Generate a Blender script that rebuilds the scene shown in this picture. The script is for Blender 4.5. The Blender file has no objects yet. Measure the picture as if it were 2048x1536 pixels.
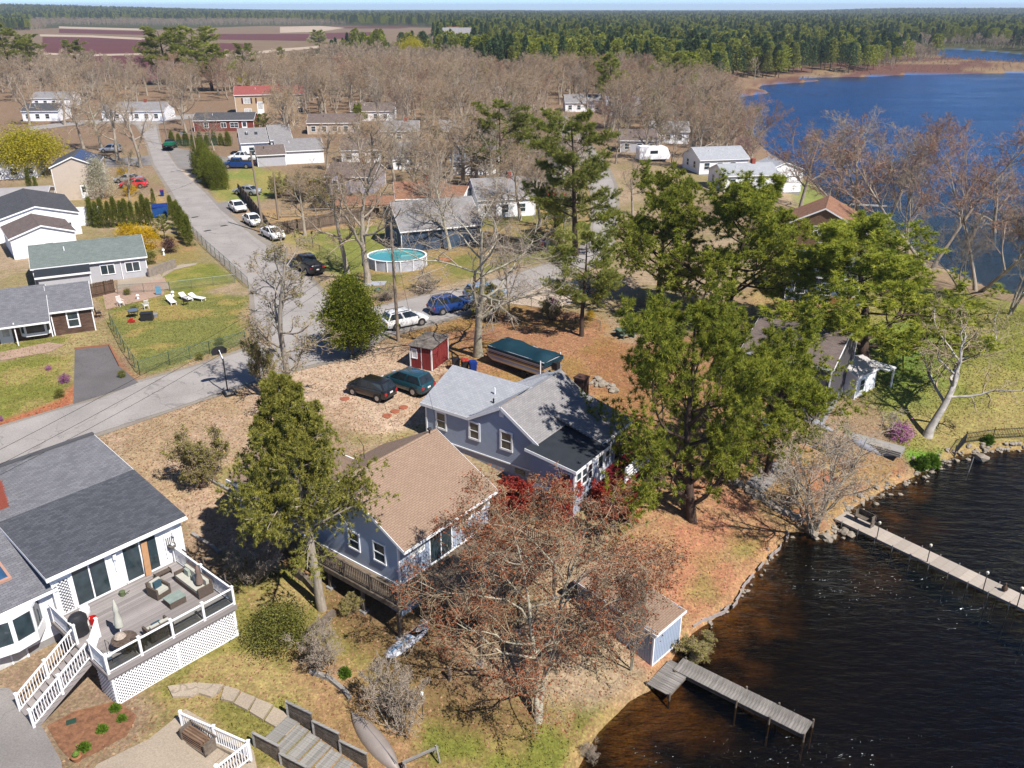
import bpy, bmesh, math, random
import numpy as np
from mathutils import Vector, Matrix

# ------------------------------------------------------------------ camera, sky, sun, exposure
SC = bpy.context.scene
COL = SC.collection
FPX, CAMZ = 1700.0, 28.0                       # focal length in 2048-px units, camera height (m)
PIT = math.atan(750.0 / FPX)
cam_d = bpy.data.cameras.new('camera')
cam_d.sensor_fit = 'HORIZONTAL'; cam_d.sensor_width = 36.0
cam_d.lens = 36.0 * FPX / 2048.0
cam_d.clip_start = 0.5; cam_d.clip_end = 30000
cam = bpy.data.objects.new('camera', cam_d); COL.objects.link(cam)
cam.location = (0, 0, CAMZ); cam.rotation_euler = (math.pi / 2 - PIT, 0, 0)
SC.camera = cam

SUN_EL = math.radians(50)
SUN_H = Vector((0.705, -0.709, 0)).normalized()  # horizontal direction towards the sun
to_sun = Vector((SUN_H.x * math.cos(SUN_EL), SUN_H.y * math.cos(SUN_EL), math.sin(SUN_EL)))
W = bpy.data.worlds.new('World'); SC.world = W; W.use_nodes = True
wt = W.node_tree; wt.nodes.clear()
wo = wt.nodes.new('ShaderNodeOutputWorld'); wb = wt.nodes.new('ShaderNodeBackground')
sky = wt.nodes.new('ShaderNodeTexSky'); sky.sky_type = 'NISHITA'; sky.sun_disc = False
sky.sun_elevation = SUN_EL
sky.sun_rotation = math.atan2(SUN_H.x, SUN_H.y)
sky.air_density = 0.35; sky.dust_density = 0.0; sky.ozone_density = 4.0; sky.altitude = 30
wb.inputs['Strength'].default_value = 0.125
wt.links.new(sky.outputs[0], wb.inputs[0]); wt.links.new(wb.outputs[0], wo.inputs[0])
sun_d = bpy.data.lights.new('sun', 'SUN'); sun_d.energy = 4.6; sun_d.angle = math.radians(0.53)
sun_d.color = (1.0, 0.95, 0.88)
sun = bpy.data.objects.new('sun', sun_d); COL.objects.link(sun)
sun.rotation_euler = (-to_sun).to_track_quat('-Z', 'Y').to_euler(); sun.location = (30, -30, 60)
SC.view_settings.view_transform = 'Standard'; SC.view_settings.look = 'None'
SC.view_settings.gamma = 1.0; SC.view_settings.use_curve_mapping = False
SC.view_settings.exposure = 0.7
SC.cycles.max_bounces = 6; SC.cycles.diffuse_bounces = 2; SC.cycles.glossy_bounces = 3
SC.cycles.transparent_max_bounces = 12; SC.cycles.transmission_bounces = 4
SC.cycles.volume_bounces = 0; SC.cycles.sample_clamp_indirect = 4.0
SC.cycles.use_denoising = True
SC.cycles.caustics_reflective = False; SC.cycles.caustics_refractive = False

# ------------------------------------------------------------------ helpers
RNG = np.random.default_rng(11)
R = random.Random(5)
ZL = -4.5                                       # lake level

def P(px, py, z=0.0):
    """point of the place seen at photo pixel (2048 x 1536) at height z"""
    u = px - 1024.0; v = py - 768.0
    d = Vector((u, FPX * math.cos(PIT) - v * math.sin(PIT), -FPX * math.sin(PIT) - v * math.cos(PIT)))
    t = (z - CAMZ) / d.z
    return Vector((d.x * t, d.y * t, z))

def PW(pts, z=0.0):
    return np.array([P(a, b, z)[:2] for a, b in pts])

def sd_poly(x, y, poly):
    """signed distance to polygon, negative inside (vectorised)"""
    x = np.asarray(x, float); y = np.asarray(y, float)
    d = np.full(x.shape, 1e18); ins = np.zeros(x.shape, bool)
    n = len(poly)
    for i in range(n):
        ax, ay = poly[i]; bx, by = poly[(i + 1) % n]
        ex, ey = bx - ax, by - ay
        t = np.clip(((x - ax) * ex + (y - ay) * ey) / max(ex * ex + ey * ey, 1e-9), 0, 1)
        dx = x - ax - t * ex; dy = y - ay - t * ey
        d = np.minimum(d, dx * dx + dy * dy)
        c = ((ay > y) != (by > y))
        with np.errstate(divide='ignore', invalid='ignore'):
            xi = ex * (y - ay) / (by - ay if by != ay else 1e-9) + ax
        ins ^= c & (x < xi)
    d = np.sqrt(d)
    return np.where(ins, -d, d)

def vnoise(x, y, s=1.0, seed=0):
    """value noise in [0,1]"""
    x = np.asarray(x, float) / s + seed * 17.31; y = np.asarray(y, float) / s - seed * 9.73
    xi = np.floor(x); yi = np.floor(y); fx = x - xi; fy = y - yi
    fx = fx * fx * (3 - 2 * fx); fy = fy * fy * (3 - 2 * fy)
    def hsh(a, b):
        v = np.sin(a * 127.1 + b * 311.7 + seed * 74.7) * 43758.5453
        return v - np.floor(v)
    return (hsh(xi, yi) * (1 - fx) + hsh(xi + 1, yi) * fx) * (1 - fy) + (hsh(xi, yi + 1) * (1 - fx) + hsh(xi + 1, yi + 1) * fx) * fy

def fbm(x, y, s, seed=0, o=4):
    a = 0; w = 0.5; t = 0
    for i in range(o):
        a = a + w * vnoise(x, y, s / 2 ** i, seed + i); t += w; w *= .55
    return a / t

def sstep(a, b, x):
    t = np.clip((x - a) / (b - a), 0, 1); return t * t * (3 - 2 * t)

# shorelines (photo pixels at lake level)
NEAR_SHORE = PW([(1100, 1640), (1165, 1525), (1195, 1470), (1262, 1402), (1315, 1375), (1352, 1310), (1385, 1268), (1440, 1232), (1478, 1200), (1500, 1158),
                 (1548, 1112), (1578, 1068), (1600, 1062), (1640, 1080), (1668, 1078), (1672, 1050), (1705, 1018), (1780, 975), (1822, 958), (1868, 932), (1915, 912),
                 (1950, 905), (2048, 900), (2330, 880), (2900, 900), (3200, 1640)], ZL)
UP_SHORE = PW([(1478, 194), (1500, 191), (1536, 187), (1538, 183), (1512, 175), (1530, 170), (1632, 163), (1640, 160), (1600, 157), (1640, 155), (1760, 153), (1800, 150), (1868, 149), (1960, 147),
               (2048, 146), (2300, 143), (2700, 160), (2900, 420), (2500, 700), (2200, 640), (2048, 596), (1985, 580), (1930, 556), (1870, 528), (1800, 486), (1735, 440), (1700, 412),
               (1660, 396), (1632, 372), (1612, 352), (1580, 330), (1545, 310), (1520, 290), (1500, 262), (1480, 240), (1462, 222)], ZL)
POND = PW([(1866, 99), (1900, 98), (1970, 102), (2048, 109), (2200, 117), (2300, 130), (2048, 127), (1960, 121), (1890, 118)], ZL)

def lake_sd(x, y):
    return np.minimum(np.minimum(sd_poly(x, y, NEAR_SHORE), sd_poly(x, y, UP_SHORE)), sd_poly(x, y, POND))

_prof_d = np.array([-60, -12, -4, -1, 0, 0.35, 1.5, 5, 12, 19, 26, 32, 1e6])
_prof_h = np.array([-8.5, -7.2, -5.7, -5.0, -4.56, -4.22, -4.0, -3.25, -1.75, -0.75, -0.2, 0, 0])
_far_h = np.array([-8.5, -7.2, -5.7, -5.0, -4.56, -4.22, -4.15, -4.05, -3.8, -3.2, -2.5, -1.8, -1.8])

def hgt(x, y):
    x = np.asarray(x, float); y = np.asarray(y, float)
    d = lake_sd(x, y)
    z = np.interp(d, _prof_d, _prof_h)
    zf = np.interp(d, _prof_d, _far_h)
    wp = np.exp(-((x + 20) ** 2 + (y - 29) ** 2) / 36.0)         # levelled yard below the white deck
    z = z * (1 - wp) - .95 * wp
    w = sstep(330, 420, y) * sstep(60, 140, x)               # low marsh round the far end of the lake
    z = z * (1 - w) + zf * w
    z = z + 34 * sstep(1800, 4300, y) * sstep(-0.18, -0.62, x / np.maximum(y, 1)) + 16 * sstep(3000, 5200, y) * sstep(0.30, 0.42, x / np.maximum(y, 1))
    return z

def hz(x, y):
    return float(hgt(np.array([x]), np.array([y]))[0])

def G(px, py):
    """ground point of the place seen at a photo pixel"""
    z = 0.0
    for _ in range(14):
        p = P(px, py, z); z = 0.5 * z + 0.5 * hz(p.x, p.y)
    p = P(px, py, z); p.z = hz(p.x, p.y)
    return p

def lin(c):
    c = c / 255.0
    return c / 12.92 if c <= 0.04045 else ((c + 0.055) / 1.055) ** 2.4

def C(r, g, b, k=1.7):
    """albedo of a surface that shows as sRGB r,g,b in full sun"""
    return (min(lin(r) / k, .85), min(lin(g) / k, .85), min(lin(b) / k, .85), 1.0)

MATS = {}
def nt(name):
    m = bpy.data.materials.new(name); m.use_nodes = True
    return m, m.node_tree.nodes, m.node_tree.links, m.node_tree.nodes['Principled BSDF']

def mul(c, k):
    return (min(c[0] * k, .95), min(c[1] * k, .95), min(c[2] * k, .95), 1)

def M(name, col, rough=.75, var=.18, scale=3.0, bump=.15, metal=0.0, spec=.35, fine=None, stretch=None, coat=0.0):
    """plain procedural material: colour broken up by two noises, light relief"""
    if name in MATS: return MATS[name]
    m, N, L, b = nt(name)
    tc = N.new('ShaderNodeTexCoord'); mp = N.new('ShaderNodeMapping')
    if stretch: mp.inputs['Scale'].default_value = stretch
    L.new(tc.outputs['Object'], mp.inputs['Vector'])
    n1 = N.new('ShaderNodeTexNoise'); n1.inputs['Scale'].default_value = scale; n1.inputs['Detail'].default_value = 5
    n1.inputs['Roughness'].default_value = .65
    L.new(mp.outputs[0], n1.inputs['Vector'])
    rp = N.new('ShaderNodeValToRGB'); rp.color_ramp.elements[0].position = .3; rp.color_ramp.elements[1].position = .72
    rp.color_ramp.elements[0].color = mul(col, 1 - var); rp.color_ramp.elements[1].color = mul(col, 1 + var)
    L.new(n1.outputs['Fac'], rp.inputs[0]); L.new(rp.outputs[0], b.inputs['Base Color'])
    b.inputs['Roughness'].default_value = rough; b.inputs['Metallic'].default_value = metal
    b.inputs['Specular IOR Level'].default_value = spec; b.inputs['Coat Weight'].default_value = coat
    if bump:
        n2 = N.new('ShaderNodeTexNoise'); n2.inputs['Scale'].default_value = fine or scale * 9; n2.inputs['Detail'].default_value = 3
        L.new(mp.outputs[0], n2.inputs['Vector'])
        bp = N.new('ShaderNodeBump'); bp.inputs['Strength'].default_value = bump; bp.inputs['Distance'].default_value = .02
        L.new(n2.outputs['Fac'], bp.inputs['Height']); L.new(bp.outputs[0], b.inputs['Normal'])
    MATS[name] = m; return m

def M_shingle(name, c1, c2, row=.14, wid=.32, patch=.2):
    """asphalt shingles: courses from the roof's UV (metres), colour blend per tab, weathering"""
    if name in MATS: return MATS[name]
    m, N, L, b = nt(name)
    uv = N.new('ShaderNodeUVMap')
    br = N.new('ShaderNodeTexBrick'); br.offset = .5; br.inputs['Scale'].default_value = 1
    br.inputs['Brick Width'].default_value = wid; br.inputs['Row Height'].default_value = row
    br.inputs['Mortar Size'].default_value = .009; br.inputs['Mortar Smooth'].default_value = .3; br.inputs['Bias'].default_value = 0
    br.inputs['Color1'].default_value = c1; br.inputs['Color2'].default_value = c2; br.inputs['Mortar'].default_value = mul(c1, .45)
    L.new(uv.outputs[0], br.inputs['Vector'])
    n = N.new('ShaderNodeTexNoise'); n.inputs['Scale'].default_value = .8; n.inputs['Detail'].default_value = 6; n.inputs['Roughness'].default_value = .7
    L.new(uv.outputs[0], n.inputs['Vector'])
    mr = N.new('ShaderNodeMapRange'); mr.inputs['From Min'].default_value = .3; mr.inputs['From Max'].default_value = .7
    mr.inputs['To Min'].default_value = 1 - patch; mr.inputs['To Max'].default_value = 1 + patch
    L.new(n.outputs['Fac'], mr.inputs['Value'])
    mx = N.new('ShaderNodeVectorMath'); mx.operation = 'SCALE'
    L.new(br.outputs['Color'], mx.inputs[0]); L.new(mr.outputs[0], mx.inputs['Scale'])
    L.new(mx.outputs[0], b.inputs['Base Color'])
    n3 = N.new('ShaderNodeTexNoise'); n3.inputs['Scale'].default_value = 40; L.new(uv.outputs[0], n3.inputs['Vector'])
    ad = N.new('ShaderNodeMath'); ad.operation = 'MULTIPLY_ADD'; ad.inputs[1].default_value = .35
    L.new(n3.outputs['Fac'], ad.inputs[0]); 
    iv = N.new('ShaderNodeMath'); iv.operation = 'SUBTRACT'; iv.inputs[0].default_value = 1; L.new(br.outputs['Fac'], iv.inputs[1])
    L.new(iv.outputs[0], ad.inputs[2])
    bp = N.new('ShaderNodeBump'); bp.inputs['Strength'].default_value = .5; bp.inputs['Distance'].default_value = .02
    L.new(ad.outputs[0], bp.inputs['Height']); L.new(bp.outputs[0], b.inputs['Normal'])
    b.inputs['Roughness'].default_value = .9; b.inputs['Specular IOR Level'].default_value = .25
    MATS[name] = m; return m

def M_glass(name='window_glass', col=(.02, .03, .035, 1)):
    if name in MATS: return MATS[name]
    m, N, L, b = nt(name)
    b.inputs['Base Color'].default_value = col; b.inputs['Roughness'].default_value = .06
    b.inputs['Specular IOR Level'].default_value = .6
    tc = N.new('ShaderNodeTexCoord'); n = N.new('ShaderNodeTexNoise'); n.inputs['Scale'].default_value = 1.3
    L.new(tc.outputs['Object'], n.inputs[0])
    bp = N.new('ShaderNodeBump'); bp.inputs['Strength'].default_value = .04; bp.inputs['Distance'].default_value = .05
    L.new(n.outputs[0], bp.inputs['Height']); L.new(bp.outputs[0], b.inputs['Normal'])
    rp = N.new('ShaderNodeValToRGB'); rp.color_ramp.elements[0].color = mul(col, .5); rp.color_ramp.elements[1].color = mul(col, 2.6)
    n2 = N.new('ShaderNodeTexNoise'); n2.inputs['Scale'].default_value = 2.2; L.new(tc.outputs['Object'], n2.inputs[0])
    L.new(n2.outputs[0], rp.inputs[0]); L.new(rp.outputs[0], b.inputs['Base Color'])
    MATS[name] = m; return m

def M_leaf(name, dark, lite, trans=.25, rough=.7, tip=None):
    """foliage: colour varied leaf by leaf (mesh attribute 'tint') and tree by tree"""
    if name in MATS: return MATS[name]
    m, N, L, b = nt(name)
    at = N.new('ShaderNodeAttribute'); at.attribute_name = 'tint'
    rp = N.new('ShaderNodeValToRGB'); rp.color_ramp.elements[0].color = dark; rp.color_ramp.elements[1].color = lite
    rp.color_ramp.elements[0].position = .05; rp.color_ramp.elements[1].position = .95
    L.new(at.outputs['Fac'], rp.inputs[0])
    oi = N.new('ShaderNodeObjectInfo'); mr = N.new('ShaderNodeMapRange')
    mr.inputs['To Min'].default_value = .8; mr.inputs['To Max'].default_value = 1.2
    L.new(oi.outputs['Random'], mr.inputs[0])
    mx = N.new('ShaderNodeVectorMath'); mx.operation = 'SCALE'
    L.new(rp.outputs[0], mx.inputs[0]); L.new(mr.outputs[0], mx.inputs['Scale'])
    L.new(mx.outputs[0], b.inputs['Base Color']); b.inputs['Roughness'].default_value = rough
    b.inputs['Specular IOR Level'].default_value = .25
    out = N['Material Output']
    tr = N.new('ShaderNodeBsdfTranslucent'); L.new(mx.outputs[0], tr.inputs[0])
    mix = N.new('ShaderNodeMixShader'); mix.inputs[0].default_value = trans
    L.new(b.outputs[0], mix.inputs[1]); L.new(tr.outputs[0], mix.inputs[2]); L.new(mix.outputs[0], out.inputs[0])
    MATS[name] = m; return m

def M_wood(name, c1, c2, scale=(1, 12, 12), rough=.85):
    """weathered timber: streaks along local x"""
    if name in MATS: return MATS[name]
    m, N, L, b = nt(name)
    tc = N.new('ShaderNodeTexCoord'); mp = N.new('ShaderNodeMapping'); mp.inputs['Scale'].default_value = scale
    L.new(tc.outputs['Object'], mp.inputs[0])
    n = N.new('ShaderNodeTexNoise'); n.inputs['Scale'].default_value = 1.0; n.inputs['Detail'].default_value = 6; n.inputs['Roughness'].default_value = .7
    L.new(mp.outputs[0], n.inputs[0])
    rp = N.new('ShaderNodeValToRGB'); rp.color_ramp.elements[0].color = c1; rp.color_ramp.elements[1].color = c2
    rp.color_ramp.elements[0].position = .35; rp.color_ramp.elements[1].position = .68
    L.new(n.outputs[0], rp.inputs[0])
    oi = N.new('ShaderNodeObjectInfo'); mr = N.new('ShaderNodeMapRange'); mr.inputs['To Min'].default_value = .82; mr.inputs['To Max'].default_value = 1.18
    L.new(oi.outputs['Random'], mr.inputs[0])
    mx = N.new('ShaderNodeVectorMath'); mx.operation = 'SCALE'; L.new(rp.outputs[0], mx.inputs[0]); L.new(mr.outputs[0], mx.inputs['Scale'])
    L.new(mx.outputs[0], b.inputs['Base Color']); b.inputs['Roughness'].default_value = rough; b.inputs['Specular IOR Level'].default_value = .2
    bp = N.new('ShaderNodeBump'); bp.inputs['Strength'].default_value = .3; bp.inputs['Distance'].default_value = .01
    L.new(n.outputs[0], bp.inputs['Height']); L.new(bp.outputs[0], b.inputs['Normal'])
    MATS[name] = m; return m

class MB:
    """collects shapes into one mesh"""
    def __init__(s): s.v = []; s.f = []; s.uv = []; s.hasuv = False
    def add(s, vs, fs, uvs=None):
        o = len(s.v); s.v += [tuple(v) for v in vs]
        for i, f in enumerate(fs):
            s.f.append([o + k for k in f]); s.uv.append(uvs[i] if uvs else None)
        if uvs: s.hasuv = True
        return s
    def box(s, x0, y0, z0, x1, y1, z1):
        return s.add([(x0, y0, z0), (x1, y0, z0), (x1, y1, z0), (x0, y1, z0), (x0, y0, z1), (x1, y0, z1), (x1, y1, z1), (x0, y1, z1)],
                     [(0, 3, 2, 1), (4, 5, 6, 7), (0, 1, 5, 4), (1, 2, 6, 5), (2, 3, 7, 6), (3, 0, 4, 7)])
    def bar(s, p, q, w, h=None, up=(0, 0, 1)):
        p = Vector(p); q = Vector(q); h = h or w; d = (q - p)
        if d.length < 1e-6: return s
        d.normalize(); u = Vector(up)
        if abs(d.dot(u)) > .97: u = Vector((1, 0, 0))
        a = d.cross(u).normalized() * (w / 2); b = a.cross(d).normalized() * (h / 2)
        vs = [p - a - b, p + a - b, p + a + b, p - a + b, q - a - b, q + a - b, q + a + b, q - a + b]
        return s.add(vs, [(0, 1, 2, 3), (4, 7, 6, 5), (0, 4, 5, 1), (1, 5, 6, 2), (2, 6, 7, 3), (3, 7, 4, 0)])
    def tube(s, pts, rad, n=8, cap=True):
        pts = [Vector(p) for p in pts]
        if not hasattr(rad, '__len__'): rad = [rad] * len(pts)
        vs = []; fs = []
        for i, p in enumerate(pts):
            d = (pts[min(i + 1, len(pts) - 1)] - pts[max(i - 1, 0)]).normalized()
            u = Vector((0, 0, 1)) if abs(d.z) < .9 else Vector((1, 0, 0))
            a = d.cross(u).normalized(); b = a.cross(d)
            for k in range(n):
                t = 2 * math.pi * k / n
                vs.append(p + (a * math.cos(t) + b * math.sin(t)) * rad[i])
        for i in range(len(pts) - 1):
            for k in range(n):
                fs.append((i * n + k, i * n + (k + 1) % n, (i + 1) * n + (k + 1) % n, (i + 1) * n + k))
        if cap: fs += [tuple(range(n - 1, -1, -1)), tuple(range((len(pts) - 1) * n, len(pts) * n))]
        return s.add(vs, fs)
    def lathe(s, prof, n=16, c=(0, 0, 0), sx=1, sy=1, cap=True):
        vs = []; fs = []
        for r, z in prof:
            for k in range(n):
                t = 2 * math.pi * k / n; vs.append((c[0] + r * math.cos(t) * sx, c[1] + r * math.sin(t) * sy, c[2] + z))
        for i in range(len(prof) - 1):
            for k in range(n): fs.append((i * n + k, i * n + (k + 1) % n, (i + 1) * n + (k + 1) % n, (i + 1) * n + k))
        if cap: fs += [tuple(range(n - 1, -1, -1)), tuple(range((len(prof) - 1) * n, len(prof) * n))]
        return s.add(vs, fs)
    def prism(s, poly, z0, z1):
        n = len(poly); vs = [(p[0], p[1], z0) for p in poly] + [(p[0], p[1], z1) for p in poly]
        a = sum(poly[i][0] * poly[(i + 1) % n][1] - poly[(i + 1) % n][0] * poly[i][1] for i in range(n))
        fs = [tuple(range(n - 1, -1, -1)), tuple(range(n, 2 * n))] + [(i, (i + 1) % n, n + (i + 1) % n, n + i) for i in range(n)]
        if a < 0: fs = [tuple(reversed(f)) for f in fs]
        return s.add(vs, fs)
    def extr(s, prof, x0, x1, axis='x'):
        """profile in (y,z) extruded along x (or (x,z) along y)"""
        n = len(prof)
        if axis == 'x': vs = [(x0, a, b) for a, b in prof] + [(x1, a, b) for a, b in prof]
        else: vs = [(a, x0, b) for a, b in prof] + [(a, x1, b) for a, b in prof]
        return s.add(vs, [tuple(range(n)), tuple(range(2 * n - 1, n - 1, -1))] + [(i, n + i, n + (i + 1) % n, (i + 1) % n) for i in range(n)])
    def slab(s, a, b, c, d, t, uvs=True):
        """roof slab: top quad a-b (eave) c-d (ridge), thickness t below, UV in metres"""
        a, b, c, d = [Vector(k) for k in (a, b, c, d)]
        n = (b - a).cross(d - a).normalized() * t
        vs = [a, b, c, d, a - n, b - n, c - n, d - n]
        e = (b - a).normalized(); w = (d - a) - e * (d - a).dot(e); w.normalize()
        def uv(p): return ((p - a).dot(e), (p - a).dot(w))
        fs = [(0, 1, 2, 3), (7, 6, 5, 4), (0, 4, 5, 1), (1, 5, 6, 2), (2, 6, 7, 3), (3, 7, 4, 0)]
        return s.add(vs, fs, [[uv(vs[k]) for k in f] for f in fs])
    def mesh(s, name, mat, smooth=False):
        me = bpy.data.meshes.new(name); me.from_pydata(s.v, [], s.f)
        if s.hasuv:
            ul = me.uv_layers.new(name='UVMap'); i = 0
            for f, u in zip(s.f, s.uv):
                for k in range(len(f)):
                    if u: ul.data[i].uv = u[k]
                    i += 1
        bm = bmesh.new(); bm.from_mesh(me); bmesh.ops.recalc_face_normals(bm, faces=bm.faces); bm.to_mesh(me); bm.free()
        if mat: me.materials.append(mat)
        if smooth:
            me.polygons.foreach_set('use_smooth', [True] * len(me.polygons))
            if smooth != 2: me.set_sharp_from_angle(angle=math.radians(40))
        me.update(); return me

def link(name, data, parent=None):
    o = bpy.data.objects.new(name, data); COL.objects.link(o)
    if parent is not None: o.parent = parent
    return o

def part(parent, name, mb, mat, smooth=False, label=None):
    o = link(name, mb.mesh(name, mat, smooth) if isinstance(mb, MB) else mb, parent)
    if label: o['label'] = label
    return o

def tag(o, label=None, cat=None, group=None, kind=None):
    if label: o['label'] = label
    if cat: o['category'] = cat
    if group: o['group'] = group
    if kind: o['kind'] = kind
    return o

def thing(name, label, cat, loc=(0, 0, 0), rz=0.0, group=None):
    o = link(name, None); o.location = loc; o.rotation_euler = (0, 0, rz); o.empty_display_size = .3
    return tag(o, label, cat, group)

def single(name, label, cat, mb, mat, loc=(0, 0, 0), rz=0.0, group=None, smooth=False):
    o = link(name, mb.mesh(name, mat, smooth) if isinstance(mb, MB) else mb); o.location = loc; o.rotation_euler = (0, 0, rz)
    return tag(o, label, cat, group)

KIDS = {}
def kids(o):
    return [c for c in bpy.data.objects if c.parent is o] if o.name not in KIDS else KIDS[o.name]

def dup(root, loc, rz=0.0, label=None, scale=1.0, group=None):
    """copy of a thing with its parts and sub-parts, sharing mesh data"""
    ks = [(c, list(c.children)) for c in root.children]
    r = root.copy(); COL.objects.link(r); r.location = loc; r.rotation_euler = (0, 0, rz)
    r.scale = (scale,) * 3 if not hasattr(scale, '__len__') else scale
    if label: r['label'] = label
    if group: r['group'] = group
    for c, gs in ks:
        n = c.copy(); COL.objects.link(n); n.parent = r
        for g in gs:
            k = g.copy(); COL.objects.link(k); k.parent = n
    return r

def np_mesh(name, verts, faces, mats, tint=None, midx=None, smooth=False):
    """fast mesh from numpy arrays; faces (n,3) or (n,4)"""
    me = bpy.data.meshes.new(name); nv = len(verts); nf, k = faces.shape
    me.vertices.add(nv); me.vertices.foreach_set('co', np.asarray(verts, np.float32).ravel())
    me.loops.add(nf * k); me.loops.foreach_set('vertex_index', np.asarray(faces, np.int32).ravel())
    me.polygons.add(nf); me.polygons.foreach_set('loop_start', np.arange(0, nf * k, k, dtype=np.int32))
    try: me.polygons.foreach_set('loop_total', np.full(nf, k, np.int32))
    except Exception: pass
    for m in (mats if isinstance(mats, (list, tuple)) else [mats]): me.materials.append(m)
    if midx is not None: me.polygons.foreach_set('material_index', np.asarray(midx, np.int32))
    if tint is not None:
        a = me.attributes.new('tint', 'FLOAT', 'FACE'); a.data.foreach_set('value', np.asarray(tint, np.float32))
    if smooth: me.polygons.foreach_set('use_smooth', np.ones(nf, bool))
    me.update(calc_edges=True); return me

def unpack(e):
    e['kind'] = 'structure'; return e
# ------------------------------------------------------------------ ground
def ground_colours(x, y):
    n = len(x)
    nA = fbm(x, y, 6.0, 1); nB = fbm(x, y, 1.6, 5, 3); nC = fbm(x, y, 22.0, 9)
    def mixc(c, a, w): return c * (1 - w[:, None]) + a[None, :] * w[:, None]
    col3 = lambda r, g, b: np.array(C(r, g, b)[:3])
    straw, green, litter, wood = col3(188, 165, 136), col3(142, 144, 80), col3(186, 138, 104), col3(160, 134, 110)
    c = np.tile(straw, (n, 1))
    c = mixc(c, col3(160, 148, 98), sstep(.42, .6, nA) * .7)
    c = mixc(c, wood, sstep(.45, .62, nC) * .7)
    # woods and far country
    c = mixc(c, wood, sstep(150, 210, y))
    c = mixc(c, col3(92, 92, 60), sstep(420, 620, y))
    def region(pts, colour, soft=.8, z=0.0, amt=1.0, jit=1.2, second=None, thr=(.42, .58), sc=4.0, seed=3):
        nonlocal c
        poly = PW(pts, z)
        d = sd_poly(x, y, poly) + (fbm(x, y, 2.5, seed + 40, 3) - .5) * 2 * jit
        w = sstep(soft, -soft, d) * amt
        if second is not None:
            m = sstep(thr[0], thr[1], fbm(x, y, sc, seed, 4))
            cc = colour[None, :] * (1 - m[:, None]) + second[None, :] * m[:, None]
            c = c * (1 - w[:, None]) + cc * w[:, None]
        else:
            c = mixc(c, colour, w)
    tan, sand = col3(206, 177, 148), col3(218, 191, 164)
    # tree island between the two streets, and the leaf-strewn lot with the pontoon boat
    region([(690, 560), (760, 590), (930, 560), (1110, 515), (1190, 480), (1190, 380), (1100, 330), (900, 420), (740, 520)], col3(178, 152, 104), second=col3(140, 138, 76), seed=21)
    region([(810, 670), (940, 632), (1060, 600), (1200, 640), (1290, 720), (1330, 830), (1180, 780), (1000, 850), (880, 800), (800, 740)], litter, second=col3(176, 140, 88), seed=4, sc=3)
    region([(640, 712), (780, 690), (880, 700), (900, 780), (860, 830), (860, 880), (720, 870), (560, 800), (560, 750)], tan, second=sand, seed=6, sc=3.5, jit=1.6)
    region([(640, 850), (730, 870), (860, 840), (860, 905), (720, 880)], col3(172, 160, 100), second=tan, seed=7)
    # side yard
    region([(190, 868), (440, 790), (560, 760), (600, 830), (520, 900), (500, 1000), (470, 1090), (400, 1090), (350, 1030)], tan, second=col3(196, 169, 134), seed=8, sc=3)
    region([(400, 900), (490, 900), (500, 1000), (450, 985), (400, 950)], col3(168, 158, 96), second=tan, seed=9, amt=.8)
    region([(480, 975), (600, 990), (640, 1130), (560, 1100), (490, 1020)], col3(178, 122, 88), amt=.8)
    # front lots on the left
    region([(185, 585), (250, 600), (390, 585), (500, 592), (480, 690), (280, 752), (228, 660)], green, second=col3(176, 160, 92), thr=(.5, .62), seed=10, sc=3.2, jit=.6)
    region([(-200, 745), (150, 706), (146, 800), (0, 850), (-200, 900)], col3(176, 164, 96), second=col3(144, 146, 70), seed=11, sc=2.5, jit=.6)
    region([(-200, 905), (0, 842), (120, 800), (150, 770), (150, 812), (0, 862), (-200, 925)], col3(196, 122, 90), soft=.5, jit=.5)
    region([(215, 692), (250, 735), (285, 764), (275, 772), (245, 745), (205, 700)], col3(178, 120, 86), soft=.5, jit=.3)
    region([(-200, 690), (180, 660), (230, 670), (150, 706), (-200, 735)], col3(186, 170, 118), second=col3(150, 150, 80), seed=12)
    region([(320, 540), (380, 525), (430, 528), (470, 562), (400, 590), (330, 590)], col3(170, 160, 88), second=col3(142, 146, 70), seed=13, jit=.5)
    region([(300, 470), (370, 465), (400, 515), (330, 535), (300, 515)], col3(186, 148, 104), second=col3(168, 150, 94), seed=14)
    region([(170, 395), (330, 390), (360, 430), (180, 440)], col3(168, 160, 92), second=col3(190, 160, 112), seed=15)
    # right of the upper street
    region([(405, 360), (500, 330), (580, 350), (560, 395), (440, 405)], col3(146, 158, 84), second=col3(178, 164, 98), seed=16, jit=.8)
    region([(590, 460), (760, 440), (780, 520), (700, 560), (640, 540), (560, 470)], col3(178, 164, 104), second=col3(146, 150, 78), seed=17, sc=5)
    region([(505, 420), (760, 415), (760, 450), (540, 470)], col3(190, 158, 116), soft=1)
    # lake side, foreground
    region([(470, 1150), (660, 1200), (800, 1300), (900, 1400), (870, 1560), (560, 1560), (300, 1560), (300, 1400), (460, 1280)], col3(178, 158, 104), z=-2, second=col3(150, 142, 78), seed=18, sc=2.6)
    region([(560, 1340), (700, 1330), (860, 1420), (830, 1560), (620, 1560), (600, 1420)], col3(178, 138, 104), z=-2.6, amt=.7, seed=19)
    region([(860, 1380), (1060, 1400), (1240, 1390), (1160, 1560), (850, 1560)], col3(132, 134, 62), z=-3.5, second=col3(158, 140, 84), seed=20, sc=2.2)
    region([(640, 1150), (860, 1230), (1000, 1330), (1180, 1380), (900, 1420), (760, 1350), (640, 1250)], col3(140, 112, 78), z=-2, amt=.8)
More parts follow.
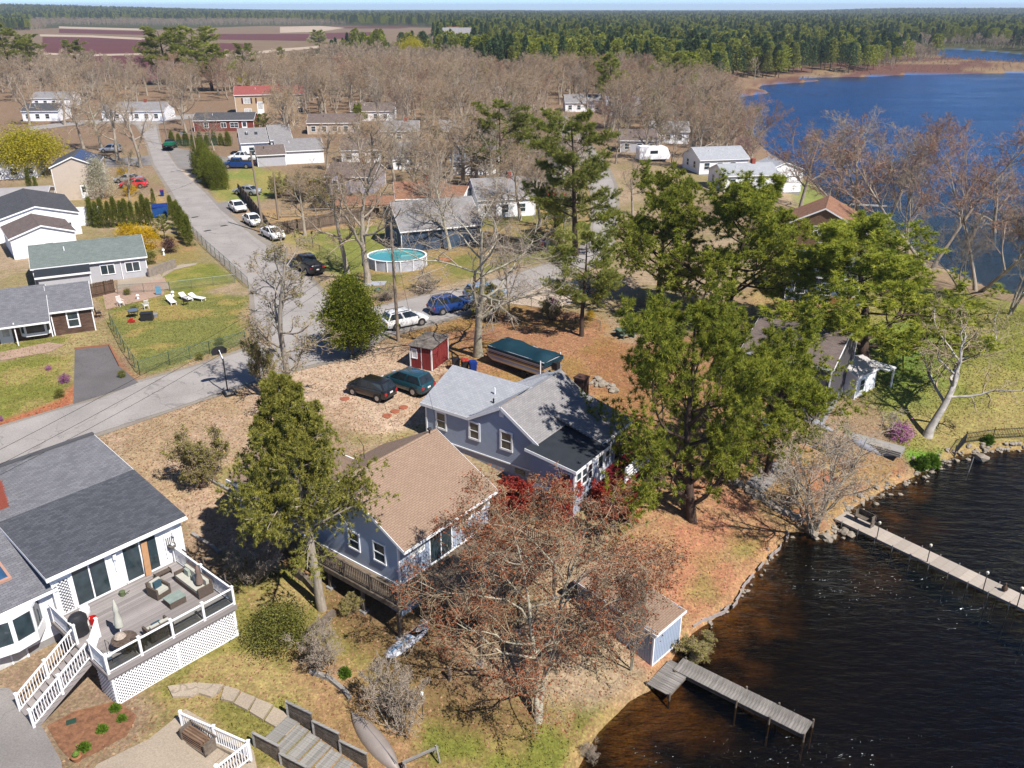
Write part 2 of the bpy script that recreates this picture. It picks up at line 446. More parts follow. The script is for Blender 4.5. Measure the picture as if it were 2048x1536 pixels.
    region([(1240, 980), (1480, 960), (1590, 1060), (1500, 1160), (1380, 1270), (1300, 1330), (1250, 1200)], col3(196, 140, 106), z=-3, second=col3(190, 150, 110), seed=22, sc=2.2)
    region([(1385, 1120), (1440, 1105), (1430, 1165), (1385, 1175)], col3(126, 146, 66), z=-3.4, soft=1.0, amt=.5)
    region([(1480, 1068), (1530, 1065), (1520, 1095), (1485, 1100)], col3(136, 150, 66), z=-3.6, soft=1.0, amt=.6)
    region([(1500, 900), (1620, 890), (1800, 900), (1830, 950), (1700, 1020), (1600, 1050), (1500, 960)], col3(188, 134, 98), z=-3, second=col3(178, 146, 100), seed=23, sc=2.6)
    region([(1180, 690), (1500, 650), (1600, 800), (1500, 900), (1250, 900)], col3(170, 122, 84), amt=.7)
    # lawns on the point
    region([(1640, 640), (1820, 600), (2300, 620), (2300, 880), (1910, 905), (1830, 880), (1760, 820), (1700, 720)], col3(146, 146, 72), z=-2.5, second=col3(168, 158, 92), thr=(.45, .6), seed=24, sc=6)
    region([(1780, 810), (2300, 790), (2300, 880), (1900, 890), (1800, 850)], col3(184, 166, 110), z=-3, soft=3, amt=.7, seed=25)
    region([(1720, 680), (1850, 670), (1900, 760), (1780, 790)], col3(112, 146, 62), z=-2, soft=3, amt=.8)
    region([(1820, 905), (1880, 900), (1890, 940), (1830, 955)], col3(110, 170, 50), z=-4, soft=.7)
    region([(1560, 350), (1700, 350), (1720, 420), (1600, 430)], col3(150, 158, 86), z=-2.5, soft=2)
    region([(1640, 400), (1720, 410), (1760, 470), (1700, 500), (1640, 450)], col3(178, 164, 90), z=-3, soft=2)
    region([(1480, 590), (1700, 560), (1720, 640), (1500, 660)], col3(186, 160, 104), z=-.5, soft=2, amt=.8)
    # marsh beyond the lake
    region([(1440, 200), (1480, 180), (1560, 150), (1760, 118), (1866, 108), (1900, 120), (2048, 126), (2400, 135), (2300, 150), (1800, 156), (1600, 172), (1545, 190)], col3(128, 92, 82), z=-4, soft=8, jit=6, second=col3(166, 140, 108), sc=25, thr=(.5, .62), seed=26)
    # lake bed; far blue stands in for deep water and reflected sky
    d = lake_sd(x, y)
    bedn = fbm(x, y, 3.0, 31, 4)
    amb = sstep(-5.5, -.2, d) * sstep(.43, .68, bedn)
    bed = np.array([.014, .012, .010])[None, :] * (1 - amb[:, None]) + np.array([.22, .12, .032])[None, :] * amb[:, None]
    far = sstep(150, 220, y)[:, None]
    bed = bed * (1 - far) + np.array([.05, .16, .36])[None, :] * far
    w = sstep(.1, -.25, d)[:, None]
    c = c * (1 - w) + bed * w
    # sandy fringe
    fr = (sstep(.9, .3, d) * sstep(-.3, .1, d))[:, None] * .6
    c = c * (1 - fr) + col3(196, 160, 116)[None, :] * fr
    c *= (.86 + .28 * nB)[:, None]
    return np.clip(c, 0, .85)

def make_ground():
    ys = np.concatenate([np.arange(-60, 14, 6.0), np.arange(14, 130, .48), 130 * np.power(13500 / 130, np.linspace(0, 1, 170))])
    s = np.linspace(-1, 1, 350)
    Y, S = np.meshgrid(ys, s, indexing='ij')
    X = S * (0.72 * np.maximum(Y, 0) + 30)
    X = X + np.where(Y > 3000, S * (Y - 3000) * .3, 0)
    x = X.ravel(); y = Y.ravel(); z = hgt(x, y)
    nr, nc = X.shape
    i = np.arange(nr * nc).reshape(nr, nc)
    f = np.stack([i[:-1, :-1], i[:-1, 1:], i[1:, 1:], i[1:, :-1]], -1).reshape(-1, 4)
    m, N, L, b = nt('ground_earth_and_grass')
    at = N.new('ShaderNodeAttribute'); at.attribute_name = 'gcol'
    geo = N.new('ShaderNodeNewGeometry')
    def noise(sc, det=4, ro=.65):
        n = N.new('ShaderNodeTexNoise'); n.inputs['Scale'].default_value = sc; n.inputs['Detail'].default_value = det; n.inputs['Roughness'].default_value = ro
        L.new(geo.outputs['Position'], n.inputs[0]); return n
    n1 = noise(1.7); n2 = noise(9.0, 5, .75); vo = N.new('ShaderNodeTexVoronoi'); vo.inputs['Scale'].default_value = 7.5
    L.new(geo.outputs['Position'], vo.inputs[0])
    def mr(src, a, bb, lo=.3, hi=.7):
        k = N.new('ShaderNodeMapRange'); k.inputs['From Min'].default_value = lo; k.inputs['From Max'].default_value = hi
        k.inputs['To Min'].default_value = a; k.inputs['To Max'].default_value = bb; L.new(src, k.inputs[0]); return k
    a = mr(n1.outputs[0], .8, 1.2); bb = mr(n2.outputs[0], .62, 1.38)
    sepv = N.new('ShaderNodeSeparateColor'); L.new(vo.outputs['Color'], sepv.inputs[0]); cc = mr(sepv.outputs[0], .82, 1.18, 0, 1)
    p1 = N.new('ShaderNodeMath'); p1.operation = 'MULTIPLY'; L.new(a.outputs[0], p1.inputs[0]); L.new(bb.outputs[0], p1.inputs[1])
    p2 = N.new('ShaderNodeMath'); p2.operation = 'MULTIPLY'; L.new(p1.outputs[0], p2.inputs[0]); L.new(cc.outputs[0], p2.inputs[1])
    sc = N.new('ShaderNodeVectorMath'); sc.operation = 'SCALE'; L.new(at.outputs['Color'], sc.inputs[0]); L.new(p2.outputs[0], sc.inputs['Scale'])
    hs = N.new('ShaderNodeHueSaturation'); h1 = mr(sepv.outputs[1], .485, .515, 0, 1); L.new(h1.outputs[0], hs.inputs['Hue']); L.new(sc.outputs[0], hs.inputs['Color'])
    L.new(hs.outputs[0], b.inputs['Base Color']); b.inputs['Roughness'].default_value = .95; b.inputs['Specular IOR Level'].default_value = .1
    bp = N.new('ShaderNodeBump'); bp.inputs['Strength'].default_value = .55; bp.inputs['Distance'].default_value = .06
    L.new(n2.outputs[0], bp.inputs['Height']); L.new(bp.outputs[0], b.inputs['Normal'])
    me = np_mesh('ground', np.stack([x, y, z], -1), f, m, smooth=True)
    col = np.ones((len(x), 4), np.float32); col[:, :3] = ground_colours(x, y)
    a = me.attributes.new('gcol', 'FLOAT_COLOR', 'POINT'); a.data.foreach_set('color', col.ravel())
    o = link('ground', me); o['kind'] = 'structure'; o['label'] = 'grassy and leaf strewn ground sloping down to the lake'
    return o
make_ground()

def sheet(name, pts, mat, dz=.04, res=2.0, world=False, z=0.0, thick=0.0, label=None, kind='structure'):
    """flat surface laid on the ground: outline in photo pixels (or world), draped on the terrain"""
    poly = pts if world else PW(pts, z)
    bm = bmesh.new(); vs = [bm.verts.new((p[0], p[1], 0)) for p in poly]; bm.faces.new(vs)
    if res:
        xs = [p[0] for p in poly]; ysx = [p[1] for p in poly]
        for ax, lo, hi in ((0, min(xs), max(xs)), (1, min(ysx), max(ysx))):
            k = math.ceil(lo / res) * res
            while k < hi:
                no = (1, 0, 0) if ax == 0 else (0, 1, 0); co = (k, 0, 0) if ax == 0 else (0, k, 0)
                bmesh.ops.bisect_plane(bm, geom=bm.verts[:] + bm.edges[:] + bm.faces[:], plane_co=co, plane_no=no); k += res
    bm.normal_update()
    for f in bm.faces:
        if f.normal.z < 0: f.normal_flip()
    arr = np.array([v.co[:2] for v in bm.verts]); h = hgt(arr[:, 0], arr[:, 1])
    for v, q in zip(bm.verts, h): v.co.z = q + dz
    if thick:
        r = bmesh.ops.extrude_face_region(bm, geom=bm.faces[:])
        bmesh.ops.translate(bm, vec=(0, 0, -thick), verts=[g for g in r['geom'] if isinstance(g, bmesh.types.BMVert)])
        bmesh.ops.recalc_face_normals(bm, faces=bm.faces)
    me = bpy.data.meshes.new(name); bm.to_mesh(me); bm.free(); me.materials.append(mat)
    o = link(name, me); o['kind'] = kind
    if label: o['label'] = label
    return o

def M_asphalt(name, col, crack=.5):
    if name in MATS: return MATS[name]
    m, N, L, b = nt(name); geo = N.new('ShaderNodeNewGeometry')
    def tex(t, sc, **k):
        n = N.new(t); n.inputs['Scale'].default_value = sc; L.new(geo.outputs['Position'], n.inputs[0]); return n
    n1 = tex('ShaderNodeTexNoise', .35); n1.inputs['Detail'].default_value = 6; n2 = tex('ShaderNodeTexNoise', 14); n2.inputs['Detail'].default_value = 4
    vo = tex('ShaderNodeTexVoronoi', .22); vo.feature = 'DISTANCE_TO_EDGE'
    n3 = tex('ShaderNodeTexNoise', .8); 
    add = N.new('ShaderNodeVectorMath'); add.operation = 'MULTIPLY_ADD'; add.inputs[1].default_value = (2.5, 2.5, 0)
    L.new(n3.outputs['Color'], add.inputs[0]); L.new(geo.outputs['Position'], add.inputs[2]); L.new(add.outputs[0], vo.inputs[0])
    rp = N.new('ShaderNodeValToRGB'); rp.color_ramp.elements[0].color = mul(col, .86); rp.color_ramp.elements[1].color = mul(col, 1.1)
    rp.color_ramp.elements[0].position = .3; rp.color_ramp.elements[1].position = .7; L.new(n1.outputs[0], rp.inputs[0])
    k = N.new('ShaderNodeMapRange'); k.inputs['From Min'].default_value = .25; k.inputs['From Max'].default_value = .75; k.inputs['To Min'].default_value = .8; k.inputs['To Max'].default_value = 1.2
    L.new(n2.outputs[0], k.inputs[0])
    ck = N.new('ShaderNodeMapRange'); ck.inputs['From Min'].default_value = 0; ck.inputs['From Max'].default_value = .012; ck.inputs['To Min'].default_value = crack; ck.inputs['To Max'].default_value = 1
    L.new(vo.outputs['Distance'], ck.inputs[0])
    mm = N.new('ShaderNodeMath'); mm.operation = 'MULTIPLY'; L.new(k.outputs[0], mm.inputs[0]); L.new(ck.outputs[0], mm.inputs[1])
    sc = N.new('ShaderNodeVectorMath'); sc.operation = 'SCALE'; L.new(rp.outputs[0], sc.inputs[0]); L.new(mm.outputs[0], sc.inputs['Scale'])
    L.new(sc.outputs[0], b.inputs['Base Color']); b.inputs['Roughness'].default_value = .9; b.inputs['Specular IOR Level'].default_value = .2
    bp = N.new('ShaderNodeBump'); bp.inputs['Strength'].default_value = .2; bp.inputs['Distance'].default_value = .02; L.new(n2.outputs[0], bp.inputs['Height']); L.new(bp.outputs[0], b.inputs['Normal'])
    MATS[name] = m; return m

m_road = M_asphalt('old_pale_asphalt', C(190, 183, 178), .72); m_edge = M_asphalt('asphalt_edge_grit', C(172, 162, 150), 1)
m_drive = M_asphalt('dark_driveway_asphalt', C(128, 124, 124), .8); m_drive2 = M_asphalt('grey_driveway', C(164, 158, 154), .8)
m_conc = M_asphalt('weathered_concrete', C(196, 180, 160), .6); m_sand = M_asphalt('pale_sand', C(226, 206, 184), 1)
m_brickpave = M_asphalt('pink_paving', C(204, 172, 152), .8); m_mulch = M('red_mulch', C(186, 110, 82), .95, .3, 6, .5)

# streets: one sheet for the lake road, one for the street climbing away on the left, one for the far lane
lake_road = [(-260, 946), (-120, 896), (0, 857), (110, 823), (205, 797), (277, 766), (393, 733), (497, 700), (530, 668), (700, 625), (758, 614), (850, 592), (933, 576), (1030, 549), (1117, 522), (1165, 498), (1186, 460), (1190, 400),
             (1180, 360), (1152, 322), (1128, 285), (1108, 255), (1098, 232), (1130, 232), (1152, 258), (1180, 290), (1212, 330), (1228, 370), (1232, 410), (1228, 470), (1215, 512), (1180, 533), (1134, 549),
             (1049, 590), (940, 624), (823, 658), (769, 672), (697, 713), (581, 740), (440, 786), (342, 819), (191, 868), (0, 928), (-120, 970), (-260, 1022)]
sheet('lake_road', lake_road, m_road, .05, 4, label='pale asphalt lake road running along the lots')
def outset(poly, d):
    n = len(poly); area = sum(poly[i][0] * poly[(i + 1) % n][1] - poly[(i + 1) % n][0] * poly[i][1] for i in range(n)); sg = 1 if area > 0 else -1; out = []
    for i in range(n):
        t = poly[(i + 1) % n] - poly[i - 1]; t = t / max(np.linalg.norm(t), 1e-6); out.append(poly[i] + np.array([t[1], -t[0]]) * sg * d * (.7 + .6 * ((i * 37) % 10) / 10))
    return np.array(out)
sheet('road_shoulder', outset(PW(lake_road), .55), m_edge, .028, 4, world=True, label='gritty shoulder of the lake road')
hill_street = [(520, 690), (512, 640), (506, 573), (455, 523), (434, 511), (383, 453), (376, 444), (345, 386), (308, 328), (296, 290), (285, 268), (276, 252), (262, 246), (150, 250), (60, 262), (60, 254), (150, 242), (270, 236), (330, 232), (420, 226), (520, 226), (520, 233), (420, 234), (345, 240),
               (312, 250), (318, 284), (355, 335), (410, 386), (441, 420), (506, 472), (560, 512), (615, 556), (646, 587), (665, 640), (640, 672)]
sheet('road_shoulder', outset(PW(hill_street), .5), m_edge, .022, 4, world=True, label='gritty shoulder of the upper street')
sheet('upper_street', hill_street, m_road, .044, 4, label='pale street climbing away between the houses')
for nm, pts, mt, dz, lb in [
    ('driveway', [(150, 698), (219, 691), (239, 733), (280, 768), (147, 809)], m_drive, .036, 'dark asphalt driveway beside the fenced lawn'),
    ('driveway', [(426, 408), (490, 398), (496, 420), (446, 428), (436, 422)], m_drive2, .034, 'short grey driveway behind the white sedans'),
    ('driveway', [(336, 300), (352, 296), (470, 318), (500, 328), (420, 338), (360, 338)], m_drive2, .034, 'driveway beside the dark truck'),
    ('driveway', [(210, 318), (300, 312), (304, 330), (210, 334)], m_drive2, .034, 'shaded driveway on the far left of the street'),
    ('sandy_verge', [(1010, 606), (1075, 574), (1160, 560), (1180, 600), (1100, 618)], m_sand, .03, 'pale sandy verge under the pines'),
    ('sandy_verge', [(360, 340), (404, 345), (408, 362), (385, 366)], m_sand, .03, 'sandy patch by the street lamp pole'),
    ('patio', [(205, 588), (330, 556), (328, 590), (290, 600), (212, 620)], m_brickpave, .034, 'brick patio behind the brown house'),
    ('path', [(0, 705), (98, 685), (130, 690), (98, 705), (0, 722)], m_brickpave, .034, 'pink brick walk in front of the brown house'),
    ('terrace', [(235, 560), (320, 548), (342, 578), (236, 588)], m_conc, .03, 'concrete terrace behind the grey-green roofed house'),
    ('path', [(330, 540), (360, 530), (395, 526), (392, 530), (350, 540), (322, 556)], m_conc, .034, 'concrete walk along the retaining wall'),
    ('verge', [(455, 523), (383, 453), (372, 448), (430, 515), (500, 578), (506, 573)], m_edge, .03, 'gritty verge beside the chain link fence'),
    ('verge', [(441, 420), (506, 472), (560, 512), (585, 512), (520, 470), (455, 422)], m_edge, .03, 'gritty verge where the white cars are parked')]:
    sheet(nm, pts, mt, dz, 2.0, label=lb)
# cranberry bogs and sand tracks far away
m_bog = M('cranberry_bog', C(116, 66, 62), .95, .12, .02, 0, fine=.5)
m_bogsand = M('bog_sand', C(214, 192, 168), .95, .15, .05, 0); m_dryg = M('dry_bog_grass', C(150, 126, 98), .95, .2, .05, 0)
sheet('sand_flat', [(-60, 62), (120, 56), (300, 60), (520, 52), (700, 52), (880, 56), (840, 78), (760, 92), (640, 96), (560, 122), (420, 150), (300, 178), (160, 178), (60, 120), (-60, 110)], m_dryg, .05, 0, label='dry grassy flats around the bogs')
for k, (pts, mt) in enumerate([
    ([(118, 58), (300, 63), (292, 70), (118, 66)], m_bog), ([(85, 74), (180, 75), (300, 80), (310, 106), (180, 108), (85, 105)], m_bog),
    ([(190, 112), (300, 112), (330, 150), (300, 170), (200, 150), (150, 124)], m_bog), ([(420, 68), (620, 68), (612, 82), (425, 79)], m_bog), ([(425, 86), (505, 88), (500, 104), (440, 106)], m_bog),
    ([(640, 53), (840, 53), (800, 57), (650, 57)], m_bog), ([(650, 66), (760, 64), (735, 78), (655, 78)], m_bog),
    ([(80, 69), (180, 71), (300, 77), (300, 81), (180, 75), (80, 73)], m_bogsand), ([(85, 106), (180, 109), (300, 107), (300, 110), (180, 113), (85, 110)], m_bogsand),
    ([(118, 53), (300, 58), (300, 62), (118, 57)], m_bogsand), ([(420, 107), (500, 105), (560, 98), (640, 92), (640, 96), (560, 104), (470, 113), (420, 112)], m_bogsand), ([(560, 54), (640, 52), (690, 56), (640, 64), (560, 66)], m_bogsand)]):
    sheet('bog_field' if mt is m_bog else 'sand_track', pts, mt, .12 if mt is m_bog else .2, 0, label='maroon cranberry bog' if mt is m_bog else 'pale sand track between bogs')

# ------------------------------------------------------------------ water
def make_water():
  def water_mat(name, tint, dist):
    m, N, L, b = nt(name); N.remove(b); out = N['Material Output']
    geo = N.new('ShaderNodeNewGeometry')
    mp = N.new('ShaderNodeMapping'); mp.inputs['Rotation'].default_value = (0, 0, .35); mp.inputs['Scale'].default_value = (.55, 1.5, 1)
    L.new(geo.outputs['Position'], mp.inputs[0])
    n1 = N.new('ShaderNodeTexNoise'); n1.inputs['Scale'].default_value = 1.15; n1.inputs['Detail'].default_value = 5; n1.inputs['Roughness'].default_value = .62
    L.new(mp.outputs[0], n1.inputs[0])
    n2 = N.new('ShaderNodeTexNoise'); n2.inputs['Scale'].default_value = .06; n2.inputs['Detail'].default_value = 3; L.new(mp.outputs[0], n2.inputs[0])
    st = N.new('ShaderNodeMapRange'); st.inputs['From Min'].default_value = .3; st.inputs['From Max'].default_value = .7; st.inputs['To Min'].default_value = .45; st.inputs['To Max'].default_value = 1.0
    L.new(n2.outputs[0], st.inputs[0])
    bp = N.new('ShaderNodeBump'); bp.inputs['Distance'].default_value = dist; L.new(st.outputs[0], bp.inputs['Strength']); L.new(n1.outputs[0], bp.inputs['Height'])
    fr = N.new('ShaderNodeFresnel'); fr.inputs['IOR'].default_value = 1.33; L.new(bp.outputs[0], fr.inputs['Normal'])
    gl = N.new('ShaderNodeBsdfGlossy'); gl.inputs['Roughness'].default_value = .12; L.new(bp.outputs[0], gl.inputs['Normal'])
    gl.inputs['Color'].default_value = (.78, .93, 1, 1)  # blue tint puts sky colour into the water's reflection
    tr = N.new('ShaderNodeBsdfTransparent'); tr.inputs['Color'].default_value = tint
    mx = N.new('ShaderNodeMixShader'); L.new(fr.outputs[0], mx.inputs[0]); L.new(tr.outputs[0], mx.inputs[1]); L.new(gl.outputs[0], mx.inputs[2])
    L.new(mx.outputs[0], out.inputs[0]); return m
  near_m = water_mat('peaty_lake_water', (.52, .43, .30, 1), .34); far_m = water_mat('blue_lake_water', (.6, .72, .85, 1), .9)  # far tint passes the bed's blue, which stands in for reflected sky
  for nm, poly, lb in (('lake', NEAR_SHORE, 'dark peaty lake water by the docks'), ('lake', UP_SHORE, 'blue rippled lake beyond the trees'), ('pond', POND, 'small blue pond behind the marsh')):
      cx, cy = poly.mean(0); bm = bmesh.new()
      # outline pushed out a little so that the bank cuts it
      n = len(poly); area = sum(poly[i][0] * poly[(i + 1) % n][1] - poly[(i + 1) % n][0] * poly[i][1] for i in range(n)); sg = 1 if area > 0 else -1
      vs = []
      for i in range(n):
          a, p, q = poly[i - 1], poly[i], poly[(i + 1) % n]
          t = (q - a) / max(np.linalg.norm(q - a), 1e-6); nn = np.array([t[1], -t[0]]) * sg
          vs.append(bm.verts.new((p[0] + nn[0] * .6, p[1] + nn[1] * .6, ZL)))
      f = bm.faces.new(vs); bm.normal_update()
      if f.normal.z < 0: f.normal_flip()
      bmesh.ops.triangulate(bm, faces=bm.faces[:])
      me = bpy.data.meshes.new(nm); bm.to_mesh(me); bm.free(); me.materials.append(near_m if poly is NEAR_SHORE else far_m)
      o = link(nm, me); o['kind'] = 'structure'; o['label'] = lb
make_water()
# ------------------------------------------------------------------ building kit
WHITE = M('white_trim_paint', (.78, .78, .79, 1), .5, .05, 3, .05)
GLASS = M_glass(); GLASS2 = M_glass('window_glass_with_blind', (.06, .055, .045, 1)); GLASS3 = M_glass('window_glass_curtain', (.3, .3, .29, 1))
m_found = M('concrete_foundation', C(176, 172, 170), .9, .15, 4, .2)

def fr_pt(fr, a, b, c):
    o, u, n = fr; return o + u * a + Vector((0, 0, b)) + n * c
def fbox(mb, fr, a0, b0, c0, a1, b1, c1):
    vs = [fr_pt(fr, a, b, c) for b in (b0, b1) for (a, c) in ((a0, c0), (a1, c0), (a1, c1), (a0, c1))]
    return mb.add(vs, [(0, 3, 2, 1), (4, 5, 6, 7), (0, 1, 5, 4), (1, 2, 6, 5), (2, 3, 7, 6), (3, 0, 4, 7)])

def lap_wall(mb, fr, span, z0, z1, e=.13, t=.008, slope=None):
    """clapboards as real overlapping courses; span(z) gives the wall's extent at that height"""
    z = z0
    while z < z1 - 1e-4:
        zt = min(z + e, z1); a0, b0 = span(z); a1, b1 = span(zt)
        if b0 - a0 > .01:
            p = [fr_pt(fr, a0, z, t), fr_pt(fr, b0, z, t), fr_pt(fr, b1, zt, .002), fr_pt(fr, a1, zt, .002)]
            q = [fr_pt(fr, a0, z, 0), fr_pt(fr, b0, z, 0)]
            mb.add(p + q, [(0, 1, 2, 3), (4, 5, 1, 0)])
        z = zt
def flat_wall(mb, fr, span, z0, z1, brk=()):
    zs = [z0] + [b for b in brk if z0 < b < z1] + [z1]
    for a, b in zip(zs, zs[1:]):
        (p, q), (r, s_) = span(a), span(b)
        mb.add([fr_pt(fr, p, a, 0), fr_pt(fr, q, a, 0), fr_pt(fr, s_, b, 0), fr_pt(fr, r, b, 0)], [(0, 1, 2, 3)])
def board_wall(mb, fr, L, z0, z1, w=.2):
    n = max(1, round(L / w)); w = L / n
    for i in range(n):
        fbox(mb, fr, i * w + .012, z0, 0, (i + 1) * w - .012, z1, .02)
    fbox(mb, fr, 0, z0, -.02, L, z1, 0)

def window(par, fr, uc, zb, w, h, kind='dh', fm=None, gm=None, tr=.09, name='window'):
    fm = fm or WHITE; gm = gm or GLASS; a0, a1, b0, b1 = uc - w / 2, uc + w / 2, zb, zb + h
    f = MB()
    fbox(f, fr, a0 - tr, b1, -.01, a1 + tr, b1 + tr * 1.1, .06); fbox(f, fr, a0 - tr, b0 - tr, -.01, a1 + tr, b0, .07)
    fbox(f, fr, a0 - tr, b0, -.01, a0, b1, .055); fbox(f, fr, a1, b0, -.01, a1 + tr, b1, .055)
    panes = []
    if kind == 'dh':
        fbox(f, fr, a0, (b0 + b1) / 2 - .025, .012, a1, (b0 + b1) / 2 + .025, .05); panes = [(a0, b0, a1, (b0 + b1) / 2 - .025), (a0, (b0 + b1) / 2 + .025, a1, b1)]
    elif kind in ('sl', 'slid'):
        m_ = (a0 + a1) / 2; fbox(f, fr, m_ - .035, b0, .012, m_ + .035, b1, .05); panes = [(a0, b0, m_ - .035, b1), (m_ + .035, b0, a1, b1)]
    elif kind == 'door':
        fbox(f, fr, a0, b0, .012, a1, b0 + h * .45, .04); fbox(f, fr, a0, b0 + h * .45, .012, a0 + .12, b1, .04); fbox(f, fr, a1 - .12, b0 + h * .45, .012, a1, b1, .04); fbox(f, fr, a0 + .12, b1 - .12, .012, a1 - .12, b1, .04)
        panes = [(a0 + .12, b0 + h * .45, a1 - .12, b1 - .12)]
    elif kind == 'grid':
        m_ = (a0 + a1) / 2; k = (b0 + b1) / 2
        fbox(f, fr, m_ - .03, b0, .012, m_ + .03, b1, .05); fbox(f, fr, a0, k - .03, .012, m_ - .03, k + .03, .05); fbox(f, fr, m_ + .03, k - .03, .012, a1, k + .03, .05)
        panes = [(a0, b0, m_ - .03, k - .03), (m_ + .03, b0, a1, k - .03), (a0, k + .03, m_ - .03, b1), (m_ + .03, k + .03, a1, b1)]
    else: panes = [(a0, b0, a1, b1)]
    o = part(par, 'door' if kind in ('door', 'slid') else name, f, fm)
    for p in panes:
        g = MB(); fbox(g, fr, p[0], p[1], -.005, p[2], p[3], .022); part(o, 'pane', g, gm)
    return o

def frames(L, W, x0=0, y0=0, z=0):
    """wall frames of a rectangular block: origin, direction along wall (seen from outside left to right), outward normal"""
    return {'f': (Vector((x0, y0, z)), Vector((1, 0, 0)), Vector((0, -1, 0))), 'r': (Vector((x0 + L, y0, z)), Vector((0, 1, 0)), Vector((1, 0, 0))),
            'b': (Vector((x0 + L, y0 + W, z)), Vector((-1, 0, 0)), Vector((0, 1, 0))), 'l': (Vector((x0, y0 + W, z)), Vector((0, -1, 0)), Vector((-1, 0, 0)))}

def block(E, L, W, ze, rise, wallm, roofm, x0=0, y0=0, zb=0, ov=.3, ovg=.2, lap=0, yr=None, trim=WHITE, base=1.5, basem=None, axis='x', style=None, sides='frbl', zback=None, thick=.1, corner=True, fascia=True):
    """gabled block: front eave wall along local x at y0; ridge at yr; wall tops ze (front) and zback"""
    yr = W / 2 if yr is None else yr; zr = ze + rise; zback = ze if zback is None else zback
    F = frames(L, W, x0, y0, zb)
    def gspan_l(z):      # left wall runs from back to front
        zz = z; a = 0.0; b = W
        if zz > zback - zb: a = (W - yr) * (zz - (zback - zb)) / max(zr - zback, 1e-6)
        if zz > ze - zb: b = W - yr * (zz - (ze - zb)) / max(zr - ze, 1e-6)
        return (min(a, W - yr), max(b, W - yr))
    def gspan_r(z):
        a, b = gspan_l(z); return (W - b, W - a)
    tops = {'f': ze - zb, 'b': zback - zb, 'l': zr - zb - .03, 'r': zr - zb - .03}
    sp = {'f': lambda z: (0, L), 'b': lambda z: (0, L), 'l': gspan_l, 'r': gspan_r}
    for k in sides:
        mb = MB(); st = (style or {}).get(k)
        if st == 'board': board_wall(mb, F[k], L if k in 'fb' else W, 0, tops[k])
        elif lap: lap_wall(mb, F[k], sp[k], 0, tops[k], lap)
        else: flat_wall(mb, F[k], sp[k], 0, tops[k], (ze - zb, zback - zb))
        part(E, 'wall', mb, wallm)
    if base:
        fb = MB(); fb.box(x0 + .03, y0 + .03, zb - base, x0 + L - .03, y0 + W - .03, zb + .01); part(E, 'foundation', fb, basem or m_found)
    # roof
    s1 = rise / yr; s2 = (zr - zback) / (W - yr)
    r = MB(); xa, xb = x0 - ovg, x0 + L + ovg; up = .06
    fe = (y0 - ov, ze - s1 * ov + up); be = (y0 + W + ov, zback - s2 * ov + up); ry = y0 + yr; rz = zr + up
    r.slab((xa, fe[0], fe[1]), (xb, fe[0], fe[1]), (xb, ry, rz), (xa, ry, rz), thick)
    if W - yr > .02: r.slab((xb, be[0], be[1]), (xa, be[0], be[1]), (xa, ry, rz), (xb, ry, rz), thick)
    rf = part(E, 'roof', r, roofm)
    cap = MB(); cap.add([(xa, ry - .14, rz - .14 * s1 + .012), (xb, ry - .14, rz - .14 * s1 + .012), (xb, ry, rz + .018), (xa, ry, rz + .018), (xb, ry + .14, rz - .14 * s2 + .012), (xa, ry + .14, rz - .14 * s2 + .012)],
                        [(0, 1, 2, 3), (3, 2, 4, 5)], [[(0, 0), (L, 0), (L, .14), (0, .14)], [(0, 0), (L, 0), (L, .14), (0, .14)]])
    if W - yr > .3: part(rf, 'ridge_cap', cap, roofm)
    if fascia:
        for (yy, zz, d) in ((fe[0], fe[1], -1), (be[0], be[1], 1)):
            t = MB(); t.box(xa, yy - (.03 if d < 0 else 0), zz - .2, xb, yy + (.03 if d > 0 else 0), zz - .03); part(rf, 'fascia', t, trim)
        for xx, d in ((xa, -1), (xb, 1)):
            t = MB()
            for (ya, za, yb, zb2) in ((fe[0], fe[1], ry, rz), (be[0], be[1], ry, rz)):
                t.add([(xx, ya, za - .2), (xx, yb, zb2 - .2), (xx, yb, zb2 - .015), (xx, ya, za - .015), (xx + d * .03, ya, za - .2), (xx + d * .03, yb, zb2 - .2), (xx + d * .03, yb, zb2 - .015), (xx + d * .03, ya, za - .015)],
                      [(0, 1, 2, 3), (4, 7, 6, 5), (0, 4, 5, 1), (1, 5, 6, 2), (2, 6, 7, 3), (3, 7, 4, 0)])
            part(rf, 'rake_board', t, trim)
    if corner:
        for (cx, cy) in ((x0, y0), (x0 + L, y0), (x0, y0 + W), (x0 + L, y0 + W)):
            t = MB(); t.box(cx - .05, cy - .05, zb, cx + .05, cy + .05, (ze if cy == y0 else zback) - .02); part(E, 'corner_board', t, trim)
    return F

def railing(par, p, q, h=.95, post=True, sp=.13, mat=None, thick=.035, pm=None, posts_at=(0, 1), cap=True, name='railing', ph=1.05, low=.1):
    """rail from p to q (base points, may slope): rails, each baluster, posts"""
    p = Vector(p); q = Vector(q); mat = mat or WHITE; up = Vector((0, 0, 1)); d = q - p; Ln = d.length
    m_ = MB(); m_.bar(p + up * h, q + up * h, .09, .05)
    o = part(par, name, m_, mat); part(o, 'bottom_rail', MB().bar(p + up * low, q + up * low, .05, .05), mat)
    if sp:
        n = max(2, int(Ln / sp)); bm_ = MB().box(-thick / 2, -thick / 2, low, thick / 2, thick / 2, h - .02).mesh('baluster', mat)
        for i in range(1, n):
            b = link('baluster', bm_, o); b.location = p + d * (i / n)
    if post:
        pmh = MB().box(-.055, -.055, -.05, .055, .055, ph); pmh.box(-.07, -.07, ph, .07, .07, ph + .04); pme = pmh.mesh('post', pm or mat)
        for t in posts_at:
            b = link('post', pme, o); b.location = p + d * t
    return o

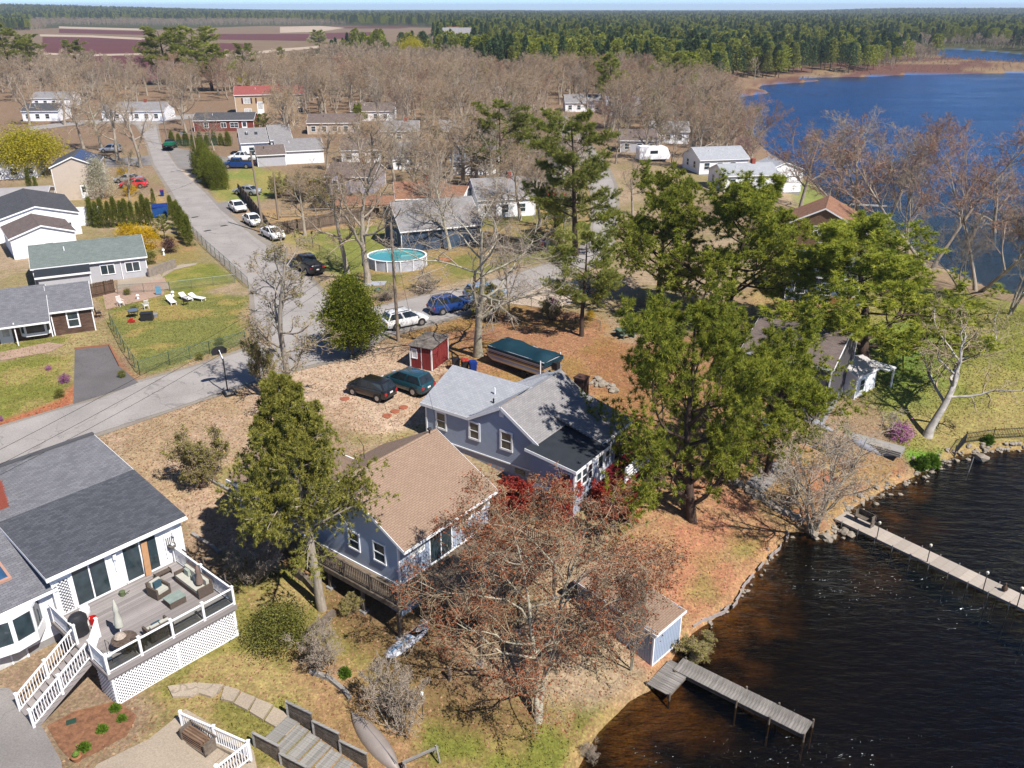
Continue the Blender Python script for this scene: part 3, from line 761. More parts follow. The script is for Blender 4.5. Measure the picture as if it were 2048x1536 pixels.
def lattice(par, fr, a0, b0, a1, b1, mat, pitch=.13, w=.045, name='lattice'):
    """diagonal strips clipped to a rectangle in a wall frame"""
    mb = MB(); H_ = b1 - b0; Wd = a1 - a0
    for s_ in (1, -1):
        k = -H_
        while k < Wd:
            lo, hi = max(0, -k), min(H_, Wd - k)
            if hi - lo > .02:
                if s_ > 0: p, q = (k + lo, lo), (k + hi, hi)
                else: p, q = (k + lo, H_ - lo), (k + hi, H_ - hi)
                off = .012 * s_
                mb.bar(fr_pt(fr, a0 + p[0], b0 + p[1], off), fr_pt(fr, a0 + q[0], b0 + q[1], off), w, .01, up=fr[2])
            k += pitch * 1.414
    o = part(par, name, mb, mat); o['kind'] = 'stuff'; return o

def planks(par, x0, x1, y0, y1, z, mat, w=.14, gap=.008, along='x', t=.03, name='plank'):
    me = None; k = y0 if along == 'x' else x0; end = y1 if along == 'x' else x1
    n = round((end - k) / w); w = (end - k) / n
    Ln = (x1 - x0) if along == 'x' else (y1 - y0)
    me = MB().box(-Ln / 2, -w / 2 + gap / 2, -t, Ln / 2, w / 2 - gap / 2, 0).mesh(name, mat)
    for i in range(n):
        o = link(name, me, par); c = k + w * (i + .5)
        if along == 'x': o.location = ((x0 + x1) / 2, c, z)
        else: o.location = (c, (y0 + y1) / 2, z); o.rotation_euler = (0, 0, math.pi / 2)

A_ = math.radians
def frame_at(px1, px2, z, zb=0.0, ang=None):
    """origin and angle of a front eave seen between two photo pixels at height z"""
    a, b = P(*px1, z), P(*px2, z); an = math.atan2(b.y - a.y, b.x - a.x) if ang is None else A_(ang)
    return a, an, (b - a).length

sh_slate = M_shingle('slate_grey_shingles', C(148, 148, 154), C(128, 128, 135), patch=.12)
sh_tan = M_shingle('tan_shingles', C(184, 156, 134), C(176, 148, 127), row=.125, wid=.3, patch=.06)
sh_pale = M_shingle('pale_grey_shingles', C(206, 208, 214), C(190, 194, 202), patch=.08)
sh_grey = M_shingle('grey_shingles', C(176, 172, 172), C(160, 157, 158), patch=.12)
sh_dark = M_shingle('dark_grey_shingles', C(108, 108, 112), C(92, 92, 97), patch=.12)
sh_green = M_shingle('grey_green_shingles', C(146, 156, 152), C(130, 142, 138), patch=.1)
sh_brown = M_shingle('brown_shingles', C(146, 130, 124), C(126, 112, 106), patch=.15)
sh_cedar = M_shingle('cedar_brown_roof', C(186, 138, 112), C(160, 118, 94), patch=.2)
sh_red = M_shingle('red_shingles', C(190, 110, 102), C(170, 96, 90), patch=.12)
sh_black = M('dark_roll_roofing', C(52, 58, 66), .85, .2, 1.5, .2)
w_white = M('white_siding', (.8, .8, .82, 1), .6, .05, 2, .05); w_blue = M('blue_grey_siding', C(196, 211, 232), .6, .06, 2, .08)
w_blue2 = M('slate_blue_siding', C(192, 206, 230), .6, .06, 2, .08); w_cream = M('cream_siding', C(232, 214, 196), .7, .05, 2, .05)
w_brown = M_wood('weathered_brown_boards', C(84, 60, 52), C(150, 122, 106), (1.2, 1.2, 9)); w_grey = M('grey_siding', C(212, 212, 218), .7, .06, 2, .05)
w_brick = M('red_brick_wall', C(150, 78, 66), .9, .2, 3, .3); w_shingle = M('brown_shingle_wall', C(142, 112, 88), .9, .35, 5, .5)
w_tan = M('tan_siding', C(214, 184, 150), .7, .08, 2, .05); w_dkblue = M('dark_blue_siding', C(74, 96, 122), .7, .1, 2, .05)
m_comp = M_wood('grey_composite_deck', C(168, 160, 158), C(188, 180, 177), (.6, 8, 8)); m_deckw = M_wood('weathered_deck_boards', C(120, 104, 88), C(172, 154, 134), (1, 14, 14))
m_rail = M_wood('weathered_grey_rail', C(104, 92, 82), C(150, 138, 124), (4, 4, 4)); m_greyw = M_wood('silver_grey_timber', C(150, 146, 140), C(196, 192, 186), (1.2, 14, 14))
m_blackm = M('black_metal', (.02, .02, .022, 1), .5, .1, 5, .05); m_brick = M('chimney_brick', C(176, 92, 74), .9, .15, 8, .3)
m_glassrail = None
def M_tint():
    m, N, L, b = nt('tinted_rail_glass'); N.remove(b); out = N['Material Output']
    t = N.new('ShaderNodeBsdfTransparent'); t.inputs[0].default_value = (.9, .93, .92, 1); g = N.new('ShaderNodeBsdfGlossy'); g.inputs['Roughness'].default_value = .05
    f = N.new('ShaderNodeFresnel'); f.inputs[0].default_value = 1.3; mx = N.new('ShaderNodeMixShader'); L.new(f.outputs[0], mx.inputs[0]); L.new(t.outputs[0], mx.inputs[1]); L.new(g.outputs[0], mx.inputs[2]); L.new(mx.outputs[0], out.inputs[0])
    return m
m_tint = M_tint()

# ------------------------------------------------------------------ white house with the big deck (lower left)
def house_a():
    o = P(469, 1209, 1.0); E = thing('white_house', 'white house with slate grey roof and furnished deck, bottom left corner', 'house', (o.x, o.y, 0), A_(49.5))
    F = block(E, 6.65, 10.9, 3.48, 1.55, w_white, sh_slate, x0=-6.0, y0=5.72, zb=1.0, ov=.32, ovg=.25, lap=.0, yr=9.4, base=2.4, basem=w_white)
    f = F['f']
    window(E, f, 1.75, .05, 1.62, 1.98, 'slid'); window(E, f, 4.35, .05, 1.75, 1.98, 'slid')
    ba = MB(); fbox(ba, f, 0, 1.98 + .2, 0, 6.65, 2.36, .03); part(E, 'frieze_board', ba, WHITE)
    # newer darker half of the roof: a second skin over the lower slope
    s1 = 1.55 / 9.4; zf = lambda y: 3.48 + s1 * (y - 5.72) + .06
    r2 = MB(); ya, yb = 5.40, 10.6
    r2.slab((-6.27, ya - .02, zf(ya) + .022), (.92, ya - .02, zf(ya) + .022), (.92, yb, zf(yb) + .022), (-6.27, yb, zf(yb) + .022), .02)
    part(E, 'roof_overlay', r2, M_shingle('newer_slate_shingles', C(108, 111, 119), C(86, 89, 97), patch=.08, row=.13, wid=.3))
    rc = MB(); rc.box(-6.2, 15.0, 5.1, .9, 15.25, 5.2); part(E, 'ridge_vent', rc, sh_slate)
    # left wing with the bay window
    F2 = block(E, 6.0, 10.4, 2.72, 1.75, w_white, sh_slate, x0=-12.05, y0=6.1, zb=-.2, ov=.45, ovg=.22, yr=5.4, base=2.0, basem=m_found)
    f2 = F2['f']
    bay = MB(); pts = [(-9.75, 6.1), (-9.2, 5.45), (-8.2, 5.15), (-7.2, 5.3), (-6.55, 6.1)]
    bay.prism(pts, .55, 1.05); b = part(E, 'bay_window', bay, WHITE); part(b, 'bay_roof', MB().prism(pts, 2.32, 2.5), WHITE)
    for (p, q) in zip(pts, pts[1:]):
        p = Vector((p[0], p[1], 1.05)); q = Vector((q[0], q[1], 1.05)); u = (q - p).normalized(); n = Vector((u.y, -u.x, 0)); Ln = (q - p).length
        fr = (p, u, n); part(b, 'mullion', fbox(MB(), fr, 0, 0, -.12, .09, 1.27, .02), WHITE); part(b, 'mullion', fbox(MB(), fr, Ln - .09, 0, -.12, Ln, 1.27, .02), WHITE)
        g = MB(); fbox(g, fr, .09, .02, -.08, Ln - .09, 1.26, -.05); part(b, 'pane', g, GLASS)
    window(E, (Vector((-12.05, 6.1, -.9)), Vector((1, 0, 0)), Vector((0, -1, 0))), 3.7, .25, 1.3, .85, 'sl', gm=GLASS3)
    sk = MB(); sl = 1.75 / 5.4; zz = lambda y: 2.72 + sl * (y - 6.1) + .06
    for (xa, xb, ya, yb) in ((-8.15, -7.15, 7.15, 7.27), (-8.15, -7.15, 8.45, 8.57), (-8.15, -8.03, 7.27, 8.45), (-7.27, -7.15, 7.27, 8.45)):
        sk.add([(xa, ya, zz(ya)), (xb, ya, zz(ya)), (xb, yb, zz(yb)), (xa, yb, zz(yb)), (xa, ya, zz(ya) + .12), (xb, ya, zz(ya) + .12), (xb, yb, zz(yb) + .12), (xa, yb, zz(yb) + .12)], [(0, 3, 2, 1), (4, 5, 6, 7), (0, 1, 5, 4), (1, 2, 6, 5), (2, 3, 7, 6), (3, 0, 4, 7)])
    s_ = part(E, 'skylight', sk, M('skylight_timber', C(206, 160, 140), .7, .1, 4, .1))
    g = MB(); g.add([(-8.03, 7.27, zz(7.27) + .08), (-7.27, 7.27, zz(7.27) + .08), (-7.27, 8.45, zz(8.45) + .08), (-8.03, 8.45, zz(8.45) + .08)], [(0, 1, 2, 3)]); part(s_, 'pane', g, M_glass('skylight_glass', (.02, .05, .1, 1)))
    # brick chimney with courses
    ch = MB(); ch.box(-6.35, 11.55, 3.0, -5.35, 12.25, 7.2); c = part(E, 'chimney', ch, m_brick)
    bk = MB().box(-.095, -.02, -.03, .095, .02, .03).mesh('brick', m_brick)
    for r in range(46):
        z = 3.9 + r * .072
        for i in range(5):
            for (px_, py_, rot) in ((-6.35 + .1 + i * .2 + (.1 if r % 2 else 0) * .9, 11.545, 0), (-5.345, 11.6 + i * .14, 1)):
                if r % 1 == 0 and (rot == 0 or i < 5) and len(c.children) < 300:
                    b_ = link('brick', bk, c); b_.location = (px_, py_, z)
                    if rot: b_.rotation_euler = (0, 0, math.pi / 2); b_.scale = (.68, 1, 1)
    # deck
    dk = MB(); dk.box(-6.45, -.06, .74, .08, 0.0, .985); dk.box(-6.45, 0, .74, -6.39, 5.6, .985); dk.box(.02, 0, .74, .08, 5.6, .985); dk.box(-6.38, .02, .6, 0, 5.6, .9)
    d = part(E, 'deck', dk, m_comp); planks(d, -6.42, .05, -.03, 5.6, 1.0, m_comp)
    lf = (Vector((-6.3, .08, -1.05)), Vector((1, 0, 0)), Vector((0, -1, 0)))
    lattice(E, lf, .05, .12, 6.2, 1.76, WHITE, .125, .05)
    lattice(E, (Vector((-6.3, 4.0, -1.05)), Vector((0, -1, 0)), Vector((-1, 0, 0))), 2.5, .12, 3.9, 1.76, WHITE, .125, .05)
    t = MB(); t.box(-6.3, .06, -.95, 0, .1, -.88); t.box(-6.3, .05, -.95, -6.2, .11, .7); t.box(-.1, .05, -.95, 0, .11, .7); t.box(-3.2, .055, -.95, -3.1, .105, .7); part(E, 'lattice_frame', t, WHITE)
    ins = MB(); ins.box(-6.2, .3, -1.2, -.05, .35, .6); part(E, 'crawl_space_shade', ins, M('dark_crawl_space', (.02, .02, .02, 1), .9, .1, 2, 0))  # near-black panel behind the lattice stands in for crawl space shade
    # glass front rail
    r = railing(E, (-6.35, .03, 1.0), (0.0, .03, 1.0), sp=0, posts_at=(0, .245, .49, .745, 1))
    for i in range(4):
        g = MB(); xa = -6.35 + 6.35 * (0, .245, .49, .745)[i] + .08; xb = -6.35 + 6.35 * (.245, .49, .745, 1)[i] - .08; g.box(xa, .025, 1.13, xb, .035, 1.9); part(r, 'glass_panel', g, m_tint)
    railing(E, (0, .1, 1), (0, 5.55, 1), posts_at=(.5, 1), low=.1)
    railing(E, (-6.35, .1, 1), (-6.35, 1.5, 1), posts_at=(1,)); railing(E, (-6.35, 3.05, 1), (-6.35, 5.5, 1), posts_at=(0, 1)); railing(E, (-6.3, 1.6, 1), (-5.45, 2.75, 1), posts_at=(1,), name='gate')
    # stairs going down to the left
    st = MB(); n = 9; zt, zb_ = 1.0, -.95; x0, x1 = -6.45, -9.3
    for y in (1.62, 3.0):
        st.bar((x0, y, zt - .2), (x1, y, zb_ - .05), .05, .26)
    s_ = part(E, 'stair', st, m_comp)
    tm = MB().box(-.17, 1.55, -.03, .17, 3.07, 0).mesh('tread', m_comp)
    for i in range(n):
        b = link('tread', tm, s_); k = (i + .5) / n; b.location = (x0 + (x1 - x0) * k, 0, zt - (zt - zb_) * (i + 1) / (n + 1))
    lm = MB().box(-9.75, 1.5, -1.05, -9.2, 3.15, -.93); part(E, 'landing', lm, m_conc)
    for y in (1.6, 3.04): railing(E, (x0, y, zt - .05), (x1, y, zb_ + .02), posts_at=(.5, 1), sp=.15, low=.14)
    # things fixed to the wall: trellis, lamps, downpipe, wall fountain
    fw = (Vector((-6.0, 5.72, 1.0)), Vector((1, 0, 0)), Vector((0, -1, 0)))
    lattice(E, (fw[0] + Vector((0, -.05, 0)), fw[1], fw[2]), .22, .08, .72, 1.85, m_blackm, .13, .02, 'trellis')
    dp = MB(); dp.tube([(-3.0, 5.64, 3.2), (-3.0, 5.64, 2.0)], .03); part(E, 'wall_lamp', MB().box(-3.08, 5.5, 2.75, -2.92, 5.7, 3.05), WHITE); part(E, 'door_spring', dp, WHITE)
    part(E, 'wall_lamp', MB().box(.1, 5.55, 2.5, .22, 5.72, 2.75), WHITE)
    gd = MB(); gd.box(-.25, 5.6, 2.0, .2, 5.72, 2.05); 
    for i in range(5): gd.box(-.25 + .1 * i, 5.66, 1.75, -.22 + .1 * i, 5.7, 2.5)
    gd.lathe([(.02, -.02), (.16, .05), (.2, .2), (.0, .2)], 12, (-.05, 5.5, 1.85)); part(E, 'wall_planter', gd, M('grey_iron', C(120, 116, 112), .7, .2, 5, .1))
    wb_ = MB(); wb_.box(-.36, 5.62, 1.35, -.3, 5.68, 2.7); part(E, 'bird_feeder', wb_, WHITE)
    gt = MB(); gt.box(-6.3, 5.3, 3.28, .95, 5.4, 3.36); part(E, 'gutter', gt, WHITE)
    return E
EA = house_a()

# ------------------------------------------------------------------ blue house with tan roof and raised deck
def house_b():
    ze = 2.6; o = P(810, 1106, ze); E = thing('blue_house', 'blue clapboard house with tan roof and raised wooden deck', 'house', (o.x, o.y, 0), A_(52.5))
    F = block(E, 7.4, 8.1, 2.95, 2.2, w_blue, sh_tan, x0=.12, y0=.62, zb=.2, ov=.6, ovg=.14, lap=.12, base=2.6, basem=w_blue, style={'f': 'board'})
    l, f = F['l'], F['f']
    # left gable wall: a runs from back (0) to front (8.1)
    window(E, l, 4.75, .95, .72, 1.0, 'dh'); window(E, l, 6.7, .95, .78, 1.1, 'dh')
    window(E, f, 1.35, 1.35, .95, .62, 'sl', gm=GLASS3); window(E, f, 3.2, .05, 1.7, 2.0, 'slid'); window(E, f, 5.3, 1.35, .9, .6, 'sl', gm=GLASS2); window(E, f, 6.5, 1.35, .8, .6, 'fix', gm=GLASS2)
    bb = MB(); fbox(bb, F['f'], 0, -.06, 0, 7.4, .06, .06); fbox(bb, F['l'], 0, -.06, 0, 8.1, .06, .06); part(E, 'base_board', bb, WHITE)
    fz = MB(); fbox(fz, F['f'], 0, 2.4, 0, 7.4, 2.62, .05); part(E, 'frieze_board', fz, WHITE)
    # rear wing, ridge across
    W2 = thing('tmp', '', '')
    bpy.data.objects.remove(W2)
    r = MB(); xw0, xw1, yb0, yb1 = -.55, 5.0, 6.2, 13.6; zr, zw = 4.2, 2.6; xm = (xw0 + xw1) / 2
    r.slab((xw1 + .35, yb0, zw - .1), (xw1 + .35, yb1 + .2, zw - .1), (xm, yb1 + .2, zr), (xm, yb0, zr), .1); r.slab((xw0 - .35, yb1 + .2, zw - .1), (xw0 - .35, yb0, zw - .1), (xm, yb0, zr), (xm, yb1 + .2, zr), .1)
    rf = part(E, 'wing_roof', r, sh_tan)
    fa = MB(); fa.box(xw1 + .35, yb0 + 2.4, zw - .3, xw1 + .45, yb1 + .2, zw - .12); fa.box(xw0 - .41, yb0, zw - .3, xw0 - .35, yb1 + .2, zw - .12); part(rf, 'gutter', fa, WHITE)
    Fw = frames(xw1 - xw0, yb1 - 8.74, xw0, 8.74, .2)
    for k in ('l', 'r', 'b'):
        mb = MB(); Ln = (xw1 - xw0) if k == 'b' else yb1 - 8.74
        if k == 'b': lap_wall(mb, Fw[k], lambda z: (max(0, (z - 2.35) * 1.72), Ln - max(0, (z - 2.35) * 1.72)), 0, 3.8, .12)
        else: lap_wall(mb, Fw[k], lambda z: (0, Ln), 0, 2.35, .12)
        part(E, 'wall', mb, w_blue)
    # short link wall on the front of the wing, with the door
    mb = MB(); lap_wall(mb, (Vector((xw0, 8.74, .2)), Vector((1, 0, 0)), Vector((0, -1, 0))), lambda z: (0, .6), 0, 2.3, .12); part(E, 'wall', mb, w_blue)
    fd = part(E, 'foundation', MB().box(xw0 + .05, 8.8, -2.2, xw1 - .05, yb1 - .05, .2), m_found)
    window(E, Fw['l'], 4.3, .02, .85, 2.0, 'door', gm=GLASS3); window(E, Fw['l'], 1.9, .9, .75, 1.05, 'dh')
    vt = MB(); vt.tube([(7.0, 4.6, 5.1), (7.0, 4.6, 5.45)], .05); vt.lathe([(.12, 0), (.14, .06), (.05, .14), (.0, .16)], 10, (7.0, 4.6, 5.42)); part(E, 'roof_vent', vt, m_blackm, True)
    # deck: side walk and front deck on posts
    dk = MB(); dk.box(-1.15, -.42, -.08, .1, 9.4, .13); dk.box(.1, -.42, -.08, .75, .6, .13); dk.box(.75, -4.4, -.08, 7.6, .6, .13)
    for a in ((-1.18, -.45, -.12, -1.12, 9.4, .16), (-1.15, -.47, -.12, .75, -.42, .16), (.72, -4.4, -.12, .77, -.42, .16), (.75, -4.45, -.12, 7.6, -4.4, .16)): dk.box(*a)
    d = part(E, 'deck', dk, m_rail)
    planks(d, -1.12, .1, -.4, 9.4, .17, m_deckw, along='y'); planks(d, .1, .75, -.4, .6, .17, m_deckw, along='y'); planks(d, .75, 7.55, -4.38, .58, .17, m_deckw, along='y')
    kw = dict(mat=m_rail, sp=.14, thick=.04, ph=1.0)
    railing(E, (-1.08, 7.6, .17), (-1.08, -.38, .17), posts_at=(0, .25, .5, .75, 1), **kw); railing(E, (-1.05, -.38, .17), (.8, -.38, .17), posts_at=(1,), **kw)
    railing(E, (.8, -.4, .17), (.8, -4.35, .17), posts_at=(.5, 1), **kw); railing(E, (.85, -4.35, .17), (7.5, -4.35, .17), posts_at=(.33, .66, 1), **kw); railing(E, (7.5, -4.3, .17), (7.5, .5, .17), posts_at=(.5, 1), **kw)
    for (x, y) in ((-1.05, -.35), (-1.05, 2.3), (-1.05, 4.9), (-1.05, 7.4), (.8, -.35), (.85, -4.2), (4.1, -4.2), (7.4, -4.2), (4.1, -1.8)):
        pm = MB(); pm.box(x - .075, y - .075, -4.4, x + .075, y + .075, -.1); p = part(E, 'post', pm, m_rail)
        wp = E_world(E, (x, y, 0)); g = hz(wp.x, wp.y); part(p, 'footing', MB().box(x - .2, y - .2, g - .3, x + .2, y + .2, g + .1), m_found)
    mt = MB(); mt.box(2.9, -.35, .175, 3.9, .25, .19); part(E, 'door_mat', mt, m_blackm)
    part(E, 'roof_pipe', MB().tube([(4.3, 7.4, 3.3), (4.3, 7.4, 4.6), (4.3, 7.9, 5.0)], .02), m_blackm)
    return E
def E_world(E, p):
    a = E.rotation_euler[2]; c, s = math.cos(a), math.sin(a)
    return Vector((E.location.x + c * p[0] - s * p[1], E.location.y + s * p[0] + c * p[1], E.location.z + p[2]))
EB = house_b()

# ------------------------------------------------------------------ slate-blue house with pale roof and porch
def house_c():
    ze = 2.4; o = P(849, 804.5, ze); E = thing('slate_blue_house', 'slate blue cottage with pale grey roof and dark roofed porch', 'house', (o.x, o.y, 0), A_(55))
    # gable wall plane x = .15, runs y = 0 (left) to y = -9.5 ; frame a along -y
    zb = -.2; fr = (Vector((.0, -.15, zb)), Vector((0, -1, 0)), Vector((-1, 0, 0)))
    def span(z):
        zz = z + zb; a = 0.0; b = 9.4
        if zz > 2.42: a = 3.7 + (zz - 2.42) * 2.9 / 1.45; b = 9.4 - (zz - 2.1) * 2.75 / 1.75
        elif zz > 2.1: b = 9.4 - (zz - 2.1) * 2.75 / 1.75
        return (min(a, 6.62), max(b, 6.64))
    mb = MB(); lap_wall(mb, fr, span, 0, 3.85 - zb, .125); part(E, 'wall', mb, w_blue2)
    window(E, fr, 1.35, 1.0, .72, 1.15, 'dh', gm=GLASS2, tr=.14); window(E, fr, 4.3, 1.05, .72, 1.15, 'dh', gm=GLASS2, tr=.14); window(E, fr, 7.0, 1.05, .78, 1.2, 'dh', gm=GLASS2, tr=.14)
    cb = MB(); fbox(cb, fr, -.06, 0, -.06, .06, 2.5, .06); part(E, 'corner_board', cb, WHITE)
    bs = MB(); fbox(bs, fr, 0, -.05, 0, 9.4, .04, .05); part(E, 'base_board', bs, WHITE)
    fo = MB(); fbox(fo, fr, .03, -2.2, -5.0, 9.3, -.02, -.02); part(E, 'foundation', fo, M('painted_foundation', C(190, 196, 214), .8, .1, 3, .2))
    bw = MB(); fbox(bw, fr, 7.7, -.55, -.02, 8.5, -.2, .01); part(E, 'basement_window', bw, GLASS)
    gv = MB(); fbox(gv, fr, 6.45, 3.35, 0, 6.8, 3.75, .06); part(E, 'gable_vent', gv, WHITE)
    # other walls
    fb = MB(); f2 = (Vector((7.2, -9.5, zb)), Vector((0, 1, 0)), Vector((1, 0, 0))); flat_wall(fb, f2, lambda z: (0 if z < 2.3 else (z - 2.3) * 1.5, 5.2 if z < 2.6 else 5.2 - (z - 2.6) * 1.9), 0, 4.0, (2.3, 2.6)); part(E, 'wall', fb, w_blue2)
    fl = MB(); f3 = (Vector((5.1, -.15, zb)), Vector((-1, 0, 0)), Vector((0, 1, 0))); flat_wall(fl, f3, lambda z: (max(0, (z - 2.6)) * .9, 5.0 - max(0, (z - 2.6)) * 2.2), 0, 4.1, (2.6,)); part(E, 'wall', fl, w_blue2)
    fz = (Vector((.15, -9.55, zb)), Vector((1, 0, 0)), Vector((0, -1, 0))); fm = MB(); lap_wall(fm, fz, lambda z: (0, 7.05), 0, 2.25, .125); part(E, 'wall', fm, w_blue2)
    window(E, fz, 4.1, 1.0, .75, 1.15, 'dh'); window(E, fz, 5.6, .05, .9, 2.0, 'door')
    # roofs: left block ridge along y at x = 3.6, cross gable ridge along x at y = -6.75
    r = MB(); r.slab((-.15, .25, 2.4), (-.15, -4.0, 2.4), (3.6, -6.9, 4.02), (3.6, .25, 4.02), .1); r.slab((5.3, -6.75, 2.2), (5.3, .25, 2.2), (3.6, .25, 4.02), (3.6, -6.75, 4.02), .1)
    ra = part(E, 'roof', r, sh_pale, label='pale grey roof slopes')
    r2 = MB(); r2.slab((-.15, -9.75, 2.02), (7.5, -9.75, 2.02), (7.5, -6.75, 3.95), (-.15, -6.75, 3.95), .1); rb = part(E, 'roof', r2, sh_grey)
    r3 = MB(); a_, b_, c_ = (-.15, -4.0, 2.405), (-.15, -6.74, 3.955), (3.6, -6.74, 3.99)
    r3.add([a_, b_, (3.58, -6.72, 4.03)], [(0, 1, 2)], [[(0, 0), (3, 0), (3, 3)]]); 
    r3.slab((7.5, -6.8, 3.9), (3.6, -6.8, 3.9), (3.6, -4.5, 3.4), (7.5, -4.5, 2.9), .08); part(E, 'roof', r3, sh_pale)
    tr = MB(); tr.bar((-.17, .28, 2.28), (-.17, -4.0, 2.28), .04, .22); tr.bar((-.17, -4.0, 2.28), (-.17, -6.75, 3.84), .04, .22); tr.bar((-.17, -6.75, 3.84), (-.17, -9.78, 1.9), .04, .22); part(ra, 'rake_board', tr, WHITE)
    vp = MB(); vp.tube([(2.2, -4.6, 3.3), (2.2, -4.6, 3.9)], .05); part(ra, 'vent_pipe', vp, WHITE); vq = MB(); vq.tube([(1.5, -5.0, 3.1), (1.5, -5.0, 3.45)], .06); part(ra, 'vent_pipe', vq, m_blackm)
    # chimney at the back
    ch = MB(); ch.box(7.55, -8.6, -1, 8.35, -7.8, 3.5); ch.box(7.5, -8.65, 3.5, 8.4, -7.75, 3.62); part(E, 'chimney', ch, M('dark_brick_chimney', C(96, 66, 56), .9, .25, 6, .4))
    # rear lake-side room under a lower pitch
    r4 = MB(); r4.slab((3.05, -12.75, 1.62), (7.5, -12.75, 1.62), (7.5, -9.0, 2.62), (3.05, -9.0, 2.62), .1); rc4 = part(E, 'roof', r4, sh_grey); part(rc4, 'fascia', MB().box(3.05, -12.8, 1.4, 7.5, -12.75, 1.6), WHITE)
    f5 = (Vector((3.2, -12.5, -.9)), Vector((1, 0, 0)), Vector((0, -1, 0))); w5 = MB(); lap_wall(w5, f5, lambda z: (0, 4.1), 0, 2.5, .125); part(E, 'wall', w5, w_blue2); window(E, f5, 1.0, .95, .85, 1.2, 'dh'); window(E, f5, 2.9, .1, 1.5, 2.0, 'slid')
    w6 = MB(); f6 = (Vector((7.3, -12.5, -.9)), Vector((0, 1, 0)), Vector((1, 0, 0))); flat_wall(w6, f6, lambda z: (0, 3.0), 0, 2.5); part(E, 'wall', w6, w_blue2)
    # porch
    px0, px1, py0, py1 = -.75, 3.15, -9.6, -12.95; pzb = -.9
    fL = (Vector((px0, py0, pzb)), Vector((0, -1, 0)), Vector((-1, 0, 0))); fF = (Vector((px0, py1, pzb)), Vector((1, 0, 0)), Vector((0, -1, 0))); fR = (Vector((px1, py1, pzb)), Vector((0, 1, 0)), Vector((1, 0, 0)))
    for fr_, Ln in ((fL, 3.35), (fF, 3.9), (fR, 3.35)):
        m_ = MB(); lap_wall(m_, fr_, lambda z, L=Ln: (0, L), 0, 2.38, .125); part(E, 'wall', m_, w_blue2)
    part(E, 'foundation', MB().box(px0 + .05, py1 + .05, -3.2, px1 - .05, py0, pzb + .01), M('painted_foundation', C(190, 196, 214)))
    pr = MB(); pr.slab((px0 - .25, py1 - .25, 1.52), (px1 + .25, py1 - .25, 1.52), (px1 + .25, py0 + .3, 2.02), (px0 - .25, py0 + .3, 2.02), .1); rp = part(E, 'porch_roof', pr, sh_black, label='nearly flat dark porch roof')
    t = MB(); t.box(px0 - .28, py1 - .29, 1.28, px1 + .28, py1 - .25, 1.5); t.bar((px0 - .27, py1 - .25, 1.41), (px0 - .27, py0 + .3, 1.9), .04, .2); t.bar((px1 + .27, py1 - .25, 1.41), (px1 + .27, py0 + .3, 1.9), .04, .2); part(rp, 'fascia', t, WHITE)
    window(E, fL, 2.75, .85, .62, 1.05, 'fix'); 
    for u in (.5, 1.22, 1.95): window(E, fF, u, .85, .52, 1.05, 'dh')
    window(E, fF, 3.3, .1, .82, 2.0, 'door')
    for (x, y) in ((px0, py1), (px1, py1)): part(E, 'corner_board', MB().box(x - .06, y - .06, pzb, x + .06, y + .06, 1.4), WHITE)
    # red landing deck and steps with white rail beside the porch
    rd = M('red_deck_paint', C(140, 36, 42), .7, .2, 4, .2)
    s_ = part(E, 'steps', MB().box(1.4, -14.2, -1.3, 3.2, -13.0, -.95), rd)
    part(s_, 'tread', MB().box(1.4, -14.5, -1.6, 3.2, -14.2, -1.3), rd)
    part(E, 'deck', MB().box(3.2, -14.6, -1.1, 7.4, -9.6, -.92), rd)
    rl = part(E, 'railing', MB().box(3.25, -14.64, .22, 7.4, -14.5, .28), WHITE)
    for i in range(4): part(rl, 'slat', MB().box(3.25, -14.6, -.75 + i * .24, 7.4, -14.55, -.63 + i * .24), WHITE)
    for x in (3.3, 5.3, 7.3): part(rl, 'post', MB().box(x - .05, -14.548, -1, x + .05, -14.45, .218), WHITE)
    pots = M('teal_bucket', C(20, 96, 120), .5, .1, 4, 0); part(E, 'planter', MB().lathe([(.16, 0), (.2, .3), (.18, .3)], 12, (.3, -13.4, -1.35)), pots, True)
    return E
EC = house_c()

# ------------------------------------------------------------------ boathouse
def boathouse():
    o = Vector((7.47, 35.52, -4.2)); E = thing('boathouse', 'small blue boathouse with tan roof beside the wooden dock', 'boathouse', o, A_(46.5))
    F = frames(2.55, 5.2)
    for k in 'frbl':
        mb = MB(); board_wall(mb, F[k], 2.55 if k in 'fb' else 5.2, 0, 2.25 if k == 'f' else 2.4, .16); part(E, 'wall', mb, w_blue)
    r = MB(); r.slab((-.12, -.22, 2.3), (2.67, -.22, 2.3), (2.67, 5.4, 2.95), (-.12, 5.4, 2.95), .08); rf = part(E, 'roof', r, sh_tan)
    gb = MB()
    for x in (0, 2.5): gb.add([(x, 0, 2.2), (x, 5.2, 2.2), (x, 5.2, 2.85), (x + .05, 0, 2.2), (x + .05, 5.2, 2.2), (x + .05, 5.2, 2.85)], [(0, 1, 2), (5, 4, 3), (0, 2, 5, 3)])
    part(E, 'gable_fill', gb, w_blue)
    t = MB(); t.box(-.13, -.26, 2.16, 2.68, -.22, 2.3); t.bar((-.14, -.22, 2.2), (-.14, 5.4, 2.85), .03, .16); t.bar((2.69, -.22, 2.2), (2.69, 5.4, 2.85), .03, .16); part(rf, 'fascia', t, WHITE)
    for x in (0, 2.55): part(E, 'corner_board', MB().box(x - .05, -.05, 0, x + .05, .05, 2.2), WHITE)
    part(E, 'foundation', MB().box(.03, .03, -1, 2.5, 5.17, .02), m_found); part(E, 'base_board', MB().box(0, -.04, 0, 2.55, 0, .1), WHITE)
boathouse()

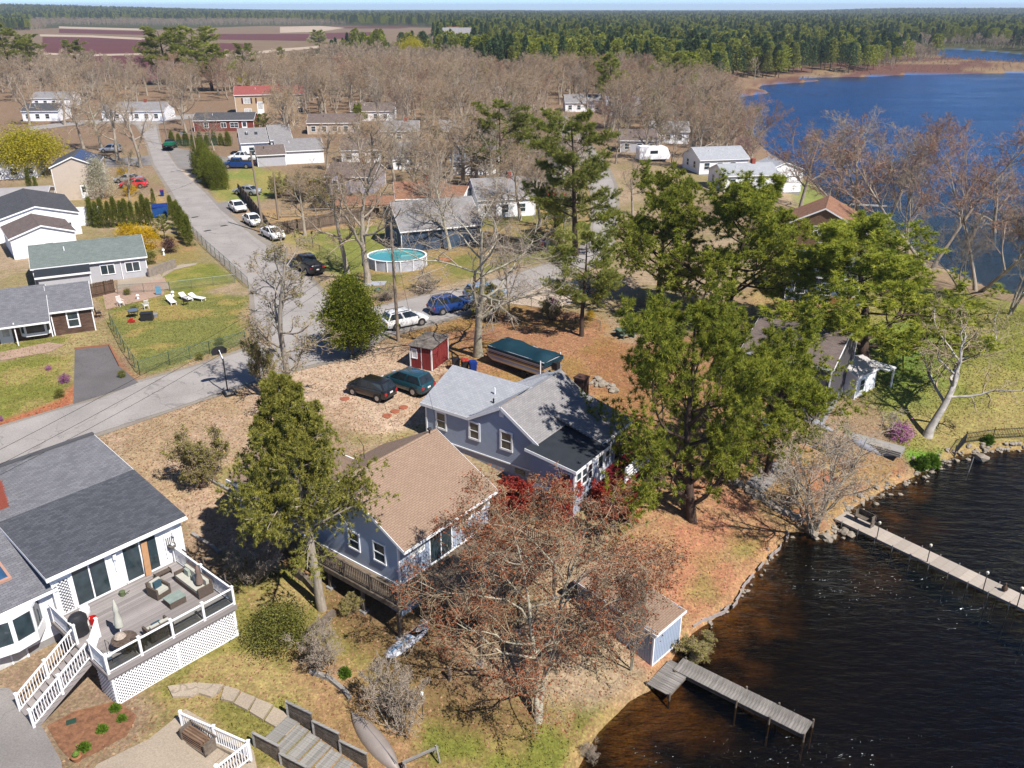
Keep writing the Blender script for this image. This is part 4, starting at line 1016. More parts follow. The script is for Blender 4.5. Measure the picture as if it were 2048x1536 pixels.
# ------------------------------------------------------------------ red shed
def red_shed():
    a = P(822, 734, 0); E = thing('red_shed', 'small red board shed with white trim and weathered roof', 'shed', (a.x, a.y, hz(a.x, a.y)), A_(-24))
    m = M_wood('faded_red_boards', C(150, 58, 56), C(178, 78, 74), (9, 9, 1)); F = frames(2.05, 2.9)
    for k in 'frbl':
        mb = MB(); board_wall(mb, F[k], 2.05 if k in 'fb' else 2.9, 0, 1.95, .15); part(E, 'wall', mb, m)
    r = MB(); r.slab((-.15, -.2, 2.06), (2.25, -.2, 2.06), (2.25, 3.1, 2.22), (-.15, 3.1, 2.22), .06); part(E, 'roof', r, M_wood('mossy_grey_roof', C(96, 88, 82), C(176, 166, 156), (1.5, 1.5, 1.5)))
    for x, y in ((0, 0), (2.05, 0), (2.05, 2.9), (0, 2.9)): part(E, 'corner_board', MB().box(x - .05, y - .05, 0, x + .05, y + .05, 1.98), WHITE)
    part(E, 'corner_board', MB().box(1.05, -.04, 0, 1.13, 0.01, 1.95), WHITE)
    part(E, 'door', MB().box(1.14, -.05, .03, 1.98, -.02, 1.85), m); window(E, F['f'], .42, .95, .42, .75, 'fix', gm=GLASS3, tr=.07)
red_shed()

# ------------------------------------------------------------------ neighbouring houses
def nb(name, label, e1, e2, ze, W, rise, wallm, roofm, zb=0, ang=None, L=None, lap=0, wins=(), yr=None, ov=.3, **kw):
    a, an, Ln = frame_at(e1, e2, ze, ang=ang); L = L or Ln
    E = thing(name, label, 'house', (a.x, a.y, 0), an)
    F = block(E, L - .4, W, ze + .05, rise, wallm, roofm, x0=.2, y0=ov, zb=zb, ov=ov, ovg=.2, lap=lap, yr=yr, **kw)
    for w in wins: window(E, F[w[0]], *w[1:5], **(dict(kind=w[5]) if len(w) > 5 else {}), **(dict(gm=w[6]) if len(w) > 6 else {}))
    part(E, 'vent_pipe', MB().tube([(L * .3, W * .3 + ov, ze), (L * .3, W * .3 + ov, ze + rise * .6 + .55)], .06, 8), m_blackm if R.random() < .5 else WHITE)
    if R.random() < .5 and W > 5: part(E, 'chimney', MB().box(L * .62, W * .5 - .1, ze, L * .62 + .6, W * .5 + .6, ze + rise + .8), m_brick)
    return E, F, L

E, F, L = nb('ranch_house', 'white ranch house with long grey green roof', (60, 538), (294, 512), 2.4, 8.0, 1.45, w_grey, sh_green, zb=-.15, lap=.16,
             wins=[('f', 7.3, .95, 1.35, 1.0, 'sl'), ('f', 9.9, .95, 1.4, 1.0, 'sl'), ('r', 3.5, .9, .9, 1.1)])
r = MB(); r.slab((.35, -1.75, 1.82), (5.75, -1.75, 1.82), (5.75, .1, 2.3), (.35, .1, 2.3), .08); rp = part(E, 'porch_roof', r, sh_black); part(rp, 'fascia', MB().box(.3, -1.8, 1.62, 5.8, -1.75, 1.82), WHITE)
part(E, 'porch_wall', MB().box(.6, -1.5, -.15, 5.6, .3, 1.75), w_grey); part(E, 'post', MB().box(5.6, -1.6, -.15, 5.7, -1.5, 1.8), WHITE); part(E, 'downpipe', MB().tube([(8.9, .25, 2.2), (8.9, .2, 0)], .05), WHITE)
dsh = thing('satellite_dish', 'grey satellite dish on the corner of the brown house roof', 'dish', P(171, 570, 3.4)); part(dsh, 'bowl', MB().lathe([(.02, 0), (.2, .05), (.38, .16), (.37, .17), (.19, .07), (.02, .02)], 14), M('dish_grey', C(176, 180, 184), .5)).rotation_euler = (1.1, .3, 0); part(dsh, 'mast', MB().tube([(0, 0, -.6), (0, 0, 0)], .03), m_blackm)

a, an, Ln = frame_at((0, 649), (95, 637), 2.3, ang=26.5)
E = thing('brown_house', 'brown weathered board house with slate roof, left edge', 'house', (a.x, a.y, 0), an)
F = block(E, 4.0, 7.2, 2.55, 1.5, w_brown, sh_slate, x0=-.2, y0=1.5, zb=-.3, ov=1.45, ovg=.1, lap=.17, yr=3.6, zback=2.55)
F2 = block(E, 3.45, 6.2, 2.5, 1.45, w_brown, sh_slate, x0=4.0, y0=1.65, zb=-.3, ov=.3, ovg=.18, lap=.17)
block(E, 6.0, 7.2, 2.55, 1.5, w_brown, sh_slate, x0=-6.4, y0=1.5, zb=-.3, ov=1.45, ovg=.1, lap=.17)
window(E, F2['f'], 1.75, 1.0, .85, 1.35, 'dh', tr=.12)
bay = MB(); pts = [(1.3, 1.5), (1.7, 1.05), (3.4, 1.05), (3.8, 1.5)]; bay.prism(pts, .45, .75); b = part(E, 'bay_window', bay, WHITE); part(b, 'bay_roof', MB().prism(pts, 1.95, 2.1), WHITE)
for (p, q) in zip(pts, pts[1:]):
    p = Vector((p[0], p[1], .75)); q = Vector((q[0], q[1], .75)); u = (q - p).normalized(); n = Vector((u.y, -u.x, 0)); Ln = (q - p).length; fr = (p, u, n)
    part(b, 'mullion', fbox(MB(), fr, 0, 0, -.1, .1, 1.2, .02), WHITE); part(b, 'mullion', fbox(MB(), fr, Ln - .1, 0, -.1, Ln, 1.2, .02), WHITE); g = MB(); fbox(g, fr, .1, .02, -.06, Ln - .1, 1.18, -.03); part(b, 'pane', g, GLASS)
window(E, F['f'], .3, .0, .85, 2.05, 'door', gm=GLASS3); part(E, 'post', MB().box(.95, .2, -.3, 1.05, .3, 2.2), WHITE)

a, an, Ln = frame_at((17, 479), (152, 462), 2.6)
def gable_front(name, label, apex, e1, e2, ze, zb, depth, wallm, roofm, rise, lap=0, ang=None, wins=(), base=1.5):
    """house whose gable end faces the viewer: eaves seen at e1 (left) and e2 (right)"""
    a, an, W = frame_at(e1, e2, ze, ang=ang)
    E = thing(name, label, 'house', (a.x, a.y, 0), an + math.pi / 2)   # local x runs back, y runs left; front gable is the 'l' wall
    F = block(E, depth, W - .4, ze + .05, rise, wallm, roofm, x0=.2, y0=-W + .2, zb=zb, ov=.25, ovg=.22, lap=lap, base=base)
    for w in wins: window(E, F[w[0]], *w[1:5], **(dict(kind=w[5]) if len(w) > 5 else {}), **(dict(gm=w[6]) if len(w) > 6 else {}))
    return E, F
gable_front('gabled_house', 'white gabled cottage with brown grey roof and slot window', None, (17, 479), (152, 462), 2.6, -.3, 7.5, w_white, sh_brown, 1.15, lap=.16, wins=[('l', 4.0, 1.6, .9, .22, 'fix')])
gable_front('gabled_house', 'larger white gabled house with dark roof behind the brown grey one', None, (-14, 444), (159, 425), 2.9, -.2, 14, w_white, sh_dark, 1.35, lap=.16, wins=[('l', 8.6, .6, .3, 1.3, 'fix')])
E, F = gable_front('cream_house', 'two storey cream house with solar panels on its roof', None, (98, 335), (194, 329), 5.3, -.4, 9, w_cream, sh_dark, 1.4, ang=18, wins=[('l', 4.1, .7, .8, 1.9, 'door')])
W_ = 6.6; sp = M('solar_panel', (.03, .05, .12, 1), .15, .1, 2, 0, spec=.6)
for i in range(4):
    s1 = 1.4 / 3.1; x = .6 + i * 2.1
    for k, yy in enumerate((-6.2, -4.9)):
        m_ = MB(); za = 5.35 + s1 * (yy + 6.55) + .1; m_.slab((x, yy, za), (x + 1.9, yy, za), (x + 1.9, yy + 1.15, za + 1.15 * s1), (x, yy + 1.15, za + 1.15 * s1), .04); part(E, 'solar_panel', m_, sp)
E, F, L = nb('grey_house', 'grey cottage with two skylights on its roof', (480, 286), (536, 282), 3.2, 9, 2.2, w_white, sh_grey, zb=0, ang=20, wins=[('f', 1.9, .9, .9, 1.3)])
for x in (1.3, 3.2):
    m_ = MB(); s1 = 2.2 / 4.5; z = 3.25 + s1 * 2.2 + .12; m_.slab((x, 2.5, z), (x + .6, 2.5, z), (x + .6, 3.3, z + .8 * s1), (x, 3.3, z + .8 * s1), .05); part(E, 'skylight', m_, GLASS)
F2 = block(E, 4.2, 10, 3.4, 2.3, w_grey, sh_grey, x0=6.2, y0=1.2, zb=0, ov=.25); part(E, 'steps', MB().box(-1.4, .5, 0, .1, 2, .9), WHITE)
nb('grey_house', 'long white house with grey roof behind the brush', (552, 303), (648, 298), 2.6, 8.6, 1.6, w_white, sh_grey, zb=-.1, ang=18)
nb('small_garage', 'little gabled garage beside the parked trucks', (512, 310), (552, 302), 2.3, 4.5, 1.3, w_grey, sh_brown, zb=0, ang=20)
E, F, L = nb('brick_house', 'low red brick house with white windows beyond the hedge', (384, 241), (509, 238), 2.7, 8, 1.3, w_brick, sh_dark, zb=0, ang=6, wins=[('f', 3.0, .9, 1.0, 1.2), ('f', 7.2, .9, 1.2, 1.1, 'sl'), ('f', 9.8, .9, 1.9, 1.1, 'grid'), ('f', 12.3, .1, 1.1, 2.1, 'door')])
E, F, L = nb('red_roofed_house', 'large two storey tan house with red roof', (467, 190), (609, 186), 5.4, 10, 1.9, w_tan, sh_red, zb=-.4, ang=12, L=20, wins=[('f', 3.3, 3.4, 1.9, 1.4, 'sl', GLASS3), ('f', 3.3, .5, 1.9, 1.4, 'sl', GLASS3), ('f', 6.9, .1, 1.7, 3.6, 'door', GLASS3), ('f', 10.2, 3.4, 1.6, 1.4, 'sl'), ('f', 14, 3.4, 1.6, 1.4, 'sl'), ('f', 18, 3.4, 1.6, 1.4, 'sl'), ('f', 18, .5, 1.6, 1.4, 'sl')])
for x in (2.0, 4.5, 5.85, 7.9): part(E, 'shutter', MB().box(x, .2, 3.0, x + .4, .27, 4.5), M('dark_red_shutter', C(96, 50, 54)))
E, F, L = nb('grey_lilac_house', 'pale lilac house with brown hip roof and white trim', (648, 352), (750, 352), 2.7, 8, 1.5, M('lilac_siding', C(206, 200, 214), .7, .05), sh_brown, zb=0, ang=-6, wins=[('f', 3.0, .8, 1.2, 1.4, 'sl'), ('f', 6.8, .8, 1.1, 1.3)])
F3 = frames(3.2, 2, 1.2, -1.2, 0); b3 = MB()
for k in 'flr': flat_wall(b3, F3[k], (lambda z: (0, 3.2)) if k == 'f' else (lambda z: (0, 2)), 0, 2.5)
b3.add([(1.2, -1.2, 2.5), (4.4, -1.2, 2.5), (2.8, -1.2, 3.5)], [(0, 1, 2)]); part(E, 'porch', b3, M('lilac_siding', C(206, 200, 214))); window(E, F3['f'], 1.0, .9, .8, 1.3); window(E, F3['f'], 2.3, .9, .7, 1.3)
rr = MB(); rr.slab((1.0, 1.5, 2.5), (1.0, -1.4, 2.5), (2.8, -1.4, 3.6), (2.8, 1.5, 3.6), .08); rr.slab((4.6, -1.4, 2.5), (4.6, 1.5, 2.5), (2.8, 1.5, 3.6), (2.8, -1.4, 3.6), .08); part(E, 'porch_roof', rr, sh_brown)
E, F, L = nb('dark_blue_house', 'dark blue gabled house behind the pool', (800, 462), (905, 436), 2.8, 8.2, 2.6, w_dkblue, sh_grey, zb=-.1, ang=22, L=11, wins=[('l', 4.2, .8, .7, 1.2), ('l', 5.6, .8, .8, 1.2)])
# screened pavilion with white hip roof
pv = P(862, 486, 0); E = thing('pavilion', 'white roofed screened pavilion beside the pool', 'pavilion', pv, A_(15)); hp = MB(); b_ = [(-2.6, -2, 2.2), (2.6, -2, 2.2), (2.6, 2, 2.2), (-2.6, 2, 2.2), (-1.0, 0, 3.5), (1.0, 0, 3.5)]
hp.add(b_, [(0, 1, 5, 4), (1, 2, 5), (2, 3, 4, 5), (3, 0, 4), (3, 2, 1, 0)], [[(0, 0), (5, 0), (3, 2), (2, 2)], [(0, 0), (4, 0), (2, 2)], [(0, 0), (5, 0), (3, 2), (2, 2)], [(0, 0), (4, 0), (2, 2)], [(0, 0), (1, 0), (1, 1), (0, 1)]]); part(E, 'roof', hp, M_shingle('white_grey_shingles', C(222, 222, 228), C(198, 198, 206)))
for x, y in ((-2.4, -1.8), (-.8, -1.8), (.8, -1.8), (2.4, -1.8), (2.4, 1.8), (-2.4, 1.8), (2.4, 0)): part(E, 'post', MB().box(x - .07, y - .07, 0, x + .07, y + .07, 2.2), WHITE)
part(E, 'knee_wall', MB().box(-2.4, -1.83, 0, 2.4, -1.77, .8).box(2.37, -1.77, 0, 2.43, 1.8, .8), WHITE); part(E, 'floor', MB().box(-2.5, -1.9, -.1, 2.5, 1.9, .05), m_deckw)
for nm, lb, e1, e2, ze, W, rise, wm, rm, an, L_ in [
    ('orange_roofed_cottage', 'little cottage with orange brown roof seen through bare branches', (790, 398), (870, 392), 2.6, 7, 1.7, w_grey, sh_cedar, 10, 8),
    ('orange_roofed_cottage', 'small grey gabled cottage with tan roof behind the dark blue house', (858, 398), (905, 400), 2.5, 6, 1.5, w_white, sh_cedar, -18, 5),
    ('clapboard_house', 'grey roofed white cottage in the trees behind the oak', (955, 400), (1065, 396), 2.8, 8, 2.2, w_white, sh_grey, 16, 9),
    ('clapboard_house', 'pale cottage with white rake boards behind the bare oak', (1000, 352), (1080, 372), 2.8, 8, 2.0, w_grey, sh_grey, -30, 9),
    ('bungalow', 'tan bungalow half hidden behind the middle white pine', (880, 262), (960, 258), 2.7, 8, 1.8, w_cream, sh_grey, 6, 12),
    ('bungalow', 'cream bungalow showing through bare trees near the street end', (612, 246), (700, 244), 2.7, 8, 1.6, w_cream, sh_brown, 4, 13),
    ('bungalow', 'white bungalow with grey roof far left', (200, 222), (312, 219), 2.7, 9, 1.8, w_white, sh_grey, 3, 17),
    ('bungalow', 'small white house with blue shutters at far left', (40, 222), (98, 220), 2.7, 8, 1.5, w_white, sh_dark, 3, 10),
    ('bungalow', 'low white shed roof building behind the far left house', (60, 196), (125, 194), 2.7, 8, 1.4, w_white, sh_grey, 3, 12),
    ('bungalow', 'pale cottage on the far side of the bare wood', (975, 185), (1030, 183), 2.8, 8, 1.8, w_cream, sh_grey, 8, 11),
    ('barn_garage', 'grey metal roofed garage at the end of the lane', (1213, 210), (1285, 210), 2.8, 10, 1.9, w_grey, M('pale_metal_roof', C(186, 188, 200), .5, .06, 1, 0), 0, None),
    ('lakeside_cottage', 'white lakeside cottage by the pink flowering tree', (1400, 320), (1470, 312), 2.5, 8, 1.6, w_white, sh_pale, 12, 10),
    ('lakeside_cottage', 'low white roofed cottage beside the shore shed', (1450, 352), (1530, 345), 2.5, 7, 1.3, w_white, sh_pale, 10, 10),
    ('grey_roofed_house', 'grey roofed house with blue grey walls between the pines', (1572, 548), (1660, 560), 2.7, 6.5, 1.7, M('blue_grey_wall', C(120, 140, 168)), M_shingle('blue_grey_shingles', C(126, 134, 150), C(108, 116, 132)), -14, 8),
    ('far_white_house', 'white house at the left edge behind the yellow tree', (-30, 330), (30, 325), 2.7, 8, 1.8, w_white, sh_grey, 18, 8),
    ('long_low_house', 'long pale grey flat roof at the left edge', (-60, 400), (56, 388), 2.9, 7, .7, w_cream, M('pale_flat_roof', C(190, 184, 184), .8, .08, 1, .05), 18, 10),
    ('white_outbuilding', 'small white outbuilding under a bare tree by the street', (618, 240), (652, 242), 2.4, 6, 1.0, w_white, sh_grey, 4, 6),
    ('wood_cottage', 'small tan roofed cottage in the woods behind the lilac house', (680, 300), (730, 298), 2.6, 7, 1.8, w_white, sh_brown, 8, 8),
    ('wood_cottage', 'grey roofed white cottage right of the lilac house', (780, 312), (835, 308), 2.6, 7, 1.8, w_white, sh_grey, 12, 8),
    ('wood_cottage', 'low pale cottage deep in the bare woods', (760, 262), (815, 260), 2.6, 7, 1.7, w_cream, sh_grey, 6, 9),
    ('wood_cottage', 'white cottage below the broad white pine', (900, 322), (960, 322), 2.6, 8, 2.0, w_white, sh_pale, 4, 9),
    ('wood_cottage', 'dark roofed cottage beside the lane in the woods', (1035, 300), (1085, 306), 2.6, 7, 1.8, w_grey, sh_dark, -12, 8),
    ('wood_cottage', 'pale cottage between the street end and the woods', (700, 222), (760, 221), 2.7, 8, 1.7, w_white, sh_brown, 3, 12),
    ('wood_cottage', 'white walled cottage at the far side of the lane', (1130, 205), (1185, 205), 2.7, 8, 1.8, w_white, sh_grey, 2, 11),
    ('wood_cottage', 'small grey cottage left of the camper', (1240, 280), (1290, 280), 2.6, 7, 1.7, w_grey, sh_brown, -3, 8),
    ('lane_cottage', 'white cottage beside the lane bend', (1300, 262), (1370, 262), 2.6, 8, 1.6, w_white, sh_grey, -5, 9)]:
    E, F, L = nb(nm, lb, e1, e2, ze, W, rise, wm, rm, zb=-.2, ang=an, L=L_)
    k = 1.4
    while k < L - 1.2: window(E, F['f'], k, .9, 1.0, 1.15, 'dh'); k += 2.6
    for u in (W * .3, W * .7): window(E, F['l'], u, .9, .9, 1.15)
# shingle-sided house by the lake
E, F = gable_front('shingled_house', 'brown shingled house with tan roof near the lake shore', None, (1556, 452), (1700, 488), 2.9, -.8, 8, w_shingle, sh_cedar, 2.6, ang=-22, wins=[('l', 4.6, 3.0, .9, 1.0, 'grid'), ('l', 5.5, .7, 1.5, 1.3, 'grid'), ('l', 7.6, .0, 1.7, 2.1, 'slid')])
gable_front('shore_shed', 'white gabled shed by the upper lake shore', None, (1533, 342), (1588, 334), 2.3, -1.6, 6, w_white, sh_pale, 1.3, ang=12)
# brown-roofed grey house behind the big pine, white porch-roofed outbuilding
E, F, L = nb('grey_board_house', 'grey board house with brown roof behind the big pine', (1480, 700), (1600, 752), 2.4, 8.5, 1.5, M_wood('grey_vertical_boards', C(84, 80, 84), C(112, 106, 108), (9, 9, 1)), sh_brown, zb=-1.4, ang=-33, L=7.5, wins=[('f', 5.2, 1.4, .9, 1.1)])
part(E, 'dormer_box', MB().box(4.6, -1.5, -.9, 6.2, .2, .4), M('pale_blue_box', C(150, 170, 200)))
a = G(1722, 790); E = thing('porch_cabin', 'small white cabin with porch roof below the umbrella pine', 'cabin', a, A_(40))
F = block(E, 3.2, 3.0, 2.1, .6, w_white, M('white_membrane_roof', C(222, 216, 214), .7, .06, 2, .05), x0=-1.2, y0=0, zb=-.2, ov=.2); r = MB(); r.slab((2.0, -1.0, 2.05), (3.6, -1.0, 1.95), (3.6, 2.6, 1.95), (2.0, 2.6, 2.2), .1); part(E, 'porch_roof', r, WHITE)
for y in (-.9, 2.4): part(E, 'post', MB().box(3.4, y, -.5, 3.52, y + .12, 1.95), WHITE)
window(E, F['f'], 1.0, .7, .7, 1.0); window(E, F['l'], 1.4, .7, .8, 1.0)
# distant mansion with solar roof
a = P(893, 92, 0); E = thing('distant_gabled_house', 'distant grey house with several gables and solar roof', 'house', a, A_(10))
block(E, 26, 14, 6.5, 7, w_cream, sh_grey, x0=0, y0=20, zb=0, base=0, corner=False); block(E, 10, 12, 6, 8, w_cream, sh_red, x0=4, y0=26, zb=0, base=0, corner=False); block(E, 16, 12, 4.5, 4, w_cream, sh_grey, x0=-6, y0=0, zb=0, base=0, corner=False)
for i in range(4):
    m_ = MB(); s1 = 4 / 6; x = -4 + i * 3.4; m_.slab((x, .6, 4.5 + .6 * s1 + .3), (x + 3.1, .6, 4.5 + .6 * s1 + .3), (x + 3.1, 5.2, 4.5 + 5.2 * s1 + .3), (x, 5.2, 4.5 + 5.2 * s1 + .3), .1); part(E, 'solar_panel', m_, M('distant_solar', (.05, .09, .25, 1), .3))
# ------------------------------------------------------------------ vegetation kit
def nrm(v): return v / np.maximum(np.linalg.norm(v, axis=-1, keepdims=True), 1e-9)
def perp(t):
    u = np.where(np.abs(t[..., 2:3]) < .9, np.array([0, 0, 1.0]), np.array([1.0, 0, 0])); a = nrm(np.cross(t, u)); return a, np.cross(a, t)

def run_pts(rng, o, d, ln, k, jit, trop, droop=0.0):
    """grow M shoots of k points from o along d"""
    M_ = len(o); pts = np.zeros((M_, k, 3)); pts[:, 0] = o; st = ln[:, None] / (k - 1)
    for j in range(1, k):
        d = nrm(d + rng.normal(0, jit, (M_, 3)) + np.array([0, 0, trop - droop * j / k])[None, :])
        pts[:, j] = pts[:, j - 1] + d * st
    return pts

def kids_of(rng, pts, rad, n, t0, t1, ang, angsd, ratio, k, jit=.15, trop=.05, taper=.5, rr=.6, tip=.25, rmin=.004, plane=None, lens=None):
    N, kk, _ = pts.shape; M_ = N * n; pi = np.repeat(np.arange(N), n); ci = np.tile(np.arange(n), N)
    t = t0 + (t1 - t0) * ((ci + rng.random(M_)) / n); f = t * (kk - 1) * .9999; i0 = f.astype(int); fr = (f - i0)[:, None]
    o = pts[pi, i0] * (1 - fr) + pts[pi, i0 + 1] * fr; tg = nrm(pts[pi, i0 + 1] - pts[pi, i0]); r0 = rad[pi, i0] * (1 - fr[:, 0]) + rad[pi, i0 + 1] * fr[:, 0]
    a, b = perp(tg); ph = ci * 2.4 + rng.random(M_) * 1.5 + np.repeat(rng.random(N) * 6.28, n)
    if plane is not None: ph = np.where(ci % 2 == 0, 0, np.pi) + rng.normal(0, plane, M_)
    th = np.clip(rng.normal(ang, angsd, M_), .1, 2.0)[:, None]
    d = tg * np.cos(th) + (a * np.cos(ph)[:, None] + b * np.sin(ph)[:, None]) * np.sin(th)
    pl = np.linalg.norm(np.diff(pts, axis=1), axis=2).sum(1)[pi] if lens is None else lens[pi]
    ln = pl * ratio * (1 - taper * (t - t0) / max(t1 - t0, 1e-6)) * rng.uniform(.65, 1.3, M_)
    q = run_pts(rng, o, d, ln, k, jit, trop)
    rs = np.maximum(r0 * rr, rmin)[:, None] * np.linspace(1, tip, k)[None, :]
    return q, np.maximum(rs, rmin * .6)

def tube_np(pts, rad, n):
    """quads->tris of tubes (n>=3) or ribbons (n=2)"""
    M_, k, _ = pts.shape; tg = np.empty_like(pts); tg[:, 1:-1] = pts[:, 2:] - pts[:, :-2]; tg[:, 0] = pts[:, 1] - pts[:, 0]; tg[:, -1] = pts[:, -1] - pts[:, -2]
    a, b = perp(nrm(tg)); an = np.arange(n) * 2 * np.pi / n
    if n == 2: 
        w = RNG.random((M_, 1, 1)) * 6.28; a = a * np.cos(w) + b * np.sin(w)
    v = pts[:, :, None, :] + (a[:, :, None, :] * np.cos(an)[None, None, :, None] + b[:, :, None, :] * np.sin(an)[None, None, :, None]) * rad[:, :, None, None]
    idx = np.arange(M_ * k * n).reshape(M_, k, n); nx = np.roll(idx, -1, axis=2)
    q = np.stack([idx[:, :-1], nx[:, :-1], nx[:, 1:], idx[:, 1:]], -1)
    if n == 2: q = q[:, :, :1]
    q = q.reshape(-1, 4); return v.reshape(-1, 3), np.concatenate([q[:, :3], q[:, [0, 2, 3]]])

def join(parts):
    """[(verts, tris, material index, tint)]"""
    V, Fc, Mi, Ti = [], [], [], []; o = 0
    for v, f, m, t in parts:
        V.append(v); Fc.append(f + o); Mi.append(np.full(len(f), m)); Ti.append(np.broadcast_to(t, (len(f),))); o += len(v)
    return np.concatenate(V), np.concatenate(Fc), np.concatenate(Mi), np.concatenate(Ti)

def tufts(rng, pos, dr, m, ln, wd, spread, up=0.0):
    """needle or leaf sprays: m thin triangles fanning out at each position"""
    M_ = len(pos); d = nrm(dr[:, None, :] + rng.normal(0, spread, (M_, m, 3)) + np.array([0, 0, up])); L_ = ln * rng.uniform(.6, 1.25, (M_, m, 1))
    s = nrm(np.cross(d, rng.normal(0, 1, (M_, m, 3)))) * wd * rng.uniform(.7, 1.3, (M_, m, 1)); p = pos[:, None, :] + d * L_ * .06
    v = np.stack([p - s, p + s, p + d * L_], 2).reshape(-1, 3); f = np.arange(M_ * m * 3).reshape(-1, 3)
    t = np.clip(np.repeat(rng.random(M_), m) * .6 + rng.random(M_ * m) * .4, 0, 1); return v, f, t

def flakes(rng, pos, size, nz=.3):
    """single leaf-like quads as two triangles with random facing"""
    M_ = len(pos); n = nrm(rng.normal(0, 1, (M_, 3)) + np.array([0, 0, nz])); a, b = perp(n); s = size * rng.uniform(.6, 1.4, (M_, 1))
    v = np.stack([pos - a * s * .5, pos + b * s * .35, pos + a * s * .6, pos - b * s * .35], 1).reshape(-1, 3)
    i = np.arange(M_ * 4).reshape(-1, 4); return v, np.concatenate([i[:, :3], i[:, [0, 2, 3]]]), np.tile(rng.random(M_), 2)

bark_grey = M('grey_bark', C(188, 175, 158), .95, .35, 5, .5, stretch=(2, 2, .5)); bark_dark = M('dark_pine_bark', C(96, 78, 66), .95, .35, 5, .6, stretch=(2, 2, .5))
bark_pale = M('pale_lichen_bark', C(196, 188, 166), .95, .4, 4, .5); bark_brown = M('brown_bark', C(138, 116, 100), .95, .3, 5, .5)
bark_birch = M('white_birch_bark', C(214, 206, 196), .9, .35, 5, .3)
tw_tan = M_leaf('tan_twigs', C(158, 137, 116), C(218, 196, 168), 0); tw_grey = M_leaf('grey_twigs', C(150, 134, 118), C(210, 194, 174), 0)
tw_red = M_leaf('red_budded_twigs', C(150, 124, 108), C(208, 176, 152), 0); tw_lichen = M_leaf('lichened_twigs', C(168, 140, 110), C(228, 208, 172), 0)
bud_red = M_leaf('red_maple_buds', C(172, 88, 56), C(224, 138, 92), .3); bud_tan = M_leaf('tan_buds', C(176, 132, 84), C(228, 188, 128), .3); bud_green = M_leaf('yellow_green_buds', C(132, 124, 58), C(196, 188, 96), .25)
nd_pitch = M_leaf('pitch_pine_needles', C(106, 126, 38), C(222, 224, 86), .32); nd_white = M_leaf('white_pine_needles', C(112, 130, 58), C(222, 222, 110), .3); nd_dark = M_leaf('dark_pine_needles', C(60, 84, 54), C(124, 146, 90), .15)
nd_spruce = M_leaf('spruce_needles', C(98, 105, 44), C(204, 196, 92), .28); nd_cedar = M_leaf('cedar_foliage', C(78, 94, 24), C(180, 186, 60), .2); nd_arb = M_leaf('arborvitae_foliage', C(84, 100, 28), C(166, 170, 66), .18)
lf_yellow = M_leaf('yellow_green_blossom', C(204, 188, 36), C(244, 232, 84), .35); lf_forsy = M_leaf('forsythia_blossom', C(228, 182, 12), C(255, 220, 44), .35); lf_white = M_leaf('white_blossom', C(178, 172, 132), C(240, 234, 214), .3)
lf_pink = M_leaf('pink_blossom', C(196, 150, 148), C(230, 196, 190), .3); lf_purple = M_leaf('dark_purple_leaves', C(58, 34, 44), C(104, 66, 78), .1); lf_green = M_leaf('fresh_green_leaves', C(72, 112, 26), C(150, 184, 62), .3)
lf_olive = M_leaf('olive_shrub_leaves', C(86, 92, 34), C(158, 156, 74), .2); lf_mag = M_leaf('magenta_blossom', C(168, 90, 150), C(222, 150, 206), .3); lf_brown = M_leaf('dead_brown_leaves', C(120, 84, 56), C(192, 146, 104), .2)

def bare_tree(seed, H_, spread=.5, trunk=.35, lvls=(9, 8, 7, 8), ang=(.85, .75, .8, .85), ratio=(.62, .5, .5, .5), t0=.32, stems=1, twr=.012, bud=None, budn=0, jit=.16, lean=0.0, r0=None, trop=(.10, .04, .02, 0), budsize=.05):
    rng = np.random.default_rng(seed); r0 = r0 or H_ * .022
    d0 = nrm(np.stack([rng.normal(lean, .08 + .2 * (stems > 1), stems), rng.normal(0, .08 + .2 * (stems > 1), stems), np.ones(stems)], 1))
    tr = run_pts(rng, np.stack([rng.normal(0, .12 * (stems > 1), stems), rng.normal(0, .12 * (stems > 1), stems), np.full(stems, -.3)], 1), d0, np.full(stems, H_ * .78) * rng.uniform(.85, 1.05, stems), 9, .07, .03)
    rt = np.linspace(1, .22, 9)[None, :] * np.full((stems, 1), r0 / math.sqrt(stems)); rt[:, 0] *= 1.35
    L1, R1 = kids_of(rng, tr, rt, lvls[0], t0, 1, ang[0], .18, ratio[0] * spread * 1.6, 8, jit, trop[0], .45, .62, .3)
    L2, R2 = kids_of(rng, L1, R1, lvls[1], .25, 1, ang[1], .25, ratio[1], 6, jit * 1.2, trop[1], .4, .6, .35, twr)
    L3, R3 = kids_of(rng, L2, R2, lvls[2], .2, 1, ang[2], .3, ratio[2], 5, jit * 1.3, trop[2], .4, .6, .4, twr * .8)
    L4, R4 = kids_of(rng, L3, R3, lvls[3], .15, 1, ang[3], .35, ratio[3] * 1.2, 3, .25, trop[3], .35, .7, .5, twr * .7)
    tv, tf = tube_np(tr, rt, 8); lv, lf = tube_np(L1, R1, 6)
    tv2, tf2, _, _ = join([(tv, tf, 0, .5), (lv, lf, 0, .5)])
    parts = []
    for q, r, n in ((L2, R2, 4), (L3, R3, 3), (L4, R4, 2)):
        v, f = tube_np(q, r, n); parts.append((v, f, 0, rng.random(len(f)) if n == 2 else .75))
    if budn:
        tips = np.concatenate([L4[:, -1], L4[:, 1], L3[:, -1]]); tips = tips[rng.random(len(tips)) < budn]
        v, f, t = flakes(rng, tips + rng.normal(0, .03, tips.shape), budsize); parts.append((v, f, 1, t))
    return (tv2, tf2), join(parts)

def crown_width(c): return max(np.ptp(c[0][:, 0]), np.ptp(c[0][:, 1]))

